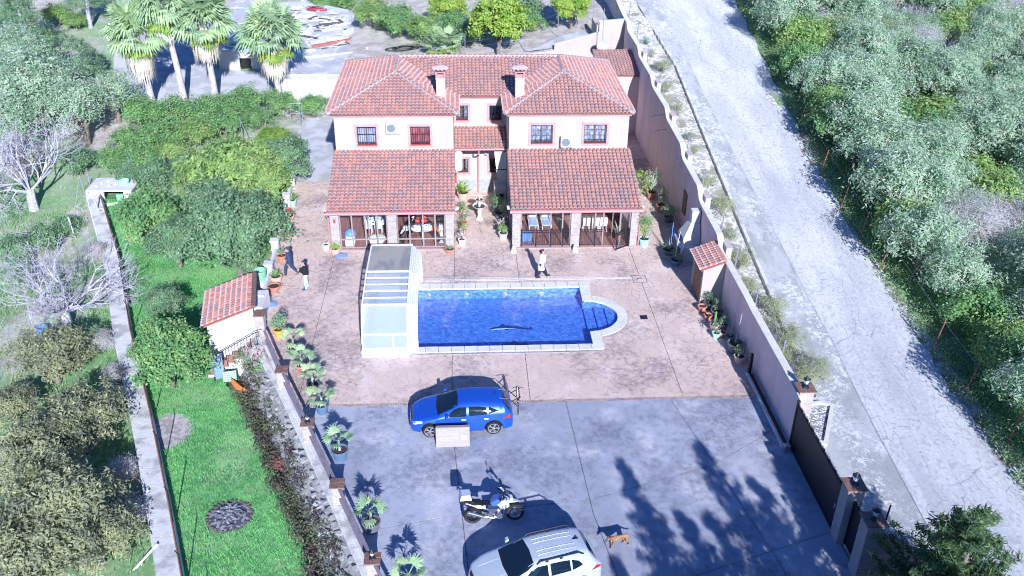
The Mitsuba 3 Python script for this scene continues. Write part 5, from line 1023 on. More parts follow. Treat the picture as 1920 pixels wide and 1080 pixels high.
# all face +x; z up; feet on 0
walk = dict(hip=(0, 0, .93), chest=(.02, 0, 1.30), neck=(.03, 0, 1.45), lsh=(.02, .20, 1.37), rsh=(.02, -.20, 1.37), lel=(-.10, .25, 1.10), lwr=(.0, .26, .86), rel=(.10, -.25, 1.09), rwr=(.25, -.22, .90), lhp=(.02, .09, .90), lkn=(.24, .09, .50), lan=(.28, .09, .09), ltoe=(.46, .10, .05), rhp=(-.02, -.09, .90), rkn=(-.06, -.09, .49), ran=(-.36, -.09, .16), rtoe=(-.26, -.09, .04), hairm=NAVY)
person('man in a navy jacket, dark trousers and cap walking left across the yard', walk, NAVY, bs('dark_jeans', (.03, .045, .085), .85), SHOE_W, cap, (1, 0), (-9.40, 44.30, .003), PI-.05)
stand = dict(hip=(0, 0, .90), chest=(.0, 0, 1.25), neck=(.02, 0, 1.40), lsh=(.01, .185, 1.32), rsh=(.01, -.185, 1.32), lel=(.06, .23, 1.07), lwr=(.27, .08, 1.14), rel=(.06, -.23, 1.07), rwr=(.27, -.08, 1.14), lhd=(.8, -.4, .3), rhd=(.8, .4, .3), lhp=(.0, .09, .87), lkn=(.05, .10, .48), lan=(.03, .10, .08), ltoe=(.21, .12, .045), rhp=(.0, -.09, .87), rkn=(.0, -.10, .48), ran=(-.06, -.10, .08), rtoe=(.12, -.12, .045))
person('person in a black top and pale jeans standing and holding up a phone', stand, CHARC, PALEJ, bs('navy_shoe', (.03, .05, .13), .6), shorthair, (1, 0), (-8.32, 42.75, .003), PI+.15, [('phone', tf(box(-.006, .006, -.04, .04, -.08, .08, .004), (.37, 0, 1.22), ry=.35), WHITE)])
coat = dict(hip=(0, 0, .90), chest=(.02, 0, 1.26), neck=(.04, 0, 1.40), lsh=(.02, .18, 1.32), rsh=(.02, -.18, 1.32), lel=(.02, .24, 1.06), lwr=(-.04, .2, .86), rel=(.05, -.24, 1.08), rwr=(-.14, -.13, 1.33), rhd=(-.3, .2, .9), lhp=(.02, .08, .87), lkn=(.20, .08, .50), lan=(.34, .08, .13), ltoe=(.50, .08, .07), rhp=(-.02, -.08, .87), rkn=(.0, -.08, .47), ran=(-.24, -.08, .10), rtoe=(-.08, -.08, .045),
    skirt=[[((0, 0, .93), (.155, .185, .12)), ((.0, 0, .70), (.18, .19, .10)), ((.02, 0, .50), (.20, .20, .06))]])
coat.update(rel=(.14, -.24, 1.10), rwr=(.17, -.10, 1.35), rhd=(.2, .4, .9))
person('woman in a long pale grey coat walking with a phone at her face', coat, GREYCOAT, TROUSER, SHOE_D, bun, (1, 0), (4.30, 43.66, .003), .05, [('phone', tf(box(-.006, .006, -.035, .035, -.07, .07, .004), (.21, -.04, 1.45), ry=.3), BLACK)])
# dog: walks towards -x, head low and turned
F_DOG = bs('dog_coat', lambda p, n, uv: mix((.29, .15, .08), (.17, .09, .05), smoothstep(.4, .7, fbm(p.x*6, p.y*6, p.z*6, 3))), .85); F_MUZ = bs('dog_muzzle', (.10, .07, .055), .8); F_PALE = bs('dog_pale_fur', (.48, .33, .22), .85)
def lg(*j): return [(np.array(p), r) for p, r in j]
body = [lg(((.30, 0, .47), (.13, .10, .14)), ((.12, 0, .46), (.12, .10, .135)), ((-.12, 0, .50), (.10, .085, .10)), ((-.32, 0, .49), (.11, .09, .12))),
    lg(((.36, 0, .52), .085), ((.52, .03, .55), .065)), lg(((.53, .03, .57), .075), ((.56, .04, .56), .07)), lg(((.56, .04, .56), .055), ((.70, .09, .50), .035)),
    lg(((.50, .09, .62), (.02, .03, .03)), ((.48, .12, .55), (.014, .02, .03))), lg(((.53, -.03, .63), (.02, .03, .03)), ((.51, -.08, .57), (.014, .02, .03)))]
for s, fx, bx_ in ((1, .06, -.05), (-1, -.05, .08)):
    body += [lg(((.28, s*.08, .40), .06), ((.26+fx, s*.085, .22), .034), ((.30+fx*1.6, s*.085, .04), .026), ((.35+fx*1.6, s*.085, .022), .024))]
    body += [lg(((-.32, s*.08, .42), .075), ((-.27+bx_, s*.085, .28), .05), ((-.42+bx_, s*.085, .19), .03), ((-.39+bx_*1.5, s*.085, .04), .024), ((-.33+bx_*1.5, s*.085, .022), .024))]
tail = [lg(((-.40, 0, .52), .035), ((-.55, 0, .46), .026), ((-.68, .02, .42), .02), ((-.78, .03, .44), .012))]
k = thing('dog', 'tan dog with a dark muzzle walking on the grey paving near the palm shadows', 'dog'); A = mat4((5.45, 23.58, .003), PI+.22, .80)
part(k, 'body', ap(flesh(body+tail, 2, .035), A), F_DOG, 50); part(k, 'muzzle', ap(flesh([lg(((.60, .055, .545), .05), ((.715, .095, .498), .036)), lg(((.49, .1, .635), (.022, .032, .032)), ((.47, .13, .55), (.016, .022, .032))), lg(((.53, -.04, .64), (.022, .032, .032)), ((.50, -.09, .57), (.016, .022, .032)))], 1, .03), A), F_MUZ, 50)
part(k, 'nose', ap(sphere(.018, 1, (.748, .105, .50)), A), BLACK); part(k, 'chest_fur', ap(flesh([lg(((.36, 0, .42), (.06, .07, .10)), ((.30, 0, .36), (.06, .06, .05)))], 1, .04), A), F_PALE, 50); part(k, 'collar', ap(tf(ring_(.085, .012, 14, 5), (.44, .015, .535), ry=0, rz=PI/2, rx=.0), A), REDPLASTIC)
for q in (.10, -.02): part(k, 'eye', ap(sphere(.011, 1, (.615, .055+(q-.04)*.55, .60)), A), EYE)

# ------------------------------------------------------------------ foliage kit
def leaves(rs, C, n, rad, l, w, mid=None, up=.35, flat_=.8):
    C = np.asarray(C, float); k = len(C); P = np.repeat(C, n, 0)+rs.normal(0, 1, (k*n, 3))*np.asarray(rad)*.6
    mid = C.mean(0) if mid is None else np.asarray(mid); o = P-mid; o /= np.linalg.norm(o, axis=1, keepdims=True)+1e-9
    N = o*flat_+[0, 0, up]+rs.normal(0, .55, P.shape); N /= np.linalg.norm(N, axis=1, keepdims=True)
    d = rs.normal(0, 1, P.shape)+[0, 0, -.2]; d -= N*(d*N).sum(1, keepdims=True); d /= np.linalg.norm(d, axis=1, keepdims=True)+1e-9; s = np.cross(N, d)
    q = rs.uniform(.7, 1.3, (len(P), 1)); a = d*l*q*.5; b = s*w*q*.5
    v = np.stack([P-a, P+b-a*.1, P+a, P-b-a*.1], 1).reshape(-1, 3); i = np.arange(len(P))[:, None]*4
    return v, np.vstack([i+[0, 1, 2], i+[0, 2, 3]])
def straps(rs, n, L, w, up=(.4, 1.3), curve=.9, base=(0, 0, 0), seg=4):
    v, f = [], []
    for i in range(n):
        az = rs.uniform(0, 2*PI); e = rs.uniform(*up); LL = L*rs.uniform(.7, 1.1); p = np.array(base, float); h = np.array([math.cos(az), math.sin(az), 0]); s = np.array([-h[1], h[0], 0])
        for j in range(seg+1):
            t = j/seg; ww = w*(1-t)**.7*(.6+.8*min(t*3, 1))*.5+.002; v += [p-s*ww, p+s*ww]
            ee = e-curve*t*t; p = p+(h*math.cos(ee)+np.array([0, 0, math.sin(ee)]))*LL/seg
        b = len(v)-2*(seg+1)
        for j in range(seg): q = b+2*j; f += [[q, q+1, q+3], [q, q+3, q+2]]
    return M(v, f)
def fan(rs, pet, R, nseg=14, spread=1.75, droop=.35, fold=.25):
    """palmate leaf growing along +x from the origin"""
    v, f = [], []; c = np.array([pet, 0, -pet*.06])
    v += [[0, -.012, 0], [0, .012, 0], c+[0, .008, 0], c-[0, .008, 0]]; f += [[0, 1, 2], [0, 2, 3]]
    for i in range(nseg):
        a = (i/(nseg-1)-.5)*2*spread; r = R*(1-.28*abs(a)/spread)*rs.uniform(.92, 1.06); h = np.array([math.cos(a), math.sin(a), fold*(-1)**i*.12]); s = np.array([-math.sin(a), math.cos(a), 0]); wd = R*spread/nseg*.62
        m = c+h*r*.58-np.array([0, 0, droop*r*.10]); t = c+h*r*.95-np.array([0, 0, droop*r*rs.uniform(.3, .75)]); b = len(v)
        v += [c, m+s*wd, m-s*wd, t]; f += [[b, b+1, b+2], [b+1, b+3, b+2]]
    return M(v, f)
def fans(rs, n, elev, pet, R, at, nseg=14, spread=1.75, droop=.35, roll=.3):
    out = []
    for i in range(n):
        az = i*2.399963+rs.uniform(-.3, .3); e = rs.uniform(*elev); out.append(tf(tf(fan(rs, pet*rs.uniform(.8, 1.15), R*rs.uniform(.85, 1.1), nseg, spread, droop), rx=rs.uniform(-roll, roll)), at, az, ry=-e))
    return join(out)
def pot_mesh(r0, r1, h, rim=.03, n=18): return lathe([(0, .0), (r0, 0), (r1, h-.06), (r1+rim, h-.055), (r1+rim, h), (r1-.02, h), (r1-.03, h-.07), (0, h-.07)], n)
def potted(lab, x, y, pm, pot=(.16, .22, .36), plant=None, z=.003, cat='potted plant', group=None, name='potted_plant', rz=0.0):
    k = thing(name, lab, cat, group); A = mat4((x, y, z), rz)
    part(k, 'pot', ap(pot_mesh(*pot), A), pm, 40); part(k, 'soil', ap(lathe([(0, pot[2]-.065), (pot[1]-.035, pot[2]-.064)], 14), A), SOIL)
    for nme, m, b in plant or (): part(k, nme, ap(tf(m, (0, 0, pot[2]-.07)), A), b)
    return k
RS = np.random.RandomState(7)
def bushy(h, w, b, n=9, per=26, l=.11, wd=.05, stem=True, rs=RS):
    C = rs.normal(0, 1, (n, 3)); C /= np.linalg.norm(C, axis=1, keepdims=True); C = C*[w*.36, w*.36, h*.32]+[0, 0, h*.62]
    out = [('foliage', leaves(rs, C, per, w*.20, l, wd), b)]
    if stem: out.append(('stem', join([tube([(0, 0, 0), tuple(c*[.4, .4, .5]), tuple(c)], [.015, .012, .006], 4) for c in C[:6]]), BARK))
    return out
def palmlet(h, n=9, R=.42, rs=RS):
    return [('trunk', tube([(0, 0, 0), (0, 0, h*.45)], [.06, .045], 7), PALMBARK), ('frond', fans(rs, n, (.05, 1.25), .38, R, (0, 0, h*.45), 11, 1.6, .5), L_PALM)]
def strappy(n, L, w, b, rs=RS, up=(.5, 1.4)): return [('leaf', straps(rs, n, L, w, up), b)]

# ------------------------------------------------------------------ potted plants
G1 = 'potted fan palms along the terrace rails'
for i, (x, y, pm, p, h, lab) in enumerate(((-8.05, 36.55, POTGREY, (.20, .27, .40), .9, 'potted fan palm in a dark pot, nearest the tiled shed'), (-7.45, 35.0, TERRA, (.20, .26, .38), .8, 'potted fan palm in a terracotta pot, second from the shed'), (-6.72, 33.45, POTGREY, (.20, .26, .40), 1.0, 'leafy potted fan palm beside the farthest railing pillar, pot hidden'), (-6.12, 31.85, POTSLATE, (.22, .29, .44), .95, 'potted fan palm in a slate blue pot by the brick border line'), (-5.02, 28.75, POTSLATE, (.24, .33, .50), 1.0, 'potted fan palm in a big slate pot, middle of the grey paving edge'), (-3.45, 24.7, POTGREY, (.24, .32, .46), 1.05, 'potted fan palm in a dark pot near the second terrace pillar'), (-1.95, 21.75, POTGREY, (.24, .32, .46), 1.0, 'potted fan palm at the bottom edge beside the nearest terrace pillar'))):
    potted(lab, x, y, pm, p, palmlet(h, 9+i % 3), name='potted_palm', cat='potted palm', group=None)
YPOT = bs('yellow_ochre_pot', (.62, .33, .05), .6)
potted('shrub with dark leaves in a yellow ochre pot beside the shed pier', -9.0, 38.05, YPOT, (.17, .24, .42), bushy(1.0, .9, L_DARK, 12, 40))
potted('spiky green agave in an aqua pot at the far end of the upper terrace', -10.75, 53.6, POTBLUE, (.18, .26, .42), strappy(26, .75, .10, L_GREEN))
potted('pot of bright red flowers on the upper terrace', -10.55, 51.3, TERRAPALE, (.20, .26, .38), bushy(.45, .6, L_GREEN, 7, 22)+[('flower', leaves(RS, RS.normal(0, .16, (9, 3))+[0, 0, .42], 12, .08, .09, .07), L_FLOWER)])
potted('loose grey shrub in a pale pink pot on the upper terrace', -10.3, 49.1, TERRAPALE, (.22, .28, .42), bushy(.95, .8, L_DARK, 9, 22))
potted('small dark plant in a bright terracotta pot between the men and the dark tree', -10.15, 46.0, TERRA, (.20, .27, .40), bushy(.5, .55, L_DARK, 7, 18))
potted('thick green rosemary bush in a pale pot near the shed', -10.05, 43.5, TERRAPALE, (.24, .30, .42), strappy(60, .55, .035, L_GREEN, up=(.5, 1.5)))
potted('empty round terracotta bowl on the paving near the shed', -10.0, 42.55, TERRA, (.20, .33, .36))
k = thing('plastic_tub', 'pale green plastic tub standing on the white block by the terrace', 'tub'); part(k, 'body', tf(lathe([(0, 0), (.26, 0), (.34, .55), (.36, .55), (.36, .58), (.32, .58), (.25, .03), (0, .03)], 20), (-10.75, 43.05, .45)), GREENPLASTIC, 40); part(k, 'plinth', box(-11.1, -10.4, 42.75, 43.4, -.6, .447), STUCCO_WHITE)
for x, y, lab in ((-9.95, 41.15, 'blue round parasol base with its pole socket near the shed'), (-6.9, 46.55, 'blue round parasol base in front of the left porch')):
    k = thing('parasol_base', lab, 'parasol base'); part(k, 'disc', tf(lathe([(0, .0), (.36, 0), (.36, .05), (.12, .12), (0, .12)], 20), (x, y, .003)), bs('parasol_base', (.20, .26, .42), .5), 40)
    part(k, 'socket', rod((x, y, .11), (x, y, .55 if y < 45 else .2), .03, 8), POTGREY)
potted('sparse succulent in a white pot left of the left porch', -7.85, 47.35, WHITE, (.15, .20, .36), strappy(7, .55, .04, L_DARK, up=(.3, 1.2)))
k = potted('round yellow green cushion plant in a terracotta pot at the left porch corner', -7.25, 46.85, TERRAPALE, (.20, .26, .34), [('cushion', leaves(RS, RS.normal(0, .13, (40, 3))*[1, 1, .7]+[0, 0, .22], 16, .06, .07, .03), bs('cushion_green', (.36, .36, .12), .9) if False else L_YELL)])
potted('pale succulent in a terracotta bowl at the right corner of the left porch', -.72, 46.8, TERRA, (.20, .28, .26), strappy(26, .35, .05, L_OLIVE))
potted('large agave in a pink pot deep in the gap between the wings', .12, 54.3, TERRAPALE, (.26, .36, .52), strappy(40, .95, .11, L_YELL))
potted('leafy plant against the side of the left porch, third from the front', .05, 52.2, TERRAPALE, (.16, .2, .3), bushy(.6, .6, L_DARK, 6, 18)); potted('bright green trailing plant against the side of the left porch, second from the front', .1, 50.2, TERRA, (.16, .22, .34), bushy(1.1, .8, L_GREEN, 10, 26))
potted('plant with reddish flowers against the side of the left porch', .05, 49.1, TERRA, (.16, .22, .34), bushy(.7, .6, L_GREEN, 7, 20)+[('flower', leaves(RS, RS.normal(0, .14, (5, 3))+[0, 0, .5], 8, .06, .07, .05), L_FLOWER)])
potted('grey twiggy plant in a white pot, foremost beside the left porch', .0, 47.75, WHITE, (.16, .22, .40), bushy(.7, .8, L_DRY, 8, 20))
potted('compact green shrub in a grey stone pot, foremost beside the right porch', 2.45, 48.5, CONCRETE, (.20, .27, .42), bushy(.55, .6, L_GREEN, 9, 34)); potted('plant with pale leaves and red tips beside the right porch, second from the front', 2.4, 49.6, TERRA, (.18, .22, .36), bushy(.7, .6, L_DRY, 7, 18))
potted('dark dense shrub in the shade by the white outdoor oven', 2.35, 51.4, POTGREY, (.22, .28, .40), bushy(1.1, 1.1, L_DARK, 14, 40)); potted('tall pale leaved plant in the shade of the right porch eave', 2.55, 50.4, POTGREY, (.18, .22, .40), bushy(1.5, .6, L_OLIVE, 9, 22)); potted('dark bushy plant in front of the white oven body', 2.25, 52.5, POTGREY, (.2, .26, .36), bushy(.9, .9, L_DARK, 12, 36))
potted('tall leafy shrub in an aqua pot at the right corner of the right porch', 10.70, 47.35, POTBLUE, (.22, .31, .48), bushy(1.75, 1.0, L_GREEN, 18, 40)+bushy(1.2, .8, L_YELL, 6, 20, stem=False))
potted('tall yellowish tree-like plant along the right side of the right porch', 10.95, 51.4, TERRA, (.2, .26, .4), bushy(2.9, 1.3, L_YELL, 22, 26, .16, .06)); potted('pale green shrub in a terracotta pot against the wall, behind the barbecue', 12.45, 54.2, TERRA, (.22, .3, .44), bushy(1.7, 1.2, L_OLIVE, 18, 40)); potted('dark plant in a terracotta trough pot by the pink wall', 12.7, 52.3, TERRA, (.22, .28, .4), bushy(1.2, .9, L_DARK, 12, 30)); potted('low round dark shrub by the wall just behind the barbecue', 12.85, 50.6, POTGREY, (.22, .28, .36), bushy(.8, 1.1, L_DARK, 14, 36))
potted('spiky pale yucca with a blue cane in a dark bowl left of the barbecue', 11.95, 46.2, POTGREY, (.26, .36, .34), strappy(22, .7, .06, L_OLIVE)+[('cane', rod((.1, .1, 0), (.12, .12, 1.7), .02, 5), BLUEPLASTIC)]); potted('dark leafy plant on the shaded paving with two white canes', 12.1, 44.9, POTSLATE, (.24, .32, .34), bushy(.6, .8, L_DARK, 10, 26)+[('cane', join(rod((.1, 0, 0), (.5, .1, 1.6), .018, 5), rod((-.1, .1, 0), (.1, .2, 1.7), .018, 5)), WHITE)])
rp = ((12.35, 39.75, TERRA, .22, 0, 'terracotta pot of soil nearest the tool shed'), (12.75, 40.0, POTGREY, .26, 1, 'dark pot with a twiggy plant close to the tool shed wall'), (12.45, 38.9, TERRA, .20, 0, 'small empty terracotta pot second from the tool shed'), (12.95, 39.1, POTGREY, .3, 1, 'large black pot with bare canes by the wall near the tool shed'), (12.5, 37.9, TERRAPALE, .22, 2, 'pale bowl with white stones and an upright cactus in the row by the pink wall'), (12.95, 37.9, POTSLATE, .24, 1, 'slate pot with a dark shrub in the row by the pink wall'), (12.45, 37.2, POTBLUE, .20, 1, 'aqua blue pot with a small plant in the row by the pink wall'), (12.75, 37.3, TERRA, .18, 0, 'little brown pot beside the aqua blue pot'), (13.05, 36.9, POTGREY, .2, 3, 'black pot with one tall cane against the pink wall'), (13.0, 35.9, POTGREY, .36, 3, 'wide black bowl planter with a slanting cane, second from the near end of the row'), (13.0, 35.0, TERRAPALE, .26, 1, 'tall brown pot with a trailing plant, nearest end of the row by the pink wall'))
for x, y, pm, r, kind, lab in rp:
    pl_ = None if kind == 0 else bushy(.6, .6, L_DARK, 7, 18) if kind == 1 else [('cactus', tube([(0, 0, 0), (.02, 0, .45), (.03, .02, .8)], [.06, .065, .04], 8), L_GREEN)] if kind == 2 else [('cane', rod((0, 0, 0), (.2, .25, 1.5), .014, 5), PALEBARK), ('leaf', straps(RS, 8, .4, .04), L_OLIVE)]
    potted(lab, x, y, pm, (r*.75, r, r*1.5), pl_)

# ------------------------------------------------------------------ fixtures and yard objects
def ac(lab, x, z):
    k = thing('air_conditioner', lab, 'air conditioner'); w, h = .42, .32
    part(k, 'casing', box(x-w, x+w, 51.50, 51.85, z-h, z+h, .02), WHITE); fx = x-.12
    part(k, 'fan_grille', tf(join([lathe([(r-.006, 0), (r+.006, 0), (r+.006, .012), (r-.006, .012)], 24) for r in (.25, .20, .15, .10, .05)]), (fx, 51.495, z), rx=PI/2), bs('ac_grey', (.15, .18, .21), .6)); part(k, 'fan_recess', tf(lathe([(0, .001), (.26, .001)], 24), (fx, 51.499, z), rx=PI/2), bs('ac_grey', 0))
    part(k, 'logo', box(x+.20, x+.34, 51.494, 51.499, z+.18, z+.205), BLUEPLASTIC); part(k, 'valve_cover', box(x+w, x+w+.05, 51.6, 51.75, z-.15, z+.05, .01), WHITE)
    part(k, 'bracket', join([box(x+s*.28-.02, x+s*.28+.02, 51.48, 51.945, z-h-.05, z-h-.003) for s in (-1, 1)]), GALV)
    return k
ac('white air conditioner outdoor unit between the barred windows of the left wing', -3.96, 5.85); k = ac('white air conditioner outdoor unit with a vertical pipe cover on the right wing', 6.45, 4.9); part(k, 'pipe_cover', box(6.42, 6.52, 51.90, 51.945, 5.25, 6.2), WHITE)
k = thing('water_heater', 'white upright cylinder water heater on the wall in the gap', 'water heater'); part(k, 'tank', tf(lathe([(0, 0), (.20, .02), (.24, .08), (.24, 1.12), (.20, 1.18), (0, 1.2)], 20), (-.13, 52.6, 2.75)), WHITE, 40); part(k, 'pipe', tube([(-.13, 52.6, 2.77), (-.13, 52.6, 2.55), (-.3, 52.7, 2.5)], .02), CHROME); part(k, 'bracket', box(-.42, -.2, 52.5, 52.7, 3.6, 3.66), GALV)
single('meter_box', 'small red box on the wall under the white water heater', 'box', join(box(-.415, -.28, 52.9, 53.35, 1.75, 2.25, .02), box(-.279, -.27, 52.95, 53.3, 1.8, 2.2)), REDPLASTIC)
single('floodlight', 'small floodlight beside the right lower window in the gap', 'lamp', join(box(1.55, 1.72, 55.28, 55.38, 2.62, 2.72, .01), box(1.6, 1.66, 55.375, 55.398, 2.6, 2.75)), STEEL)
k = thing('fountain', 'white two tier stone fountain in the gap between the porches', 'fountain'); fx, fy = 1.11, 51.25
part(k, 'pedestal', tf(lathe([(0, 0), (.24, 0), (.24, .06), (.16, .12), (.10, .35), (.13, .5), (.08, .75)], 16), (fx, fy, .003)), CREAM, 40); part(k, 'lower_bowl', tf(lathe([(.07, .74), (.28, .80), (.42, .92), (.44, .95), (.40, .94), (.26, .84), (.05, .82)], 24), (fx, fy, 0)), CREAM, 40); part(k, 'column', tf(lathe([(.09, .82), (.06, .95), (.08, 1.1), (.05, 1.25)], 12), (fx, fy, 0)), CREAM, 40); part(k, 'upper_bowl', tf(lathe([(.05, 1.24), (.18, 1.29), (.28, 1.36), (.29, 1.385), (.25, 1.37), (.16, 1.31), (.04, 1.30)], 20), (fx, fy, 0)), CREAM, 40); part(k, 'finial', tf(lathe([(.05, 1.3), (.04, 1.42), (.065, 1.5), (0, 1.58)], 10), (fx, fy, 0)), CREAM, 40)
for r, z in ((.36, .90), (.22, 1.345)): part(k, 'bowl_water', tf(lathe([(0, 0), (r, 0)], 20), (fx, fy, z)), bs('bowl_water', (.05, .06, .07), .08))
k = thing('satellite_dish', 'pale blue satellite dish behind the right wing roof', 'satellite dish'); Dm = mat4((11.5, 72.4, 5.35), 0, rx=PI/2+.25)
part(k, 'dish', ap(lathe([(0, -.10), (.2, -.08), (.38, -.02), (.46, .03), (.475, .03), (.39, -.035), (.2, -.10), (0, -.12)], 24), Dm), bs('dish_paint', (.52, .60, .66), .4), 40); part(k, 'arm', ap(tube([(0, -.44, .02), (0, -.3, .35), (0, -.02, .5)], .015), Dm), GALV); part(k, 'receiver', ap(sphere(.06, 1, (0, 0, .5)), Dm), WHITE); part(k, 'mast', tube([(11.5, 72.55, 4.2), (11.5, 72.55, 8.2)], .03), GALV)
for x, y, s, m, lab in ((2.98, 46.75, .15, CREAM, 'small pale stone figure at the foot of the left pillar of the right porch'), (6.55, 46.75, .16, CREAM, 'small pale stone figure at the foot of the middle pillar of the right porch')):
    k = thing('garden_ornament', lab, 'ornament'); part(k, 'body', tf(join(flesh([lg(((0, 0, .1), .15), ((0, 0, .28), .11)), lg(((0, -.03, .38), .085), ((0, -.08, .36), .05)), lg(((.1, -.06, .05), .06), ((.1, -.14, .03), .05)), lg(((-.1, -.06, .05), .06), ((-.1, -.14, .03), .05))], 1, .04)), (x, y, .003)), m, 50); part(k, 'base', box(x-.19, x+.19, y-.2, y+.16, .003, .04, .01), CREAM)
# bins and barrow at the foot of the stairs
k = thing('wheelie_bin', 'blue grey wheelie bin lying at the foot of the garden stairs', 'bin'); A = mat4((-11.75, 36.75, -1.35), .4, rx=-1.2)
part(k, 'body', ap(hull([[x*1.0, y*1.0, z] for x, y, z in ((-.28, -.3, 1), (.28, -.3, 1), (-.28, .3, 1), (.28, .3, 1), (-.22, -.24, 0), (.22, -.24, 0), (-.22, .24, 0), (.22, .24, 0))]), A), GREYBIN); part(k, 'lid', ap(box(-.31, .31, -.34, .34, 1.003, 1.07, .02), A), GREYBIN); part(k, 'wheel', ap(join([tf(lathe([(0, -.025), (.1, -.025), (.1, .025), (0, .025)], 12), (s*.26, .24, .06), ry=PI/2) for s in (-1, 1)]), A), RUBBER, kind='stuff')
k = thing('plastic_crate', 'green plastic crate leaning on the blue grey bin', 'crate'); A = mat4((-11.2, 36.45, -1.45), .2, rx=-.5); part(k, 'panel', ap(join([box(-.3, .3, -.3+.58*i, -.27+.58*i, .1*j, .1*j+.075) for i in (0, 1) for j in range(5)]), A), GREENPLASTIC, kind='stuff'); part(k, 'base', ap(join(box(-.3, .3, -.26, .27, 0, .02), box(-.3, -.27, -.269, .279, .0, .48), box(.27, .3, -.269, .279, 0, .48)), A), GREENPLASTIC)
k = thing('wheelbarrow', 'orange wheelbarrow tipped over on the lawn by the stairs', 'wheelbarrow'); A = mat4((-10.75, 35.75, -1.45), 2.2, rx=.9)
part(k, 'tray', ap(hull([[-.3, -.22, 0], [.35, -.18, 0], [-.3, .22, 0], [.35, .18, 0], [-.5, -.34, .28], [.55, -.3, .2], [-.5, .34, .28], [.55, .3, .2]]), A), ORANGE); part(k, 'handle', ap(join(tube([(-1.0, .3, .1), (-.3, .22, -.03), (.7, .06, -.08)], .02), tube([(-1.0, -.3, .1), (-.3, -.22, -.03), (.7, -.06, -.08)], .02)), A), STEEL); part(k, 'wheel', ap(tf(ring_(.16, .045, 16, 6), (.75, 0, -.08)), A), RUBBER); part(k, 'leg', ap(join(rod((-.3, .2, 0), (-.35, .24, -.3), .018), rod((-.3, -.2, 0), (-.35, -.24, -.3), .018)), A), STEEL)
single('red_tarp', 'crumpled dark red tarpaulin lying at the foot of the rubble wall', 'tarpaulin', tf(rock(random.Random(8), .38, .75, .22, 18), (-7.9, 30.4, -1.55), .5), bs('tarp_red', (.20, .05, .06), .7))
# fire pit, dry patch
k = thing('fire_pit', 'round heap of grey ash and charred wood on the lawn', 'fire pit'); rg = random.Random(4)
part(k, 'ash', tf(lathe([(0, .10), (.35, .09), (.7, .04), (.86, .005)], 20), (-9.39, 27.5, -1.76)), bs('ash', lambda p, n, uv: mix((.06, .06, .075), (.22, .22, .26), smoothstep(.45, .6, noise(p.x*11, p.y*11))), .95))
for i in range(34):
    a, r = rg.uniform(0, 6.28), .62*math.sqrt(rg.random()); part(k, 'charred_log', tf(rock(rg, rg.uniform(.08, .2), .05, .05), (-9.39+r*math.cos(a), 27.5+r*math.sin(a), -1.66), rg.uniform(0, 3)), bs('pale_ash', (.24, .24, .28), .95) if i % 3 == 0 else POTGREY)
for i in range(30): a = i*.2094; part(k, 'edge_stone', tf(rock(rg, .10, .07, .06), (-9.39+.86*math.cos(a), 27.5+.86*math.sin(a), -1.74), a), bs('burnt_rim', (.10, .085, .08), .95))
# porch contents seen through the glass
k = thing('dining_table', 'table under a blue patterned cloth inside the left porch', 'table'); CLOTH = bs('patterned_cloth', lambda p, n, uv: mix((.62, .78, .82), (.06, .16, .30), smoothstep(.60, .66, noise(p.x*9, p.y*9, p.z*6))), .9)
part(k, 'cloth', join(box(-5.9, -4.6, 49.6, 50.5, .80, .82), box(-5.9, -4.6, 49.58, 49.598, .5, .81)), CLOTH)
for x in (-5.8, -4.7):
    for y in (49.7, 50.4): part(k, 'leg', rod((x, y, .077), (x, y, .80), .03), WOOD)
AQUA = bs('aqua_seat', (.62, .74, .78), .6)
def chair(lab, x, y, rz, m, grp=None):
    put(make(('seat', box(-.22, .22, -.22, .22, .43, .47, .01), m), ('backrest', box(-.22, .22, .19, .23, .5, .95, .012), m), *[('leg', rod((sx*.19, sy*.19, 0), (sx*.19, sy*.19, .43 if sy < 0 else .95), .016, 5), WHITE) for sx in (-1, 1) for sy in (-1, 1)]), 'chair', lab, 'chair', mat4((x, y, .077), rz), grp)
chair('white chair left of centre at the patterned table in the left porch', -5.55, 49.2, PI, AQUA); chair('white chair right of centre at the patterned table in the left porch', -4.95, 49.2, PI, AQUA)
def dirtbike(lab, x, y, rz, m1, m2):
    w = lambda cx, r: ('wheel', tf(ring_(r, .055, 20, 6), (cx, 0, r+.05)), RUBBER)
    put(make(w(-.68, .27), w(.70, .30), ('spokes', join([rod((c, 0, .33), (c+.27*math.cos(a), 0, .33+.27*math.sin(a)), .006, 3) for c in (-.68, .70) for a in np.linspace(0, 2*PI, 9)[:-1]]), STEEL), ('engine', hull([[a, b, c] for a in (-.15, .25) for b in (-.13, .13) for c in (.3, .6)]), DARKMETAL), ('tank', hull([[.3, .1, .86], [.3, -.1, .86], [-.1, .12, .8], [-.1, -.12, .8], [.35, .2, .6], [.35, -.2, .6], [0, .14, .6], [0, -.14, .6]]), m1), ('seat', hull([[-.75, .07, .93], [-.75, -.07, .93], [.05, .1, .85], [.05, -.1, .85], [-.1, .1, .75], [-.1, -.1, .75]]), BLACK), ('mudguard', join(hull([[.45, .06, .78], [.45, -.06, .78], [1.05, .05, .72], [1.05, -.05, .72], [.7, .07, .80], [.7, -.07, .80]]), hull([[-.6, .07, .82], [-.6, -.07, .82], [-1.1, .05, .95], [-1.1, -.05, .95], [-.7, .07, .88], [-.7, -.07, .88]])), m2), ('fork', join(*[rod((.70, s*.09, .33), (.42, s*.09, 1.0), .025) for s in (1, -1)]), STEEL), ('handlebar', tube([(.25, -.4, 1.1), (.4, -.1, 1.02), (.4, .1, 1.02), (.25, .4, 1.1)], .016), BLACK), ('swing_arm', rod((0, .1, .4), (-.68, .1, .32), .03), STEEL)), 'dirt_bike', lab, 'motorcycle', mat4((x, y, .077), rz))
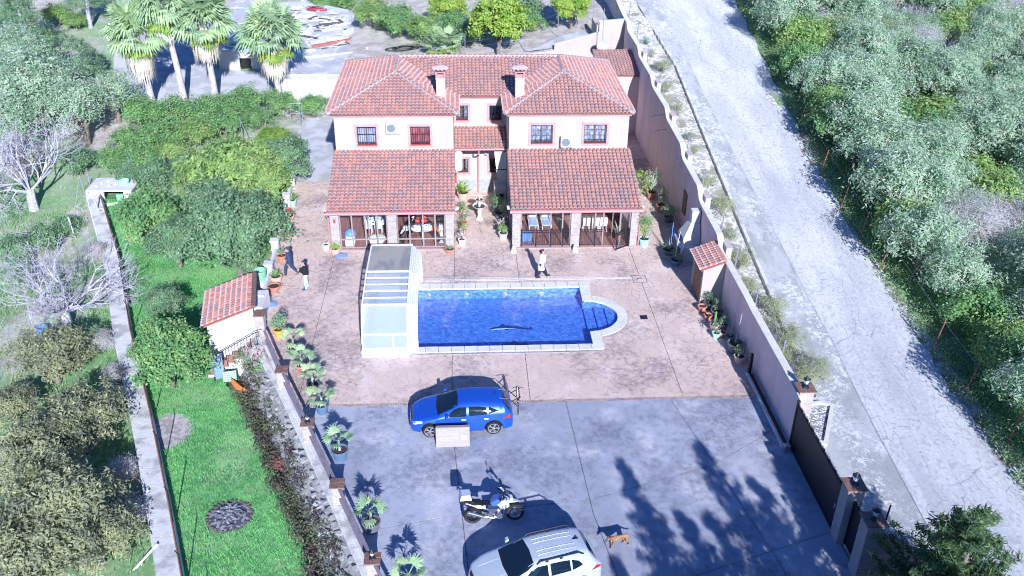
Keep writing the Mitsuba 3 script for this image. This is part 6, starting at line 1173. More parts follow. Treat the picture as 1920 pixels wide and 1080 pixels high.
REDM = bs('bike_red', (.60, .06, .05), .4)
dirtbike('orange dirt bike parked behind the glass at the right end of the left porch', -1.75, 48.7, -1.1, ORANGE, ORANGE); dirtbike('white dirt bike standing behind the glass next to the middle pillar', -3.2, 48.7, -1.9, WHITE, WHITE)
single('seat_cover', 'white patterned cover and red cushion over a bike in the middle of the right bay', 'cover', join(tf(flesh([lg(((-.35, 0, .75), (.3, .28, .2)), ((.35, 0, .78), (.28, .26, .22)))], 2, .08), (-2.35, 48.5, 0)), rod((-2.35, 48.4, .08), (-2.35, 48.5, .6), .05)), bs('cover_cloth', lambda p, n, uv: mix((.70, .72, .74), (.10, .2, .5), smoothstep(.6, .68, noise(p.x*16, p.y*16, p.z*16))), .9))
single('red_cushion', 'red cushion lying on the covered bike in the left porch', 'cushion', tf(box(-.35, .35, -.16, .16, 0, .16, .06), (-2.4, 48.85, 1.0), .1), REDPLASTIC)
k = thing('storage_chest', 'blue domed chest behind the left end glass of the left porch', 'chest'); part(k, 'box', box(-6.75, -6.25, 47.8, 48.3, .08, .62, .02), WHITE); part(k, 'lid', tf(lathe([(.34, 0), (.33, .14), (.24, .28), (0, .36)], 16), (-6.5, 48.05, .623)), BLUEPLASTIC, 40)
single('leaning_tray', 'small blue framed tray leaning inside the left porch glass', 'tray', tf(join(box(-.18, .18, -.015, .015, 0, .42), box(-.21, -.18, -.02, .02, 0, .45), box(.18, .21, -.02, .02, 0, .45), box(-.18, .18, -.02, .02, .42, .45)), (-6.55, 47.62, .08), rx=-.15), WHITE)
single('dust_sheet', 'crumpled pale dust sheet on the left porch floor', 'sheet', tf(rock(random.Random(21), .55, .4, .22, 20), (-5.0, 48.2, .22), .3), bs('dust_sheet', (.56, .56, .58), .9))
k = thing('bottle_shelf', 'small white shelf with bottles at the right end of the left porch', 'shelf'); part(k, 'board', join([box(-1.35, -1.0, 47.9, 48.2, z, z+.03) for z in (.1, .5, .9)]), WHITE, kind='stuff'); part(k, 'bottle', join([tf(lathe([(0, 0), (.05, 0), (.05, .2), (.02, .26), (.02, .32)], 8), (-1.3+.1*i, 48.05, z)) for i in range(4) for z in (.53, .93)]), CREAM, kind='stuff')
for x, lab in ((4.35, 'blue and white sun lounger, left of the two inside the right porch'), (5.15, 'blue and white sun lounger, right of the two inside the right porch')):
    put(make(('frame', join(box(-.3, -.25, 0, 1.8, .25, .32), box(.25, .3, 0, 1.8, .25, .32)), WHITE), ('mattress', box(-.24, .24, .0, 1.2, .28, .36, .02), bs('lounger_blue', (.30, .42, .60), .8)), ('backrest', tf(box(-.24, .24, 0, .65, -.03, .04, .02), (0, 1.18, .34), rx=.9), WHITE), *[('leg', rod((sx*.27, y, 0), (sx*.27, y, .25), .02), WHITE) for sx in (-1, 1) for y in (.1, 1.5)]), 'sun_lounger', lab, 'sun lounger', mat4((x, 49.4, .077), 0))
k = thing('garden_table', 'brown table in the middle of the right porch', 'table'); part(k, 'top', box(7.3, 8.6, 49.6, 50.5, .76, .80), WOOD)
for x in (7.4, 8.5):
    for y in (49.7, 50.4): part(k, 'leg', rod((x, y, .077), (x, y, .76), .03), WOOD)
for i, x in enumerate((7.5, 8.05, 8.55)): chair(f'white slatted chair at the brown table in the right porch, {["left", "middle", "right"][i]} one of three', x, 49.3, PI, WHITE)
potted('potted plant with pointed pale leaves behind the right end glass of the right porch', 9.3, 48.2, TERRA, (.15, .2, .35), strappy(16, .9, .07, L_OLIVE), z=.077)
single('blue_cool_box', 'blue and white box behind the railing at the left end of the right porch', 'box', join(box(3.55, 4.1, 47.9, 48.4, .08, .5, .02), box(3.53, 4.12, 47.88, 48.42, .503, .6, .02)), BLUEPLASTIC)

for x, y, z, m, lab in ((-10.0, 36.55, -.55, L_DRY, 'straggly pinkish grey shrub between the garden stairs and the terrace rail'), (-9.5, 35.9, -.7, L_GREEN, 'low green plant below the terrace ledge beside the stairs'), (-10.6, 36.7, -1.0, L_DARK, 'dark plant between the bins and the stairs')):
    k = thing('garden_plant', lab, 'plant'); A = mat4((x, y, z)); [part(k, n_, ap(mm, A), bb) for n_, mm, bb in bushy(1.0, .95, m, 10, 30)+([('flower', leaves(RS, RS.normal(0, .25, (7, 3))+[0, 0, .8], 8, .08, .09, .07), bs('pink_flower', (.45, .17, .16), .8))] if m is L_DRY else [])]

# ------------------------------------------------------------------ trees and shrubs: a few patterns, each placed many times
def crown(rs, W, H, z0, nl, nclump, per, rad, l, w, squash=.9):
    """lobes around a trunk head, clumps of leaves over every lobe"""
    L = []
    for i in range(nl):
        a = i*2.39996+rs.uniform(-.4, .4); e = math.asin(min(.98, .05+.95*(i+.5)/nl)); r = rs.uniform(.48, .66)
        L.append((np.array([math.cos(a)*math.cos(e)*W*.5*r, math.sin(a)*math.cos(e)*W*.5*r, z0+(H-z0)*(.32+.42*math.sin(e)*rs.uniform(.8, 1.15))]), rs.uniform(.22, .34)*W))
    C = []
    for c, r in L:
        d = rs.normal(0, 1, (nclump, 3)); d /= np.linalg.norm(d, axis=1, keepdims=True); d[:, 2] = np.where(d[:, 2] < -.55, -d[:, 2], d[:, 2]); C.append(c+d*r*np.array([1, 1, squash])*rs.uniform(.55, 1.0, (nclump, 1)))
    C = np.vstack(C); C[:, 2] = np.maximum(C[:, 2], z0*.75)
    return leaves(rs, C, per, rad, l, w, mid=(0, 0, z0+(H-z0)*.35)), L
def limbs(rs, L, z0, r0, bend=.25):
    out = [tube([(0, 0, -.3), (rs.normal(0, .05), rs.normal(0, .05), z0*.55), (rs.normal(0, .1), rs.normal(0, .1), z0)], [r0*1.25, r0, r0*.85], 8)]
    for c, r in L: m = np.array([c[0]*.4, c[1]*.4, z0+(c[2]-z0)*.5])+rs.normal(0, bend*.3, 3); out.append(tube([(0, 0, z0*.92), m, c, c+(c-m)*.35], [r0*.6, r0*.42, r0*.2, r0*.06], 5))
    return join(out)
PAT = {}
def tree_pattern(kind, n, bsdf, W, H, z0, nl, nclump, per, rad, l, w, r0=.14, bark=None, squash=.9):
    for i in range(n):
        rs = np.random.RandomState(hash_(kind)+i); m, L = crown(rs, W, H, z0, nl, nclump, per, rad, l, w, squash)
        scene[f'pattern_{kind}_{i}'] = {'type': 'shapegroup', 'trunk': mikit.ply(limbs(rs, L, z0, r0), bark or BARK), 'crown': mikit.ply(m, bsdf)}
    PAT[kind] = (n, W, H)
def hash_(s): return sum(ord(c)*(i+3)*17 for i, c in enumerate(s)) % 9973
def branchy(rs, depth, p, d, L, r, out, spread=.55):
    q = p+d*L; mid = p+d*L*.5+rs.normal(0, L*.05, 3); out.append(tube([p, mid, q], [r, r*.8, r*.62], 4 if depth > 3 else 3, False))
    if depth == 0: return
    for _ in range(3):
        e = d+rs.normal(0, spread, 3)+np.array([0, 0, .10]); e /= np.linalg.norm(e); branchy(rs, depth-1, q if rs.rand() < .6 else mid, e, L*rs.uniform(.6, .85), r*.58, out, spread)
L_BARE = None and leaf('bare_twig', (.36, .33, .40), (.45, .42, .49), (.52, .49, .54), 2.0, .2)
tree_pattern('olive', 4, L_OLIVE, 5.0, 4.6, 1.2, 11, 11, 62, .42, .24, .075, .20)
tree_pattern('scrub', 3, L_GREEN, 3.4, 2.6, .35, 9, 10, 58, .34, .17, .085, .08)
tree_pattern('yellowscrub', 2, L_MANGO, 3.2, 2.6, .4, 9, 10, 58, .34, .19, .08, .08)
tree_pattern('darkscrub', 2, L_DARK, 2.6, 1.7, .2, 9, 10, 56, .30, .15, .08, .06)
tree_pattern('bigdark', 2, L_DARK, 5.4, 4.6, 1.3, 13, 14, 70, .42, .26, .10, .18)
tree_pattern('mango', 2, L_MANGO, 4.4, 4.2, 1.1, 11, 12, 66, .36, .30, .10, .14)
tree_pattern('orange', 1, L_GREEN, 4.2, 3.4, .7, 11, 13, 66, .34, .19, .10, .12)
tree_pattern('citrus', 1, L_GREEN, 3.8, 3.2, .6, 12, 15, 80, .30, .18, .10, .10)
tree_pattern('brown', 3, L_BROWN, 4.6, 3.9, .9, 12, 14, 80, .30, .20, .07, .16)
tree_pattern('mangoy', 1, L_YELL, 4.6, 4.4, .9, 12, 13, 66, .34, .30, .12, .14)
tree_pattern('conifer', 1, L_CONIF, 3.4, 3.2, .8, 9, 9, 40, .3, .25, .05, .12)
tree_pattern('drybush', 2, L_DRY, 1.6, 1.2, .12, 8, 9, 60, .26, .22, .018, .03, PALEBARK)
tree_pattern('graytree', 2, L_DRY, 4.6, 4.0, 1.0, 11, 10, 60, .5, .32, .02, .13, PALEBARK)
def ballbush(kind, bsdf, W, H, seed):
    rs = np.random.RandomState(seed); d = rs.normal(0, 1, (420, 3)); d /= np.linalg.norm(d, axis=1, keepdims=True); d[:, 2] = np.abs(d[:, 2])*1.0; C = d*[W*.5, W*.5, H*.92]*rs.uniform(.9, 1.0, (420, 1))+[0, 0, .05]
    scene[f'pattern_{kind}_0'] = {'type': 'shapegroup', 'trunk': mikit.ply(tube([(0, 0, -.3), (0, 0, H*.5)], [.1, .07], 6), BARK), 'crown': mikit.ply(leaves(rs, C, 34, .14, .11, .06, mid=(0, 0, H*.3)), bsdf)}; PAT[kind] = (1, W, H)
ballbush('clip', leaf('clip_leaf', (.08, .14, .03), (.12, .185, .045), (.20, .25, .09)), 3.2, 2.0, 3); ballbush('roundtree', L_DARK, 5.4, 4.2, 5)
for i in range(3):
    rs = np.random.RandomState(60+i); out = []; tr = [tube([(0, 0, -.3), (0, 0, .5), (.05, .02, .9)], [.22, .18, .15], 7)]
    for _ in range(8):
        e = np.array([rs.normal(0, .9), rs.normal(0, .9), .65]); e /= np.linalg.norm(e); branchy(rs, 5, np.array([.0, 0, .75]), e, 1.15, .06, out, .55)
    scene[f'pattern_bare_{i}'] = {'type': 'shapegroup', 'trunk': mikit.ply(join(tr), PALEBARK), 'branches': mikit.ply(join(out), PALEBARK)}
PAT['bare'] = (3, 5.4, 3.9)
CNT = {}
def plant(kind, name, lab, x, y, z, W, hs=1.0, cat='tree', group=None, rz=None):
    n, w0, h0 = PAT[kind]; i = CNT.get(kind, 0); CNT[kind] = i+1; s = W/w0; k = thing(name, lab, cat, group)
    scene[k] = {'type': 'instance', 'shapegroup': {'type': 'ref', 'id': f'pattern_{kind}_{i % n}'}, 'to_world': T(mat4((x, y, z-.05), (i*1.7 if rz is None else rz), (s, s, s*hs)))}
    return k
VEG = [('olive', -32.22, 68.91, -0.35, 6.96, 'grey green olive tree in the cluster at the left edge', 'olive trees at the left edge'), ('olive', -27.95, 66.3, -0.36, 5.31, 'grey green olive tree in the cluster at the left edge', 'olive trees at the left edge'), ('olive', -32.42, 65.08, -1.16, 5.37, 'grey green olive tree in the cluster at the left edge', 'olive trees at the left edge'), ('olive', -26.66, 69.68, 0.05, 4.34, 'grey green olive tree in the cluster at the left edge', 'olive trees at the left edge'), ('olive', -35.8, 76.12, 0.81, 5.6, 'grey green olive tree in the cluster at the left edge', 'olive trees at the left edge'), ('olive', -31.99, 72.71, 0.42, 4.36, 'grey green olive tree in the cluster at the left edge', 'olive trees at the left edge'), ('roundtree', -32.63, 77.3, 0.92, 5.69, 'dense dome shaped dark green tree near the top left', None), ('shruby', -38.7, 91.62, 2.28, 2.99, 'yellow green shrub in the garden at the top left', 'yellow green shrubs at the top left'), ('shruby', -36.76, 90.47, 2.17, 2.35, 'yellow green shrub in the garden at the top left', 'yellow green shrubs at the top left'), ('shrubg', -38.64, 85.05, 1.65, 3.38, 'green shrub in the garden at the top left', 'green shrubs at the top left'), ('shrubg', -24.56, 68.72, -0.07, 3.37, 'green shrub in the overgrown hedge along the left fence', 'green shrubs in the left hedge'), ('shrubg', -21.77, 68.55, -0.09, 3.55, 'green shrub in the overgrown hedge along the left fence', 'green shrubs in the left hedge'), ('shrubg', -19.29, 69.18, -0.01, 3.55, 'green shrub in the overgrown hedge along the left fence', 'green shrubs in the left hedge'), ('shrubg', -16.85, 69.93, 0.08, 3.77, 'green shrub in the overgrown hedge along the left fence', 'green shrubs in the left hedge'), ('shrubg', -14.43, 70.61, 0.08, 3.11, 'green shrub in the overgrown hedge along the left fence', 'green shrubs in the left hedge'), ('shrubg', -11.67, 71.04, 0.0, 2.67, 'green shrub in the overgrown hedge along the left fence', 'green shrubs in the left hedge'), ('shrubg', -21.83, 64.07, -0.61, 3.58, 'green shrub in the overgrown hedge along the left fence', 'green shrubs in the left hedge'), ('shruby', -19.65, 65.32, -0.47, 3.18, 'yellow green shrub in the overgrown hedge along the left fence', 'yellow green shrubs in the left hedge'), ('shrubg', -17.86, 67.12, -0.26, 3.44, 'green shrub in the overgrown hedge along the left fence', 'green shrubs in the left hedge'), ('shrubg', -24.09, 64.55, -0.56, 3.0, 'green shrub in the overgrown hedge along the left fence', 'green shrubs in the left hedge'), ('shrubg', -24.44, 61.77, -0.87, 2.49, 'green shrub in the overgrown hedge along the left fence', 'green shrubs in the left hedge'), ('shrubg', -22.44, 61.33, -0.91, 3.07, 'green shrub in the overgrown hedge along the left fence', 'green shrubs in the left hedge'), ('shruby', -20.69, 62.42, -0.79, 2.88, 'yellow green shrub in the overgrown hedge along the left fence', 'yellow green shrubs in the left hedge'), ('shrubg', -15.7, 68.26, -0.11, 2.6, 'green shrub in the overgrown hedge along the left fence', 'green shrubs in the left hedge'), ('shrubd', -20.96, 59.15, -1.15, 2.77, 'dark green shrub in the overgrown hedge along the left fence', 'dark green shrubs in the left hedge'), ('shrubd', -19.44, 60.9, -0.96, 2.21, 'dark green shrub in the overgrown hedge along the left fence', 'dark green shrubs in the left hedge'), ('shrubd', -22.89, 60.1, -1.05, 2.02, 'dark green shrub in the overgrown hedge along the left fence', 'dark green shrubs in the left hedge'), ('clip', -13.48, 63.62, -0.22, 3.33, 'neatly clipped round green bush beside the house terrace', None), ('grey', -11.58, 57.1, -0.0, 3.67, 'grey green dome shaped tree between the clipped bush and the terrace', None), ('mango', -14.3, 55.73, -1.51, 5.45, 'light yellow green fruit tree left of the upper terrace', None), ('mango', -16.79, 56.48, -1.45, 4.1, 'light yellow green fruit tree behind the orange tree', None), ('mango', -12.43, 54.61, -0.61, 3.2, 'light yellow green fruit tree overhanging the terrace parapet', None), ('dark', -12.99, 47.52, -1.8, 6.08, 'largest dark green tree on the lawn beside the upper terrace', None), ('dark', -15.58, 53.17, -1.64, 4.25, 'dark green tree between the orange tree and the light fruit trees', None), ('dark', -12.57, 47.77, -1.8, 2.76, 'dark green tree leaning over the tiled shed roof', None), ('orange', -18.88, 51.48, -1.73, 4.39, 'orange tree with fruit near the top of the lawn', None), ('grey', -16.8, 48.78, -1.8, 3.52, 'pale grey leafed tree with a bare trunk in the middle of the lawn', None), ('dark', -15.86, 42.49, -1.8, 2.43, 'small round dark tree alone on the lawn left of the tiled shed', None), ('citrus', -14.01, 36.52, -1.8, 3.78, 'dense bright green citrus tree in front of the tiled shed', None), ('bare', -29.16, 58.34, -2.14, 9.01, 'bare silvery tree left of the chicken coop', None), ('bare', -21.69, 43.66, -2.7, 7.5, 'bare silvery spreading tree left of the channel, halfway down', None), ('bare', -33.04, 64.89, -1.23, 7.01, 'bare silvery tree in front of the olives at the left edge', None), ('shrubd', -27.53, 51.25, -2.71, 2.62, 'dark green shrub in the field left of the channel', 'dark green shrubs in the left field'), ('shrubd', -26.42, 52.54, -2.57, 2.45, 'dark green shrub in the field left of the channel', 'dark green shrubs in the left field'), ('shrubd', -25.33, 54.13, -2.29, 2.1, 'dark green shrub in the field left of the channel', 'dark green shrubs in the left field'), ('shrubd', -26.83, 61.76, -0.87, 2.52, 'dark green shrub in the overgrown hedge along the left fence', 'dark green shrubs in the left hedge'), ('shrubd', -26.19, 48.23, -2.77, 2.14, 'dark green shrub in the field left of the channel', 'dark green shrubs in the left field'), ('mixed', -20.23, 38.27, -2.7, 4.12, 'green and brown leafy tree left of the channel, above the brown trees', None), ('brown', -16.81, 32.67, -2.66, 3.91, 'brown green tree at the top of the brown clump left of the channel', None), ('brown', -17.47, 30.04, -2.7, 4.26, 'broad brown green tree in the left of the brown clump', None), ('brown', -15.36, 26.55, -2.7, 4.84, 'large brown green tree in the bottom left corner beside the channel', None), ('brown', -15.52, 24.34, -2.71, 4.46, 'brown green tree at the bottom edge of the photo', None), ('brown', -13.82, 25.71, -2.6, 3.39, 'smaller brown green tree closest to the channel near the bottom', None), ('mixed', -20.93, 35.23, -2.77, 2.56, 'low green and brown tree at the left edge below the bare tree', None), ('shrubd', -19.21, 40.25, -2.24, 2.11, 'dark green shrub in the field left of the channel', 'dark green shrubs in the left field'), ('drybush', -22.11, 50.02, -1.8, 1.42, 'dry lilac grey shrub clinging to the left side of the channel', 'dry shrubs along the channel'), ('drybush', -20.49, 45.52, -1.83, 1.32, 'dry lilac grey shrub clinging to the left side of the channel', 'dry shrubs along the channel'), ('drybush', -18.35, 39.93, -1.85, 1.34, 'dry lilac grey shrub clinging to the left side of the channel', 'dry shrubs along the channel'), ('drybush', -16.32, 35.08, -1.87, 1.36, 'dry lilac grey shrub clinging to the left side of the channel', 'dry shrubs along the channel'), ('drybush', -14.3, 30.02, -1.89, 1.35, 'dry lilac grey shrub clinging to the left side of the channel', 'dry shrubs along the channel'), ('drybush', -13.12, 27.39, -1.85, 1.39, 'dry lilac grey shrub clinging to the left side of the channel', 'dry shrubs along the channel'), ('drybush', -16.84, 37.09, -1.8, 1.13, 'dry lilac grey shrub clinging to the left side of the channel', 'dry shrubs along the channel'), ('mangoy', 3.26, 74.76, 3.93, 4.97, 'round bright yellow green mango tree behind the house', None), ('mangoy', 9.65, 78.76, 5.14, 3.82, 'yellow green mango tree beside the back gate', None), ('mangoy', -0.93, 84.16, 4.03, 3.54, 'yellow green mango tree above the young fan palm', None), ('shrubg', -12.59, 100.96, 0.56, 4.9, 'green shrub in the bank of bushes behind the house', 'green bushes behind the house'), ('shruby', -7.76, 85.02, 3.6, 3.86, 'yellow green shrub in the bank of bushes behind the house', 'yellow green bushes behind the house'), ('shrubg', -5.18, 82.02, 3.58, 3.97, 'green shrub in the bank of bushes behind the house', 'green bushes behind the house'), ('shruby', -3.0, 79.8, 3.59, 3.38, 'yellow green shrub in the bank of bushes behind the house', 'yellow green bushes behind the house'), ('shrubg', -0.46, 80.65, 3.87, 3.41, 'green shrub in the bank of bushes behind the house', 'green bushes behind the house'), ('shrubg', -14.63, 99.55, 1.59, 3.63, 'green shrub in the garden at the top left', 'green shrubs at the top left'), ('shrubd', 1.14, 78.39, 3.91, 2.85, 'dark green shrub in the bank of bushes behind the house', 'dark green bushes behind the house'), ('shrubd', 5.94, 82.07, 4.67, 3.47, 'dark green shrub in the bank of bushes behind the house', 'dark green bushes behind the house'), ('bluebush', -6.88, 84.16, 3.6, 1.43, 'small blue green bush beside the white roof hatch', None), ('shrubg', 6.48, 79.54, 4.57, 2.17, 'green shrub in the bank of bushes behind the house', 'green bushes behind the house')]
G_OL = 'grey green olive trees at the far left of the garden'; G_HD = 'green shrubs in the overgrown hedge along the left fence'
KIND = {'olive': 'olive', 'roundtree': 'roundtree', 'shruby': 'yellowscrub', 'shrubg': 'scrub', 'shrubd': 'darkscrub', 'clip': 'clip', 'grey': 'bigdark', 'mango': 'mango', 'dark': 'bigdark', 'orange': 'orange', 'citrus': 'citrus', 'bare': 'bare', 'mixed': 'brown', 'brown': 'brown', 'drybush': 'drybush', 'mangoy': 'mangoy', 'bluebush': 'darkscrub'}
NAME = {'olive': 'olive_tree', 'roundtree': 'round_tree', 'shruby': 'shrub', 'shrubg': 'shrub', 'shrubd': 'shrub', 'clip': 'clipped_bush', 'grey': 'leafy_tree', 'mango': 'fruit_tree', 'dark': 'leafy_tree', 'orange': 'orange_tree', 'citrus': 'citrus_tree', 'bare': 'bare_tree', 'mixed': 'brown_tree', 'brown': 'brown_tree', 'drybush': 'dry_shrub', 'mangoy': 'mango_tree', 'bluebush': 'shrub'}
seen = {}
for kind, x, y, z, W, lab, grp in VEG:
    cat = 'shrub' if NAME[kind] in ('shrub', 'dry_shrub') else 'bush' if kind == 'clip' else 'tree'
    k = plant(KIND[kind], NAME[kind], lab, x, y, z, W, {'olive': .95, 'mixed': .85, 'dark': .95, 'shrubg': .85, 'shruby': .85}.get(kind, 1.0), cat, grp)
# oranges on the orange tree
for kind, x, y, z, W, lab, grp in VEG:
    if kind == 'orange':
        rs = np.random.RandomState(2); ok = 'orange_tree__fruit'
        for i in range(40):
            d = rs.normal(0, 1, 3); d /= np.linalg.norm(d); d[2] = abs(d[2]); add(uniq(ok), mikit.ply(sphere(.055, 1, (x+d[0]*W*.40, y+d[1]*W*.40, z+1.1+d[2]*1.75)), L_ORANGE))
# pines in the far left corner
def pine(lab, x, y, z, h, W):
    k = thing('pine_tree', lab, 'tree'); rs = np.random.RandomState(int(x*-10)); part(k, 'trunk', tube([(x, y, z-.3), (x+.1, y, z+h*.5), (x, y, z+h)], [.22, .16, .06], 8), PALEBARK)
    C = [(x+math.cos(a)*r, y+math.sin(a)*r, z+h*t) for t in np.linspace(.35, 1, 16) for a in rs.uniform(0, 6.28, 12) for r in [W*.5*(1.1-t)*rs.uniform(.3, 1)]]
    part(k, 'crown', leaves(rs, C, 46, .40, .30, .05), L_DARK)
pine('dark pine with a pale trunk in the top left corner', -38.6, 83.5, 1.3, 7.5, 6.5); pine('dark pine behind the pale path in the top left corner', -35.6, 91.0, 2.0, 7.0, 6.0); pine('dark pine at the very left edge near the top', -43.0, 84.0, 1.2, 7.5, 6.5)
# washingtonia palms
def palm(lab, x, y, z, h, lean, seed, skirt=2.4):
    rs = np.random.RandomState(seed); k = thing('palm_tree', lab, 'palm tree'); top = np.array([x+lean, y, z+h])
    part(k, 'trunk', tube([(x, y, z-.3), (x+lean*.3, y, z+h*.4), top-[0, 0, .2], top+[0, 0, .5]], [.30, .24, .22, .16], 10), PALMBARK, 40)
    part(k, 'crown', join(fans(rs, 72, (-.08, 1.2), 1.55, 1.25, tuple(top+[0, 0, .7]), 16, 1.75, 1.15), fans(rs, 26, (.7, 1.5), 1.7, 1.2, tuple(top+[0, 0, 1.0]), 14, 1.5, .35)), L_PALM)
    part(k, 'yellowing_frond', fans(rs, 12, (-.55, -.15), 1.15, 1.0, tuple(top+[0, 0, .3]), 16, 1.6, .8), L_YELL)
    q = []
    for _ in range(380):
        a = rs.uniform(0, 6.28); r0, r1, r2 = rs.uniform(.2, .45), rs.uniform(.6, 1.15), rs.uniform(.45, 1.15); z0 = top[2]+rs.uniform(-.4, .6); L = rs.uniform(.75, 1.1)*(skirt+.35); h = np.array([math.cos(a), math.sin(a), 0]); s_ = np.array([-h[1], h[0], 0])*rs.uniform(.05, .13); c = np.array([top[0], top[1], 0])
        P3 = [c+h*r0+[0, 0, z0], c+h*r1+[0, 0, z0-L*.35], c+h*r2+[0, 0, z0-L]]; q.append(M([P3[0]-s_*.4, P3[0]+s_*.4, P3[1]-s_, P3[1]+s_, P3[2]], [[0, 1, 3], [0, 3, 2], [2, 3, 4]]))
    part(k, 'skirt', join(q), L_PALMDRY)
for a in (('fan palm with a long straw coloured skirt, leftmost of the four palms', -24.75, 72.6, .4, 4.9, -.35, 1, 2.3), ('slim fan palm with a bare pale trunk, second from the left', -22.3, 73.0, .45, 6.9, -.5, 2, 1.4), ('fan palm with bright yellow fronds over its skirt, third from the left', -19.85, 73.2, .45, 5.6, -.15, 3, 1.7), ('fan palm in front of the white building, rightmost of the four palms', -14.25, 70.9, .2, 5.4, -.1, 4, 1.9)): palm(*a)
k = thing('young_fan_palm', 'bushy young fan palm directly behind the house ridge', 'palm tree'); rs = np.random.RandomState(9); part(k, 'trunk', tube([(-1.3, 75.9, 3.4), (-1.3, 75.9, 4.4)], [.35, .25], 8), PALMBARK); part(k, 'crown', fans(rs, 40, (.0, 1.4), 1.15, .95, (-1.3, 75.9, 4.3), 14, 1.6, .45), L_PALM); part(k, 'yellowing_frond', fans(rs, 8, (-.1, .3), 1.0, .85, (-1.3, 75.9, 4.3), 14, 1.5, .5), L_YELL)
# conifers along the front of the plot; all but one stand below the edge of the photograph, their shadows fall into it
def cypress(name, lab, x, y, h, W, seed, zb=0.0):
    rs = np.random.RandomState(seed); k = thing(name, lab, 'tree'); part(k, 'trunk', tube([(x, y, zb-.2), (x, y, zb+h*.9)], [.2, .03], 7), BARK); C = []
    br = []
    for t in np.linspace(.08, .98, int(h*4.5)):
        for _ in range(int(3+5*(1-t))):
            a = rs.uniform(0, 6.28); L = W*.5*(1-t)**.75*rs.uniform(.55, 1.1)+.08; b0 = np.array([x, y, zb+h*t]); d = np.array([math.cos(a), math.sin(a), rs.uniform(.15, .7)]); n_ = max(2, int(L/.20)); pts = [b0+d*L*q/n_-np.array([0, 0, .10*L*(q/n_)**2]) for q in range(1, n_+1)]; C += pts
            if rs.rand() < .4: br.append(tube([b0, pts[-1]], [.025, .008], 3, False))
    part(k, 'crown', leaves(rs, C, 36, .13, .24, .045, mid=(x, y, zb+h*.3)), L_CONIF); part(k, 'branch', join(br), BARK)
cypress('conifer', 'light green conifer in the bottom right corner outside the wall', 15.0, 19.0, 5.5, 5.6, 31)
for i, (x, y, h, w) in enumerate(((8.5, 13.6, 7.1, 3.0), (10.0, 12.8, 6.0, 3.0), (12.0, 14.2, 7.3, 3.0), (13.4, 13.4, 6.6, 3.2), (11.2, 11.6, 6.6, 3.4), (7.0, 11.8, 5.4, 2.2), (.4, 14.0, 3.9, 1.1), (14.6, 15.0, 6.3, 3.0), (15.3, 12.6, 6.6, 3.4), (9.6, 15.4, 3.6, 2.6))): cypress('conifer', 'conifer below the bottom edge of the photo whose shadow falls on the grey paving', x, y, h, w, 40+i); labels['conifer_%03d' % (i+1)]['group'] = 'conifers along the front of the plot'
# shrubs on the verge between the wall and the road
VERGE = [(15.16, 70.75, .8), (15.57, 67.73, 1.5), (15.1, 64.4, 1.2), (15.11, 60.73, 1.3), (15.3, 57.0, .9), (14.9, 54.6, 1.1), (15.2, 51.0, 1.2), (15.35, 47.9, 1.7), (15.0, 45.2, 1.2), (15.0, 42.6, 1.7), (14.9, 40.2, 1.3), (15.5, 38.2, 1.7), (14.8, 37.2, 1.0), (15.5, 35.6, 1.8), (14.9, 34.5, 1.2), (15.9, 33.3, 1.7), (15.2, 32.6, 1.3)]
PAT['vergebush'] = PAT['yellowscrub']
tree_pattern('verge', 3, leaf('verge_leaf', (.12, .14, .09), (.17, .19, .11), (.27, .28, .17)), 1.9, 1.3, .1, 8, 7, 40, .22, .13, .03, .03)
for i, (x, y, w) in enumerate(VERGE): plant('verge', 'verge_shrub', 'thin grey green shrub growing on the gravel verge between the pink wall and the road', x, y, float(zroad(y)), w, 1.0, 'shrub', 'shrubs along the road verge')
k = thing('agave', 'blue green agave at the far end of the gravel verge', 'plant'); part(k, 'leaf', tf(straps(np.random.RandomState(3), 22, .9, .10, (.3, 1.3), .4), (15.3, 73.2, float(zroad(73.2)))), L_OLIVE)
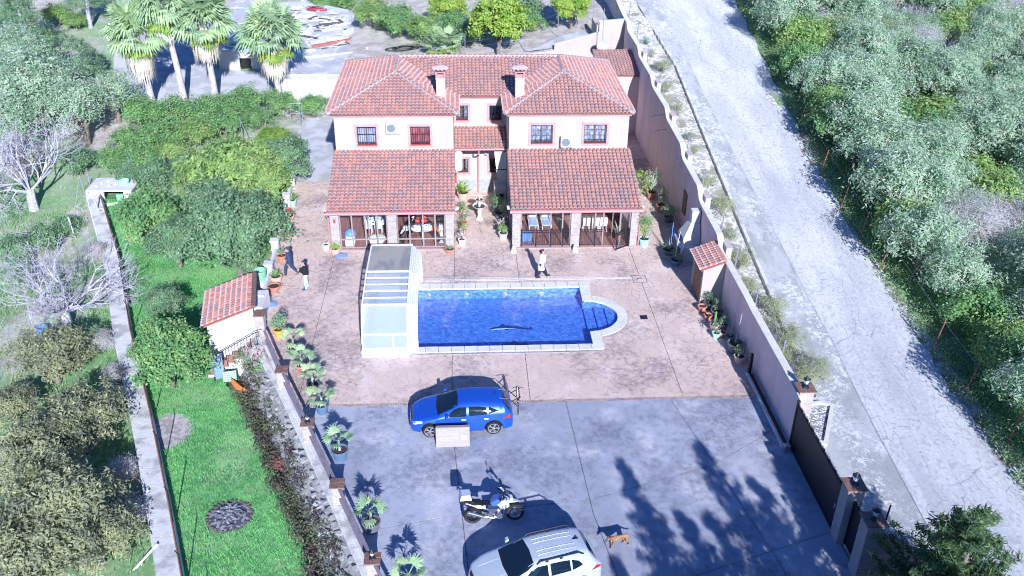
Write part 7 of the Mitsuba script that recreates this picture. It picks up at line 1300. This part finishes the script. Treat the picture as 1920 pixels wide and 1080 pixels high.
# grove beyond the road
FOREST = [(24.9, 30.5), (26.3, 33.0), (27.4, 35.1), (29.2, 35.5), (26.0, 38.2), (29.7, 38.3), (26.1, 41.7), (29.9, 40.6), (31.5, 40.3), (25.7, 43.6), (28.5, 44.1), (33.1, 44.2), (24.1, 47.7), (27.1, 47.1), (28.9, 47.4), (31.9, 45.9), (34.0, 46.0), (25.6, 49.6), (29.4, 50.2), (32.0, 48.8), (34.5, 48.7), (37.9, 49.1), (26.7, 52.8), (29.1, 52.3), (32.6, 52.1), (34.5, 51.2), (36.9, 51.8), (25.9, 55.1), (30.0, 54.2), (31.2, 54.9), (35.7, 55.6), (38.3, 54.6), (40.4, 54.9), (27.5, 58.5), (29.7, 58.5), (31.3, 56.6), (34.0, 56.9), (37.5, 57.4), (41.0, 58.0), (42.5, 57.3), (24.9, 60.3), (26.3, 61.2), (28.5, 59.9), (32.9, 59.1), (35.6, 59.9), (36.7, 59.7), (40.5, 59.9), (43.4, 59.2), (27.0, 62.1), (28.7, 62.8), (31.3, 62.6), (35.9, 63.7), (37.1, 61.8), (41.3, 63.9), (43.6, 62.1), (45.6, 63.8), (25.6, 65.3), (29.1, 64.5), (31.8, 65.5), (35.3, 66.5), (37.5, 65.7), (41.1, 66.6), (44.4, 66.7), (45.8, 64.9), (25.8, 67.3), (29.9, 68.4), (31.1, 67.3), (35.7, 68.3), (38.6, 67.3), (40.8, 67.5), (43.9, 68.5), (46.4, 67.7), (27.0, 70.9), (29.6, 71.9), (31.4, 70.5), (35.0, 71.1), (38.7, 71.1), (41.0, 70.8), (44.0, 71.7), (45.7, 70.1), (48.5, 70.7), (26.0, 72.7), (29.5, 73.2), (31.3, 73.7), (36.0, 74.7), (37.7, 72.8), (41.2, 72.9), (43.5, 72.8), (47.3, 73.8), (48.9, 73.2), (51.9, 74.7), (29.7, 77.2), (31.5, 76.8), (34.1, 76.6), (37.3, 76.1), (39.6, 76.9), (42.6, 77.0), (45.8, 76.6), (49.3, 76.4), (52.6, 77.3), (26.7, 79.1), (28.6, 78.4), (33.2, 79.9), (34.4, 79.8), (38.1, 78.8), (40.9, 78.5), (42.9, 78.0), (46.5, 79.3), (49.5, 79.1), (51.7, 78.7), (55.1, 78.8), (28.5, 81.5), (31.3, 81.2), (33.9, 81.6), (37.4, 82.3), (40.4, 81.1), (44.4, 82.7), (46.6, 81.2), (48.8, 81.7), (51.6, 80.8), (54.5, 82.4), (32.9, 84.1), (35.9, 83.6), (37.0, 83.4), (39.6, 84.7), (44.0, 84.5), (46.9, 84.4), (49.9, 84.7), (51.9, 83.8), (54.4, 84.4), (58.1, 83.9), (35.9, 86.7), (36.9, 86.9), (41.6, 86.3), (43.1, 86.6), (46.6, 87.1), (48.1, 88.0), (51.4, 87.6), (54.5, 88.0), (56.4, 86.6), (59.7, 86.7), (41.4, 90.7), (43.7, 90.7), (45.5, 89.8), (48.6, 90.2), (50.9, 90.7), (54.3, 90.5), (58.4, 90.9), (60.0, 90.7), (51.4, 92.0), (53.6, 91.7), (61.1, 93.3)]
fk = ['olive']*7+['scrub', 'yellowscrub', 'graytree', 'yellowscrub', 'scrub', 'bare2']
FL = {'olive': ('olive_tree', 'grey green olive tree in the dense grove beyond the road', 'olive trees in the grove beyond the road'), 'scrub': ('grove_tree', 'darker green leafy tree among the olives beyond the road', 'green trees in the grove beyond the road'), 'yellowscrub': ('grove_tree', 'yellow green leafy tree among the olives beyond the road', 'yellow green trees in the grove beyond the road'), 'graytree': ('leafless_tree', 'lilac grey leafless tree in the grove beyond the road', 'leafless trees in the grove beyond the road'), 'bare2': ('leafless_tree', 'lilac grey leafless tree in the grove beyond the road', 'leafless trees in the grove beyond the road')}
rf = random.Random(12); FOREST = [(float(xroad_r(y))+2.5+.5*math.sin(y*2.1), float(y)) for y in np.arange(24, 62, 2.5)]+[q for q in FOREST if not (24 < q[1] < 62 and q[0] < float(xroad_r(q[1]))+4.2)]
for i, (x, y) in enumerate(FOREST):
    kind = rf.choice(fk); near = x < float(xroad_r(y))+5
    if kind in ('graytree', 'bare2') and near and rf.random() < .6: kind = 'scrub'
    where = 'the front row by the road fence' if near else 'the far end of the grove beyond the road' if y > 78 else 'the thick of the grove beyond the road'
    nm, lab, grp = FL[kind]; lab = lab.replace('in the dense grove beyond the road', 'in '+where).replace('in the grove beyond the road', 'in '+where).replace('among the olives beyond the road', 'in '+where); grp = grp.replace('in the grove beyond the road', 'in '+where)
    W = rf.uniform(3.6, 5.2) if kind in ('olive', 'graytree', 'bare2') else rf.uniform(3.2, 4.4)
    plant({'bare2': 'bare'}.get(kind, kind), nm, lab, x, y, float(ground(x, y)), W, rf.uniform(.85, 1.1), 'tree', grp)

# ------------------------------------------------------------------ grass and ground cover
def blades(rs, n, region, h, w, zf):
    x0, y0, x1, y1 = region; P = np.column_stack([rs.uniform(x0, x1, n*2), rs.uniform(y0, y1, n*2)]); P = P[zf(P[:, 0], P[:, 1])][:n]; z = ground(P[:, 0], P[:, 1])+np.where(P[:, 0] > 13.6, 0, .0)
    a = rs.uniform(0, 6.28, len(P)); hh = h*rs.uniform(.5, 1.2, len(P)); ln = rs.normal(0, .5, (len(P), 2))*hh[:, None]; b = np.column_stack([P, z-.04]); d = np.column_stack([np.cos(a), np.sin(a), a*0])*w*.5; t = b+np.column_stack([ln, hh])
    return np.stack([b-d, b+d, t], 1).reshape(-1, 3), np.arange(len(P)*3).reshape(-1, 3)
def on_lawn(x, y):
    dry = (((x+13.4)/1.1)**2+((y-33.0)/1.25)**2 < 1) | (((x+9.39)/.95)**2+((y-27.5)/.95)**2 < 1)
    return (x > xchannel(y)+.85) & (x < xterrace(y)-1.1) & (y < 58) & ~dry & ~((x > -13.4) & (x < -9) & (y > 37) & (y < 41.8))
L_GRASS = leaf('grass_blade', (.06, .175, .065), (.10, .25, .09), (.19, .28, .14), .8, .9)
rs = np.random.RandomState(77)
def lawn_sheet():
    xs = np.arange(-27, -2, .25); ys_ = np.arange(16, 58.5, .25); X, Y = np.meshgrid(xs, ys_); Z = ground(X, Y)+.03+.10*(meshkit.fbm(np.stack([X*1.1, Y*1.1, X*0], -1), 4)-.5); n = len(xs); i, j = np.meshgrid(np.arange(len(ys_)-1), np.arange(n-1), indexing='ij'); a = (i*n+j).ravel(); f = np.vstack([np.stack([a, a+1, a+n+1], 1), np.stack([a, a+n+1, a+n], 1)]); v = np.stack([X.ravel(), Y.ravel(), Z.ravel()], 1); c = v[f].mean(1)
    keep = (c[:, 0] > xchannel(c[:, 1])+.5) & (c[:, 0] < xterrace(c[:, 1])-.9); f = f[keep]; u, inv = np.unique(f, return_inverse=True); return v[u], inv.reshape(-1, 3)
def f_lawn(p, n, uv):
    a, b = fbm(p.x*.5, p.y*.5, 0, 4), fbm(p.x*3.5, p.y*3.5, 0, 4); t = mix((.085, .25, .085), (.14, .36, .12), smoothstep(.35, .65, b)); t = mix(t, (.27, .38, .20), smoothstep(.50, .68, a)*.55)
    d = dr.sqrt(dr.square((p.x+13.4)/1.25)+dr.square((p.y-33.0)/1.4))+(b-.5)*.5; return mix(mix((.27, .235, .225), (.40, .36, .35), smoothstep(.4, .6, fbm(p.x*6, p.y*6, 0, 3))), t, smoothstep(.85, 1.05, d))
struct('lawn', lawn_sheet(), bs('m_lawn', f_lawn, .95), True)
struct('grass', blades(rs, 120000, (-26, 17, -3, 58), .21, .045, on_lawn), L_GRASS, kind='stuff', label='bright green lawn grass between the old channel and the terrace wall')
struct('weeds', join(blades(rs, 26000, (-40, 18, -12, 66), .30, .05, lambda x, y: (x < xchannel(y)-.4) & (meshkit.fbm(np.column_stack([x*.25, y*.25, x*0]), 3) > .47)), blades(rs, 30000, (21.5, 18, 50, 100), .38, .06, lambda x, y: x > xroad_r(y)+.15)), leaf('weed_blade', (.06, .13, .05), (.11, .19, .075), (.24, .27, .16), .5, .6), kind='stuff', label='long weeds and grass under the trees left of the channel and beyond the road')
rsb = np.random.RandomState(5); C = []
for y in np.arange(17.5, 36.5, .22):
    for _ in range(5): dx = rsb.uniform(-1.7, -.50); C.append((float(xterrace(y))+dx, y, float(ground(xterrace(y)-1.9, y))+max(0, 1.05+dx)*2.0+rsb.uniform(.1, .45)))
struct('creeper', leaves(rsb, C, 46, .24, .13, .055), leaf('creeper_leaf', (.05, .04, .04), (.07, .085, .05), (.14, .14, .10)), kind='stuff', label='dark purple ground cover along the foot of the rubble wall')
C = [(float(xroad_r(y))+q, y, float(ground(xroad_r(y)+q, y))+.15+.12*q) for y in np.arange(20, 84, .12) for q in rsb.uniform(.1, 3.2, 4)]
struct('roadside_scrub', leaves(rsb, C, 16, .28, .17, .045), leaf('roadside_leaf', (.08, .135, .065), (.13, .19, .085), (.25, .29, .16)), kind='stuff', label='low dry scrub along the right edge of the road')

# ------------------------------------------------------------------ old channel wall, fences, coop, clutter
k = thing('channel_wall', 'long old grey concrete irrigation channel running down the left of the lawn', 'channel'); yy = np.arange(15, 58.2, 1.0)
for a, b in zip(yy[:-1], yy[1:]):
    q = lambda y, dx, z: [float(xchannel(y))+dx, y, float(ground(xchannel(y)+1.5, y))+z]
    part(k, 'segment', hull([q(y, dx, z) for y in (a+.008, b-.008) for dx, z in ((-.22, -1.2), (-.10, .52), (.86, .52), (.94, -.1))]), CONCRETE)
part(k, 'rust_pipe', tube([(float(xchannel(y))+.80, y, float(ground(xchannel(y)+1.5, y))+.56) for y in yy], .035, 5), bs('rusty_iron', worn((.26, .11, .07), (.14, .07, .055), 6, .6), .85))
for i, y in enumerate((17.5, 20.5, 23.5, 26.8, 30.2, 33.6, 37.2, 41, 45, 49, 53)):
    x = float(xchannel(y)); single('channel_post', 'thin iron fence post standing on the right rim of the old channel', 'post', join(rod((x+.84, y, -1.35), (x+.88, y+.05, .25), .028, 5), rod((x+.88, y+.05, .25), (x+.78, y+.05, .45), .02, 5)), DARKMETAL, group='iron posts along the old channel')
for i, (y, L) in enumerate(((25.4, .9), (28.4, .9))): x = float(xchannel(y)); single('brace_pipe', ['white brace pipe sticking out left of the channel, nearest the bottom edge', 'white brace pipe sticking out left of the channel, second from the bottom'][i], 'pipe', rod((x+.1, y+.1, -1.15), (x-L, y-.4, -2.1), .045, 6), WHITE)
def fence(lab, pts, h, m, thick=.03, wires=4, lean=(0, 0), cat='fence', name='wire_fence'):
    k = thing(name, lab, cat); P = [np.array([x, y, z]) for x, y, z in pts]
    for p in P: part(k, 'post', rod(p-[0, 0, .25], p+[lean[0], lean[1], h], thick, 6), m)
    for j in range(wires): part(k, 'wire', tube([p+np.array([lean[0], lean[1], h])*(.25+.7*j/max(1, wires-1)) for p in P], .007, 3, False), GALV)
gz = lambda x, y: (x, y, float(ground(x, y)))
fence('galvanised wire fence on posts along the left hedge', [gz(*q) for q in ((-25.1, 58.4), (-22.82, 59.98), (-20.53, 60.31), (-19.2, 61.5), (-17.1, 63.43), (-16.5, 66.5), (-14.97, 68.07), (-12.34, 68.34))], 1.9, GALV)
single('fence_brace', 'diagonal brace of the hedge fence beside the clipped round bush', 'brace', rod((-16.5, 66.5, 1.3), (-15.7, 65.7, -.3), .03, 6), GALV)
fence('tall galvanised wire fence across the orchard behind the house', [gz(*q) for q in ((.5, 74.4), (3.24, 74.6), (5.43, 74.9), (8.39, 77.2), (10.14, 78.6), (11.6, 79.1))], 2.1, GALV)
fence('galvanised fence posts with bent tops standing behind the pink wall', [(14.08, y, float(zroad(y))) for y in (33.0, 37.2, 40.9, 44.0, 48.7, 53.0, 57.3, 62.5, 67.2, 71.8, 76)], 2.35, GALV, .035, 4, (.12, 0))
fence('leaning rusty post and wire fence along the right edge of the road', [gz(x, y) for x, y in ((22.9, 58.0), (22.6, 52.25), (22.5, 48.22), (22.5, 45.1), (22.6, 42.2), (22.3, 35.1), (22.2, 31.7), (22.3, 28.3), (22.2, 24.6))], 1.7, bs('rusty_iron', 0), .034, 2, (.35, .1))
fence('leaning grey post and wire fence in the field left of the channel', [gz(x, y) for x, y in ((-28.5, 50.0), (-26.4, 51.2), (-24.6, 53.4), (-23.7, 55.6))], 1.5, PALEBARK, .05, 2, (-.2, .1))
k = thing('end_post', 'thin pale corner post with stays beside the chicken coop', 'post'); part(k, 'mast', rod((-25.3, 57.9, -1.6), (-25.45, 57.9, .5), .035, 6), GALV); part(k, 'stay', join(rod((-25.45, 57.9, .4), (-24.6, 58.6, -1.4), .012), rod((-25.45, 57.9, .4), (-25.9, 57.2, -1.5), .012)), GALV)
k = thing('chicken_coop', 'small white walled coop with a flat cluttered roof at the far end of the lawn', 'coop'); x0, y0, z0 = -24.9, 57.6, -1.55
part(k, 'wall', join(box(x0, x0+.9, y0, y0+.15, z0-.3, z0+1.0), box(x0+2.2, x0+2.7, y0, y0+.15, z0-.3, z0+1.0), box(x0, x0+.15, y0+.16, y0+1.8, z0-.3, z0+1.0), box(x0+2.55, x0+2.7, y0+.16, y0+1.8, z0-.3, z0+1.0), box(x0+.15, x0+2.55, y0+1.65, y0+1.8, z0-.3, z0+1.0)), STUCCO_WHITE); part(k, 'roof', box(x0-.15, x0+2.85, y0-.2, y0+2.0, z0+1.003, z0+1.12), STUCCO_WHITE); part(k, 'netting', join([box(x0+.9, x0+2.2, y0+.06, y0+.075, z0+.1*i, z0+.1*i+.012) for i in range(10)]), DARKMETAL, kind='stuff'); part(k, 'door', box(x0+1.7, x0+2.15, y0-.03, y0-.005, z0, z0+.75), GREENPLASTIC); part(k, 'inside', box(x0+.2, x0+2.5, y0+1.5, y0+1.6, z0, z0+.98), DARKMETAL)
single('blue_tub', 'pale blue tub on the roof of the chicken coop', 'tub', tf(lathe([(0, 0), (.25, 0), (.3, .28), (.27, .28), (.22, .04), (0, .04)], 14), (x0+2.1, y0+.9, z0+1.123)), POTBLUE)
rg = random.Random(9)
for i in range(6): single('roof_stone', 'white stone or scrap lying on the roof of the chicken coop', 'stone', tf(rock(rg, .16, .1, .07), (x0+.3+.3*i, y0+.5+.4*(i % 3), z0+1.17), rg.uniform(0, 3)), WHITE, group='white scrap on the coop roof')
for i in range(5): single('white_sack', 'white sack heaped in front of the chicken coop', 'sack', tf(rock(rg, .32, .22, .18, 16), (x0+.5+.28*i, y0-.35-.1*(i % 2), z0+.12), rg.uniform(0, 3)), WHITE, group='white sacks in front of the coop')
single('blue_tub', 'blue plastic tub under the bare tree left of the channel', 'tub', tf(lathe([(0, 0), (.25, 0), (.3, .28), (.27, .28), (.22, .04), (0, .04)], 14), (-22.9, 43.3, -2.7)), BLUEPLASTIC)
# scrap on the neighbour's roof
zr_ = 3.004
for i, (x, y, w, d, r) in enumerate(((-17.5, 93, 2.6, 1.4, .3), (-19.5, 90, 2.2, 1.3, .25), (-16.0, 90.2, 2.4, .9, .35), (-13.4, 88.4, 2.4, .7, .5), (-12.0, 87.2, 1.9, .6, .5), (-11.2, 83.6, 1.6, .9, .25), (-18.3, 86.5, 2.2, 1.3, .2), (-13.2, 79.6, 1.5, .8, .2), (-15.2, 92.6, 2.2, 1.0, .4), (-19.0, 94.5, 2.4, 1.3, .2), (-17.0, 96.5, 2.0, 1.0, .3), (-20.0, 97.5, 2.3, 1.2, .15), (-14.5, 85.5, 1.8, .7, .45), (-16.2, 84.0, 2.0, 1.1, .2), (-18.6, 82.6, 2.2, 1.2, .15), (-11.0, 89.5, 1.7, .6, .6), (-13.6, 91.8, 1.6, .8, .5), (-12.6, 82.6, 1.3, .8, .3), (-20.3, 85.0, 1.8, 1.4, .1), (-16.6, 80.9, 1.9, .9, .1))):
    Am_ = mat4((x, y, zr_), r); k = thing('white_sheet', 'white corrugated sheet lying on the neighbour roof', 'sheet', 'white sheets on the neighbour roof'); part(k, 'sheet', ap(join([box(-w/2, w/2, -d/2+j*d/6+.004, -d/2+(j+1)*d/6-.004, .02, .05+.02*(j % 2)) for j in range(6)]), Am_), WHITE, kind='stuff')
rg = random.Random(31); db = {0: [], 1: [], 2: []}
for i in range(150):
    y = rg.uniform(80.3, 97); x = rg.uniform(-20.5, -9.5+max(0, 86-y)*.2-max(0, y-88)*.5); db[i % 3].append(tf(box(-.5, .5, -.06, .06, 0, .05), (x, y, zr_+rg.uniform(0, .1)), rg.choice((.3, .4, 1.2, 2.0, 2.6)), (rg.uniform(.5, 2.2), rg.uniform(.6, 3), 1)))
k = thing('roof_scrap', 'scattered planks, pipes and broken sheets littering the neighbour roof', 'scrap')
for i, m in enumerate((WHITE, CONCRETE, JOINT)): part(k, 'loose_piece', join(db[i]), m, kind='stuff')
k = thing('roof_hatch', 'raised white block with a pale blue lid on the right of the neighbour roof', 'hatch'); part(k, 'curb', tf(box(-1.15, 1.15, -.9, .9, 0, .30), (-9.3, 85.9, zr_), -.35), WHITE); part(k, 'lid', tf(box(-1.0, 1.0, -.75, .75, .303, .38, .02), (-9.3, 85.9, zr_), -.35), bs('hatch_lid', (.50, .58, .62), .6))
k = thing('rusty_beam', 'pair of long rusty red beams lying across the neighbour roof', 'beam'); part(k, 'beam', hull([[x, y, z] for x, y in ((-12.9, 80.5), (-12.8, 81.0), (-9.6, 83.3), (-9.5, 83.6)) for z in (zr_+.02, zr_+.22)]), bs('rust_red', worn((.36, .13, .10), (.25, .09, .08), 3, .6), .9)); part(k, 'beam', rod((-12.0, 80.2, zr_+.06), (-9.3, 82.4, zr_+.06), .05), JOINT)
k = thing('white_pipe', 'long white pipe along the front of the neighbour roof', 'pipe'); part(k, 'pipe', rod((-13.2, 77.2, zr_+.08), (-8.0, 79.3, zr_+.08), .08, 8), WHITE); part(k, 'cap', rod((-8.0, 79.3, zr_+.08), (-7.95, 79.32, zr_+.4), .06, 8), WHITE)
k = thing('red_boat', 'dark red upturned hull among the scrap on the neighbour roof', 'boat'); part(k, 'hull', tf(flesh([lg(((-.9, 0, .12), (.2, .12, .12)), ((0, 0, .14), (.5, .36, .2)), ((.9, 0, .12), (.2, .12, .12)))], 2, .1), (-14.4, 95.2, zr_), -.2), bs('boat_red', (.30, .04, .07), .5)); part(k, 'keel', tf(box(-.8, .8, -.02, .02, .30, .36), (-14.4, 95.2, zr_), -.2), BLACK)
k = thing('hose_coil', 'loose black coil of hose on the orchard ground behind the house', 'hose'); a = np.linspace(0, 6*PI, 90); part(k, 'coil', tube(np.column_stack([-5.0+(1.1+.35*np.sin(a*.37))*np.cos(a)+.03*a, 78.6+(.5+.15*np.cos(a*.5))*np.sin(a), ground(-5.0+1.1*np.cos(a), 78.6+.5*np.sin(a))+.06+.01*a]), .035, 5), BLACK)
k = thing('steel_frame', 'pale tubular steel frame standing by the hedge in front of the white building', 'frame'); part(k, 'tube', join(*[rod(p, q, .025, 5) for p, q in (((-13.2, 69.2, -.1), (-13.2, 69.2, 1.7)), ((-12.3, 69.2, -.1), (-12.3, 69.2, 1.7)), ((-13.2, 69.2, 1.7), (-12.3, 69.2, 1.7)), ((-13.2, 69.2, .9), (-12.3, 69.2, .9)), ((-13.2, 69.2, .1), (-12.3, 69.2, .9)))]), GALV)
k = thing('white_statue', 'small white statue beside a pale tree trunk in the top left garden', 'statue'); part(k, 'figure', tf(flesh([lg(((0, 0, .3), .22), ((0, 0, .8), .18)), lg(((0, 0, .8), .2), ((0, 0, 1.15), .14)), lg(((0, 0, 1.35), .13), ((0, 0, 1.4), .12)), lg(((.18, 0, 1.1), .07), ((.25, -.1, .75), .05)), lg(((-.18, 0, 1.1), .07), ((-.2, -.15, .8), .05))], 2, .06), (-32.6, 87.8, 2.0)), CREAM, 50); part(k, 'base', box(-32.95, -32.25, 87.5, 88.1, 1.6, 2.25), CREAM)
single('yellow_block', 'small yellow block lying by the hedge at the left of the house', 'block', tf(box(-.25, .25, -.08, .08, 0, .12, .02), (-9.6, 68.5, 0.0), .1), bs('yellow_paint', (.75, .48, .03), .6))
# paths at the left
def sheet(poly, dz, step=.6):
    p, f = patch2(sg.Polygon(poly), step); return np.column_stack([p, ground(p[:, 0], p[:, 1])+dz]), f
M_PATH = bs('m_path', lambda p, n, uv: mix((.42, .42, .44), (.33, .33, .335), smoothstep(.35, .65, fbm(p.x*1.2, p.y*1.2, 0, 4))), .95)
struct('gravel_path', sheet([(-32.5, 90), (-28, 99), (-22, 92), (-22.5, 82), (-18.8, 79.6), (-14.6, 79.6), (-14.6, 72.3), (-20, 71.2), (-26, 72.5), (-29.5, 78), (-31, 83)], .10), M_PATH, True)
struct('concrete_apron', sheet([(-11.4, 57.5), (-7.6, 57.5), (-7.6, 72.0), (-12.2, 70.5), (-13.2, 66.2)], .03), M_PATH, True)
struct('side_pad', sheet([(5.3, 74.6), (11.1, 74.4), (11.1, 77.6), (8.6, 77.0)], .10), M_PATH, True)
